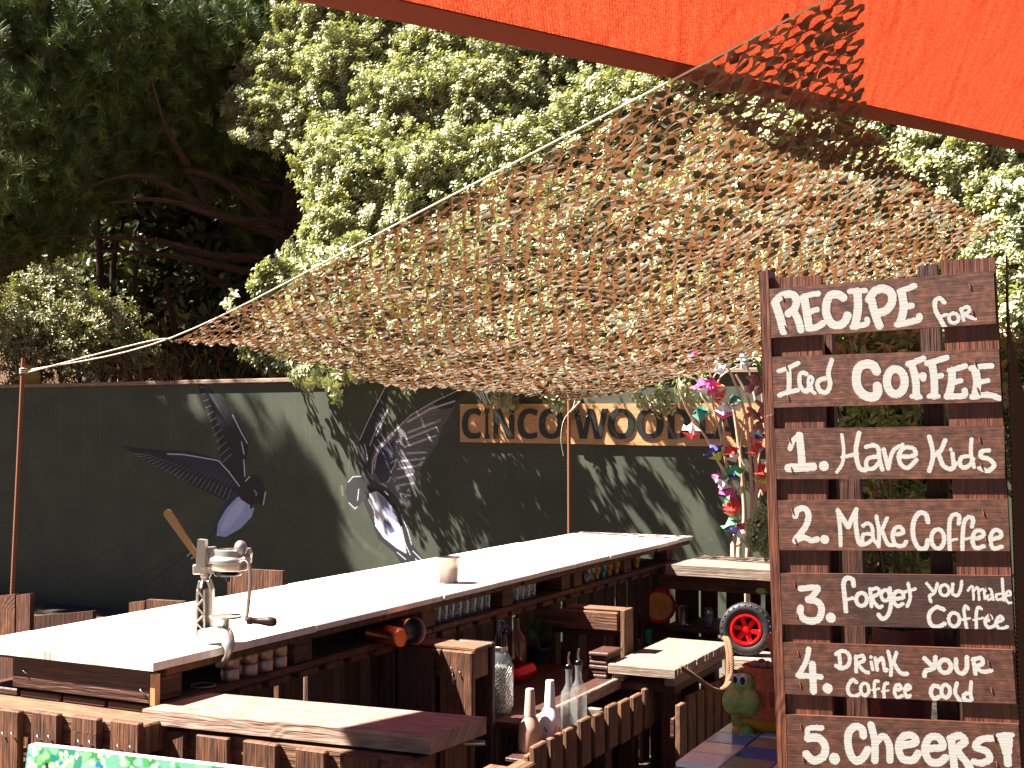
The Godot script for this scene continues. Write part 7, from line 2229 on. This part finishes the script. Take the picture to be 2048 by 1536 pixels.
# ---------------------------------------------------------------- plants behind the recipe sign
func rosette(b: MB, c: Vector3, ax: Vector3, r: float, n: int) -> void:
	var bs := turn_to(ax, rnd(0, 6), 1.0)
	for i in n:
		var f := float(i) / n
		var a := i * 2.4
		var el := lerpf(0.15, 1.2, f)
		var d := bs * Vector3(cos(a) * cos(el), sin(el), sin(a) * cos(el))
		var L := r * lerpf(1.0, 0.5, f)
		var w := L * 0.30
		var side := d.cross(ax).normalized()
		var up := side.cross(d).normalized()
		if up.dot(ax) < 0: up = -up
		b.ball(c + d * L * 0.55, Vector3(w, L * 0.5, w * 0.55), 7, 5, Basis(side, d, up))

func build_planters() -> void:
	# pots on the tiled table behind the sign
	var p := Vector3(-0.60, 0.901, -3.02)
	p = pd(1810, 1262, 3.08)
	p.y = 0.901
	var t := thing("oleander_pot", "leafy narrow leaved shrub in a dark brown pot behind the recipe sign", "potted plant", p)
	var b := MB.new()
	b.lathe(Transform3D(Basis.IDENTITY, p), V([0, 0.001, 0.055, 0.001, 0.072, 0.235, 0.078, 0.236, 0.078, 0.268, 0.070, 0.268, 0.066, 0.22, 0, 0.215]), 28)
	part("pot", b, M.brownpot, t)
	var lm := mat(Color(0.27, 0.33, 0.15), 0.5)
	lm.backlight_enabled = true
	lm.backlight = Color(0.30, 0.34, 0.08)
	var sm := mat(Color(0.30, 0.36, 0.10), 0.6)
	var tops := [[1768, 660], [1745, 700], [1700, 665], [1815, 680], [1835, 760], [1790, 840], [1850, 640], [1725, 830], [1800, 985], [1760, 960]]
	for e: Array in tops:
		var top := pd(e[0], e[1], 3.05 + rnd(-0.10, 0.15))
		var base := p + Vector3(rnd(-0.03, 0.03), 0.2, rnd(-0.03, 0.03))
		var c := curve([base, base.lerp(top, 0.5) + jitter(0.015), top], 6)
		b = MB.new()
		b.tube(c, [0.0045, 0.0042, 0.004, 0.0038, 0.0035, 0.003, 0.0028, 0.0025, 0.002], 6)
		var st := part("stem", b, sm, t)
		for k in 11:
			var f := rnd(0.45, 1.0)
			var q: Vector3 = c[int(f * (c.size() - 1))]
			var a := rnd(0, TAU)
			var d := Vector3(cos(a), rnd(-0.3, 0.9), sin(a)).normalized()
			var nr := (Vector3.UP - d * d.y).normalized()
			var lb := MB.new()
			leaf(lb, q, d, nr, rnd(0.075, 0.12), 0.017, 0.1)
			part("leaf", lb, lm, st)
	var q := pd(1732, 1285, 3.22)
	q.y = 0.901
	t = thing("straw_pot", "terracotta pot topped with straw and a cactus behind the recipe sign", "potted plant", q)
	b = MB.new()
	b.lathe(Transform3D(Basis.IDENTITY, q), V([0, 0.001, 0.05, 0.001, 0.062, 0.19, 0.068, 0.192, 0.068, 0.222, 0.06, 0.222, 0.058, 0.2, 0, 0.198]), 26)
	part("pot", b, M.terracotta, t)
	b = MB.new()
	for i in 160:
		var a := rnd(0, TAU)
		var rr := sqrt(rnd(0, 1)) * 0.056
		var s := q + Vector3(cos(a) * rr, 0.198, sin(a) * rr)
		b.tube([s, s + Vector3(rnd(-0.03, 0.03), rnd(0.0, 0.045), rnd(-0.03, 0.03))], [0.0009], 3, false)
	var so := part("straw", b, mat(Color(0.72, 0.58, 0.32), 0.9), t)
	so.set_meta("kind", "stuff")
	b = MB.new()
	var cpt := pd(1765, 1130, 3.22)
	for i in 8: rosette(b, q.lerp(cpt, 0.35 + i * 0.09) + Vector3(rnd(-0.01, 0.01), 0.05, 0), Vector3(rnd(-0.5, 0.5), 1, rnd(0, 0.5)).normalized(), 0.045, 14)
	part("succulent", b, mat(Color(0.20, 0.22, 0.10), 0.6), t)
	# leafy shrub further back, seen through the sign's gaps
	q = pd(1770, 1200, 4.6)
	q.y = 0.0
	t = thing("leafy_shrub", "dense dark leafy shrub seen through the gaps of the recipe sign", "shrub", q)
	var rr_ := RandomNumberGenerator.new()
	rr_.seed = 808
	var nz_ := FastNoiseLite.new()
	nz_.frequency = 0.03
	var sb := []
	for e: Array in [[1700, 900, 110], [1800, 880, 110], [1760, 1010, 110], [1860, 1000, 100], [1700, 1060, 90], [1820, 780, 90], [1720, 780, 80], [1880, 1120, 100], [1960, 900, 110], [2000, 800, 90]]:
		sb.append([pd(e[0], e[1], 4.7 + rnd(-0.15, 0.25)), Vector3.ONE * float(e[2]) * 4.7 / FOCAL, 150])
	var sx := scatter(sb, 0.6, 0.8, 1.3, -1.0, rr_, nz_)
	var sc_ := []
	for x in sx: sc_.append(Color(0.16, 0.21, 0.06).lerp(Color(0.28, 0.30, 0.09), rr_.randf()))
	var slm := mat(Color.WHITE, 0.5)
	slm.vertex_color_use_as_albedo = true
	slm.backlight_enabled = true
	slm.backlight = Color(0.3, 0.34, 0.08)
	leafy("foliage", sprig_mesh(9, 0.055, 0.02, 0.10, 6), slm, sx, sc_, t)
	for i in 5:
		b = MB.new()
		limb(b, q + Vector3(0.03 * i - 0.06, 0, 0), sb[i * 2][0], 0.018, 0.006, 0.05, rr_, 6)
		part("stem", b, M.bark, t)
	# terracotta pot with trailing succulents at the sign's edge
	q = pd(1598, 1400, 3.36)
	q.y = 0.901
	t = thing("succulent_pot", "tall terracotta pot with trailing grey green rosettes and pink fat leaves at the sign's edge", "potted plant", q)
	b = MB.new()
	b.lathe(Transform3D(Basis.IDENTITY, q), V([0, 0.001, 0.058, 0.001, 0.076, 0.165, 0.084, 0.168, 0.086, 0.196, 0.078, 0.196, 0.074, 0.17, 0, 0.165]), 28)
	part("pot", b, M.terracotta, t)
	var gm := speckle(Color(0.50, 0.56, 0.38), Color(0.66, 0.70, 0.50), 90, 0.03, 0.6, 8.0)
	var pm := speckle(Color(0.66, 0.38, 0.34), Color(0.78, 0.52, 0.46), 91, 0.03, 0.55, 8.0)
	var stm := mat(Color(0.42, 0.30, 0.20), 0.8)
	var top := q + Vector3(0, 0.165, 0)
	for e: Array in [[1527, 1026, 24], [1506, 1052, 22], [1531, 1066, 24], [1516, 1092, 20], [1537, 1104, 20], [1500, 1082, 16], [1540, 1040, 18], [1545, 1080, 22], [1550, 1010, 16]]:
		var c := pd(e[0], e[1], 2.98)
		b = MB.new()
		rosette(b, c, (Vector3(-0.5, 0.25, 1.0) + jitter(0.4)).normalized(), e[2] * 2.98 / FOCAL, 20)
		part("rosette", b, gm, t)
		b = MB.new()
		b.tube(curve([top, pd(1610, 1000, 3.15), pd(1585, 985, 3.02), c], 6), [0.004], 5)
		part("stem", b, stm, t)
	for e: Array in [[1514, 757], [1522, 776], [1504, 770], [1526, 812], [1508, 824], [1520, 846], [1532, 760], [1538, 830]]:
		b = MB.new()
		var c := pd(e[0], e[1], 2.95)
		for i in 4:
			var d := (Vector3(rnd(-1, 0.4), rnd(-1, 0.6), rnd(-0.2, 1))).normalized()
			var sd := d.cross(Vector3.UP).normalized()
			b.ball(c + d * 0.010, Vector3(0.0075, 0.016, 0.006), 9, 7, Basis(sd, d, sd.cross(d)))
		part("fat_leaf_cluster", b, pm, t)
	b = MB.new()
	b.tube(curve([top, pd(1590, 1000, 3.15), pd(1560, 900, 3.0), pd(1530, 840, 2.95), pd(1530, 790, 2.95), pd(1520, 752, 2.95)], 6), [0.006, 0.0055, 0.005, 0.0045, 0.004, 0.004], 6)
	part("stem", b, stm, t)
	b = MB.new()
	var lb := pd(1532, 768, 2.96)
	leaf(b, lb, Vector3(-0.3, 0.8, 0.1).normalized(), Vector3(0.2, 0.2, 0.9).normalized(), 0.06, 0.014, 0.1)
	leaf(b, pd(1535, 1185, 2.96), Vector3(-0.9, 0.15, 0.1).normalized(), Vector3(0, 0.5, 0.9).normalized(), 0.03, 0.016, 0.1)
	part("leaf", b, mat(Color(0.45, 0.55, 0.12), 0.5), t)
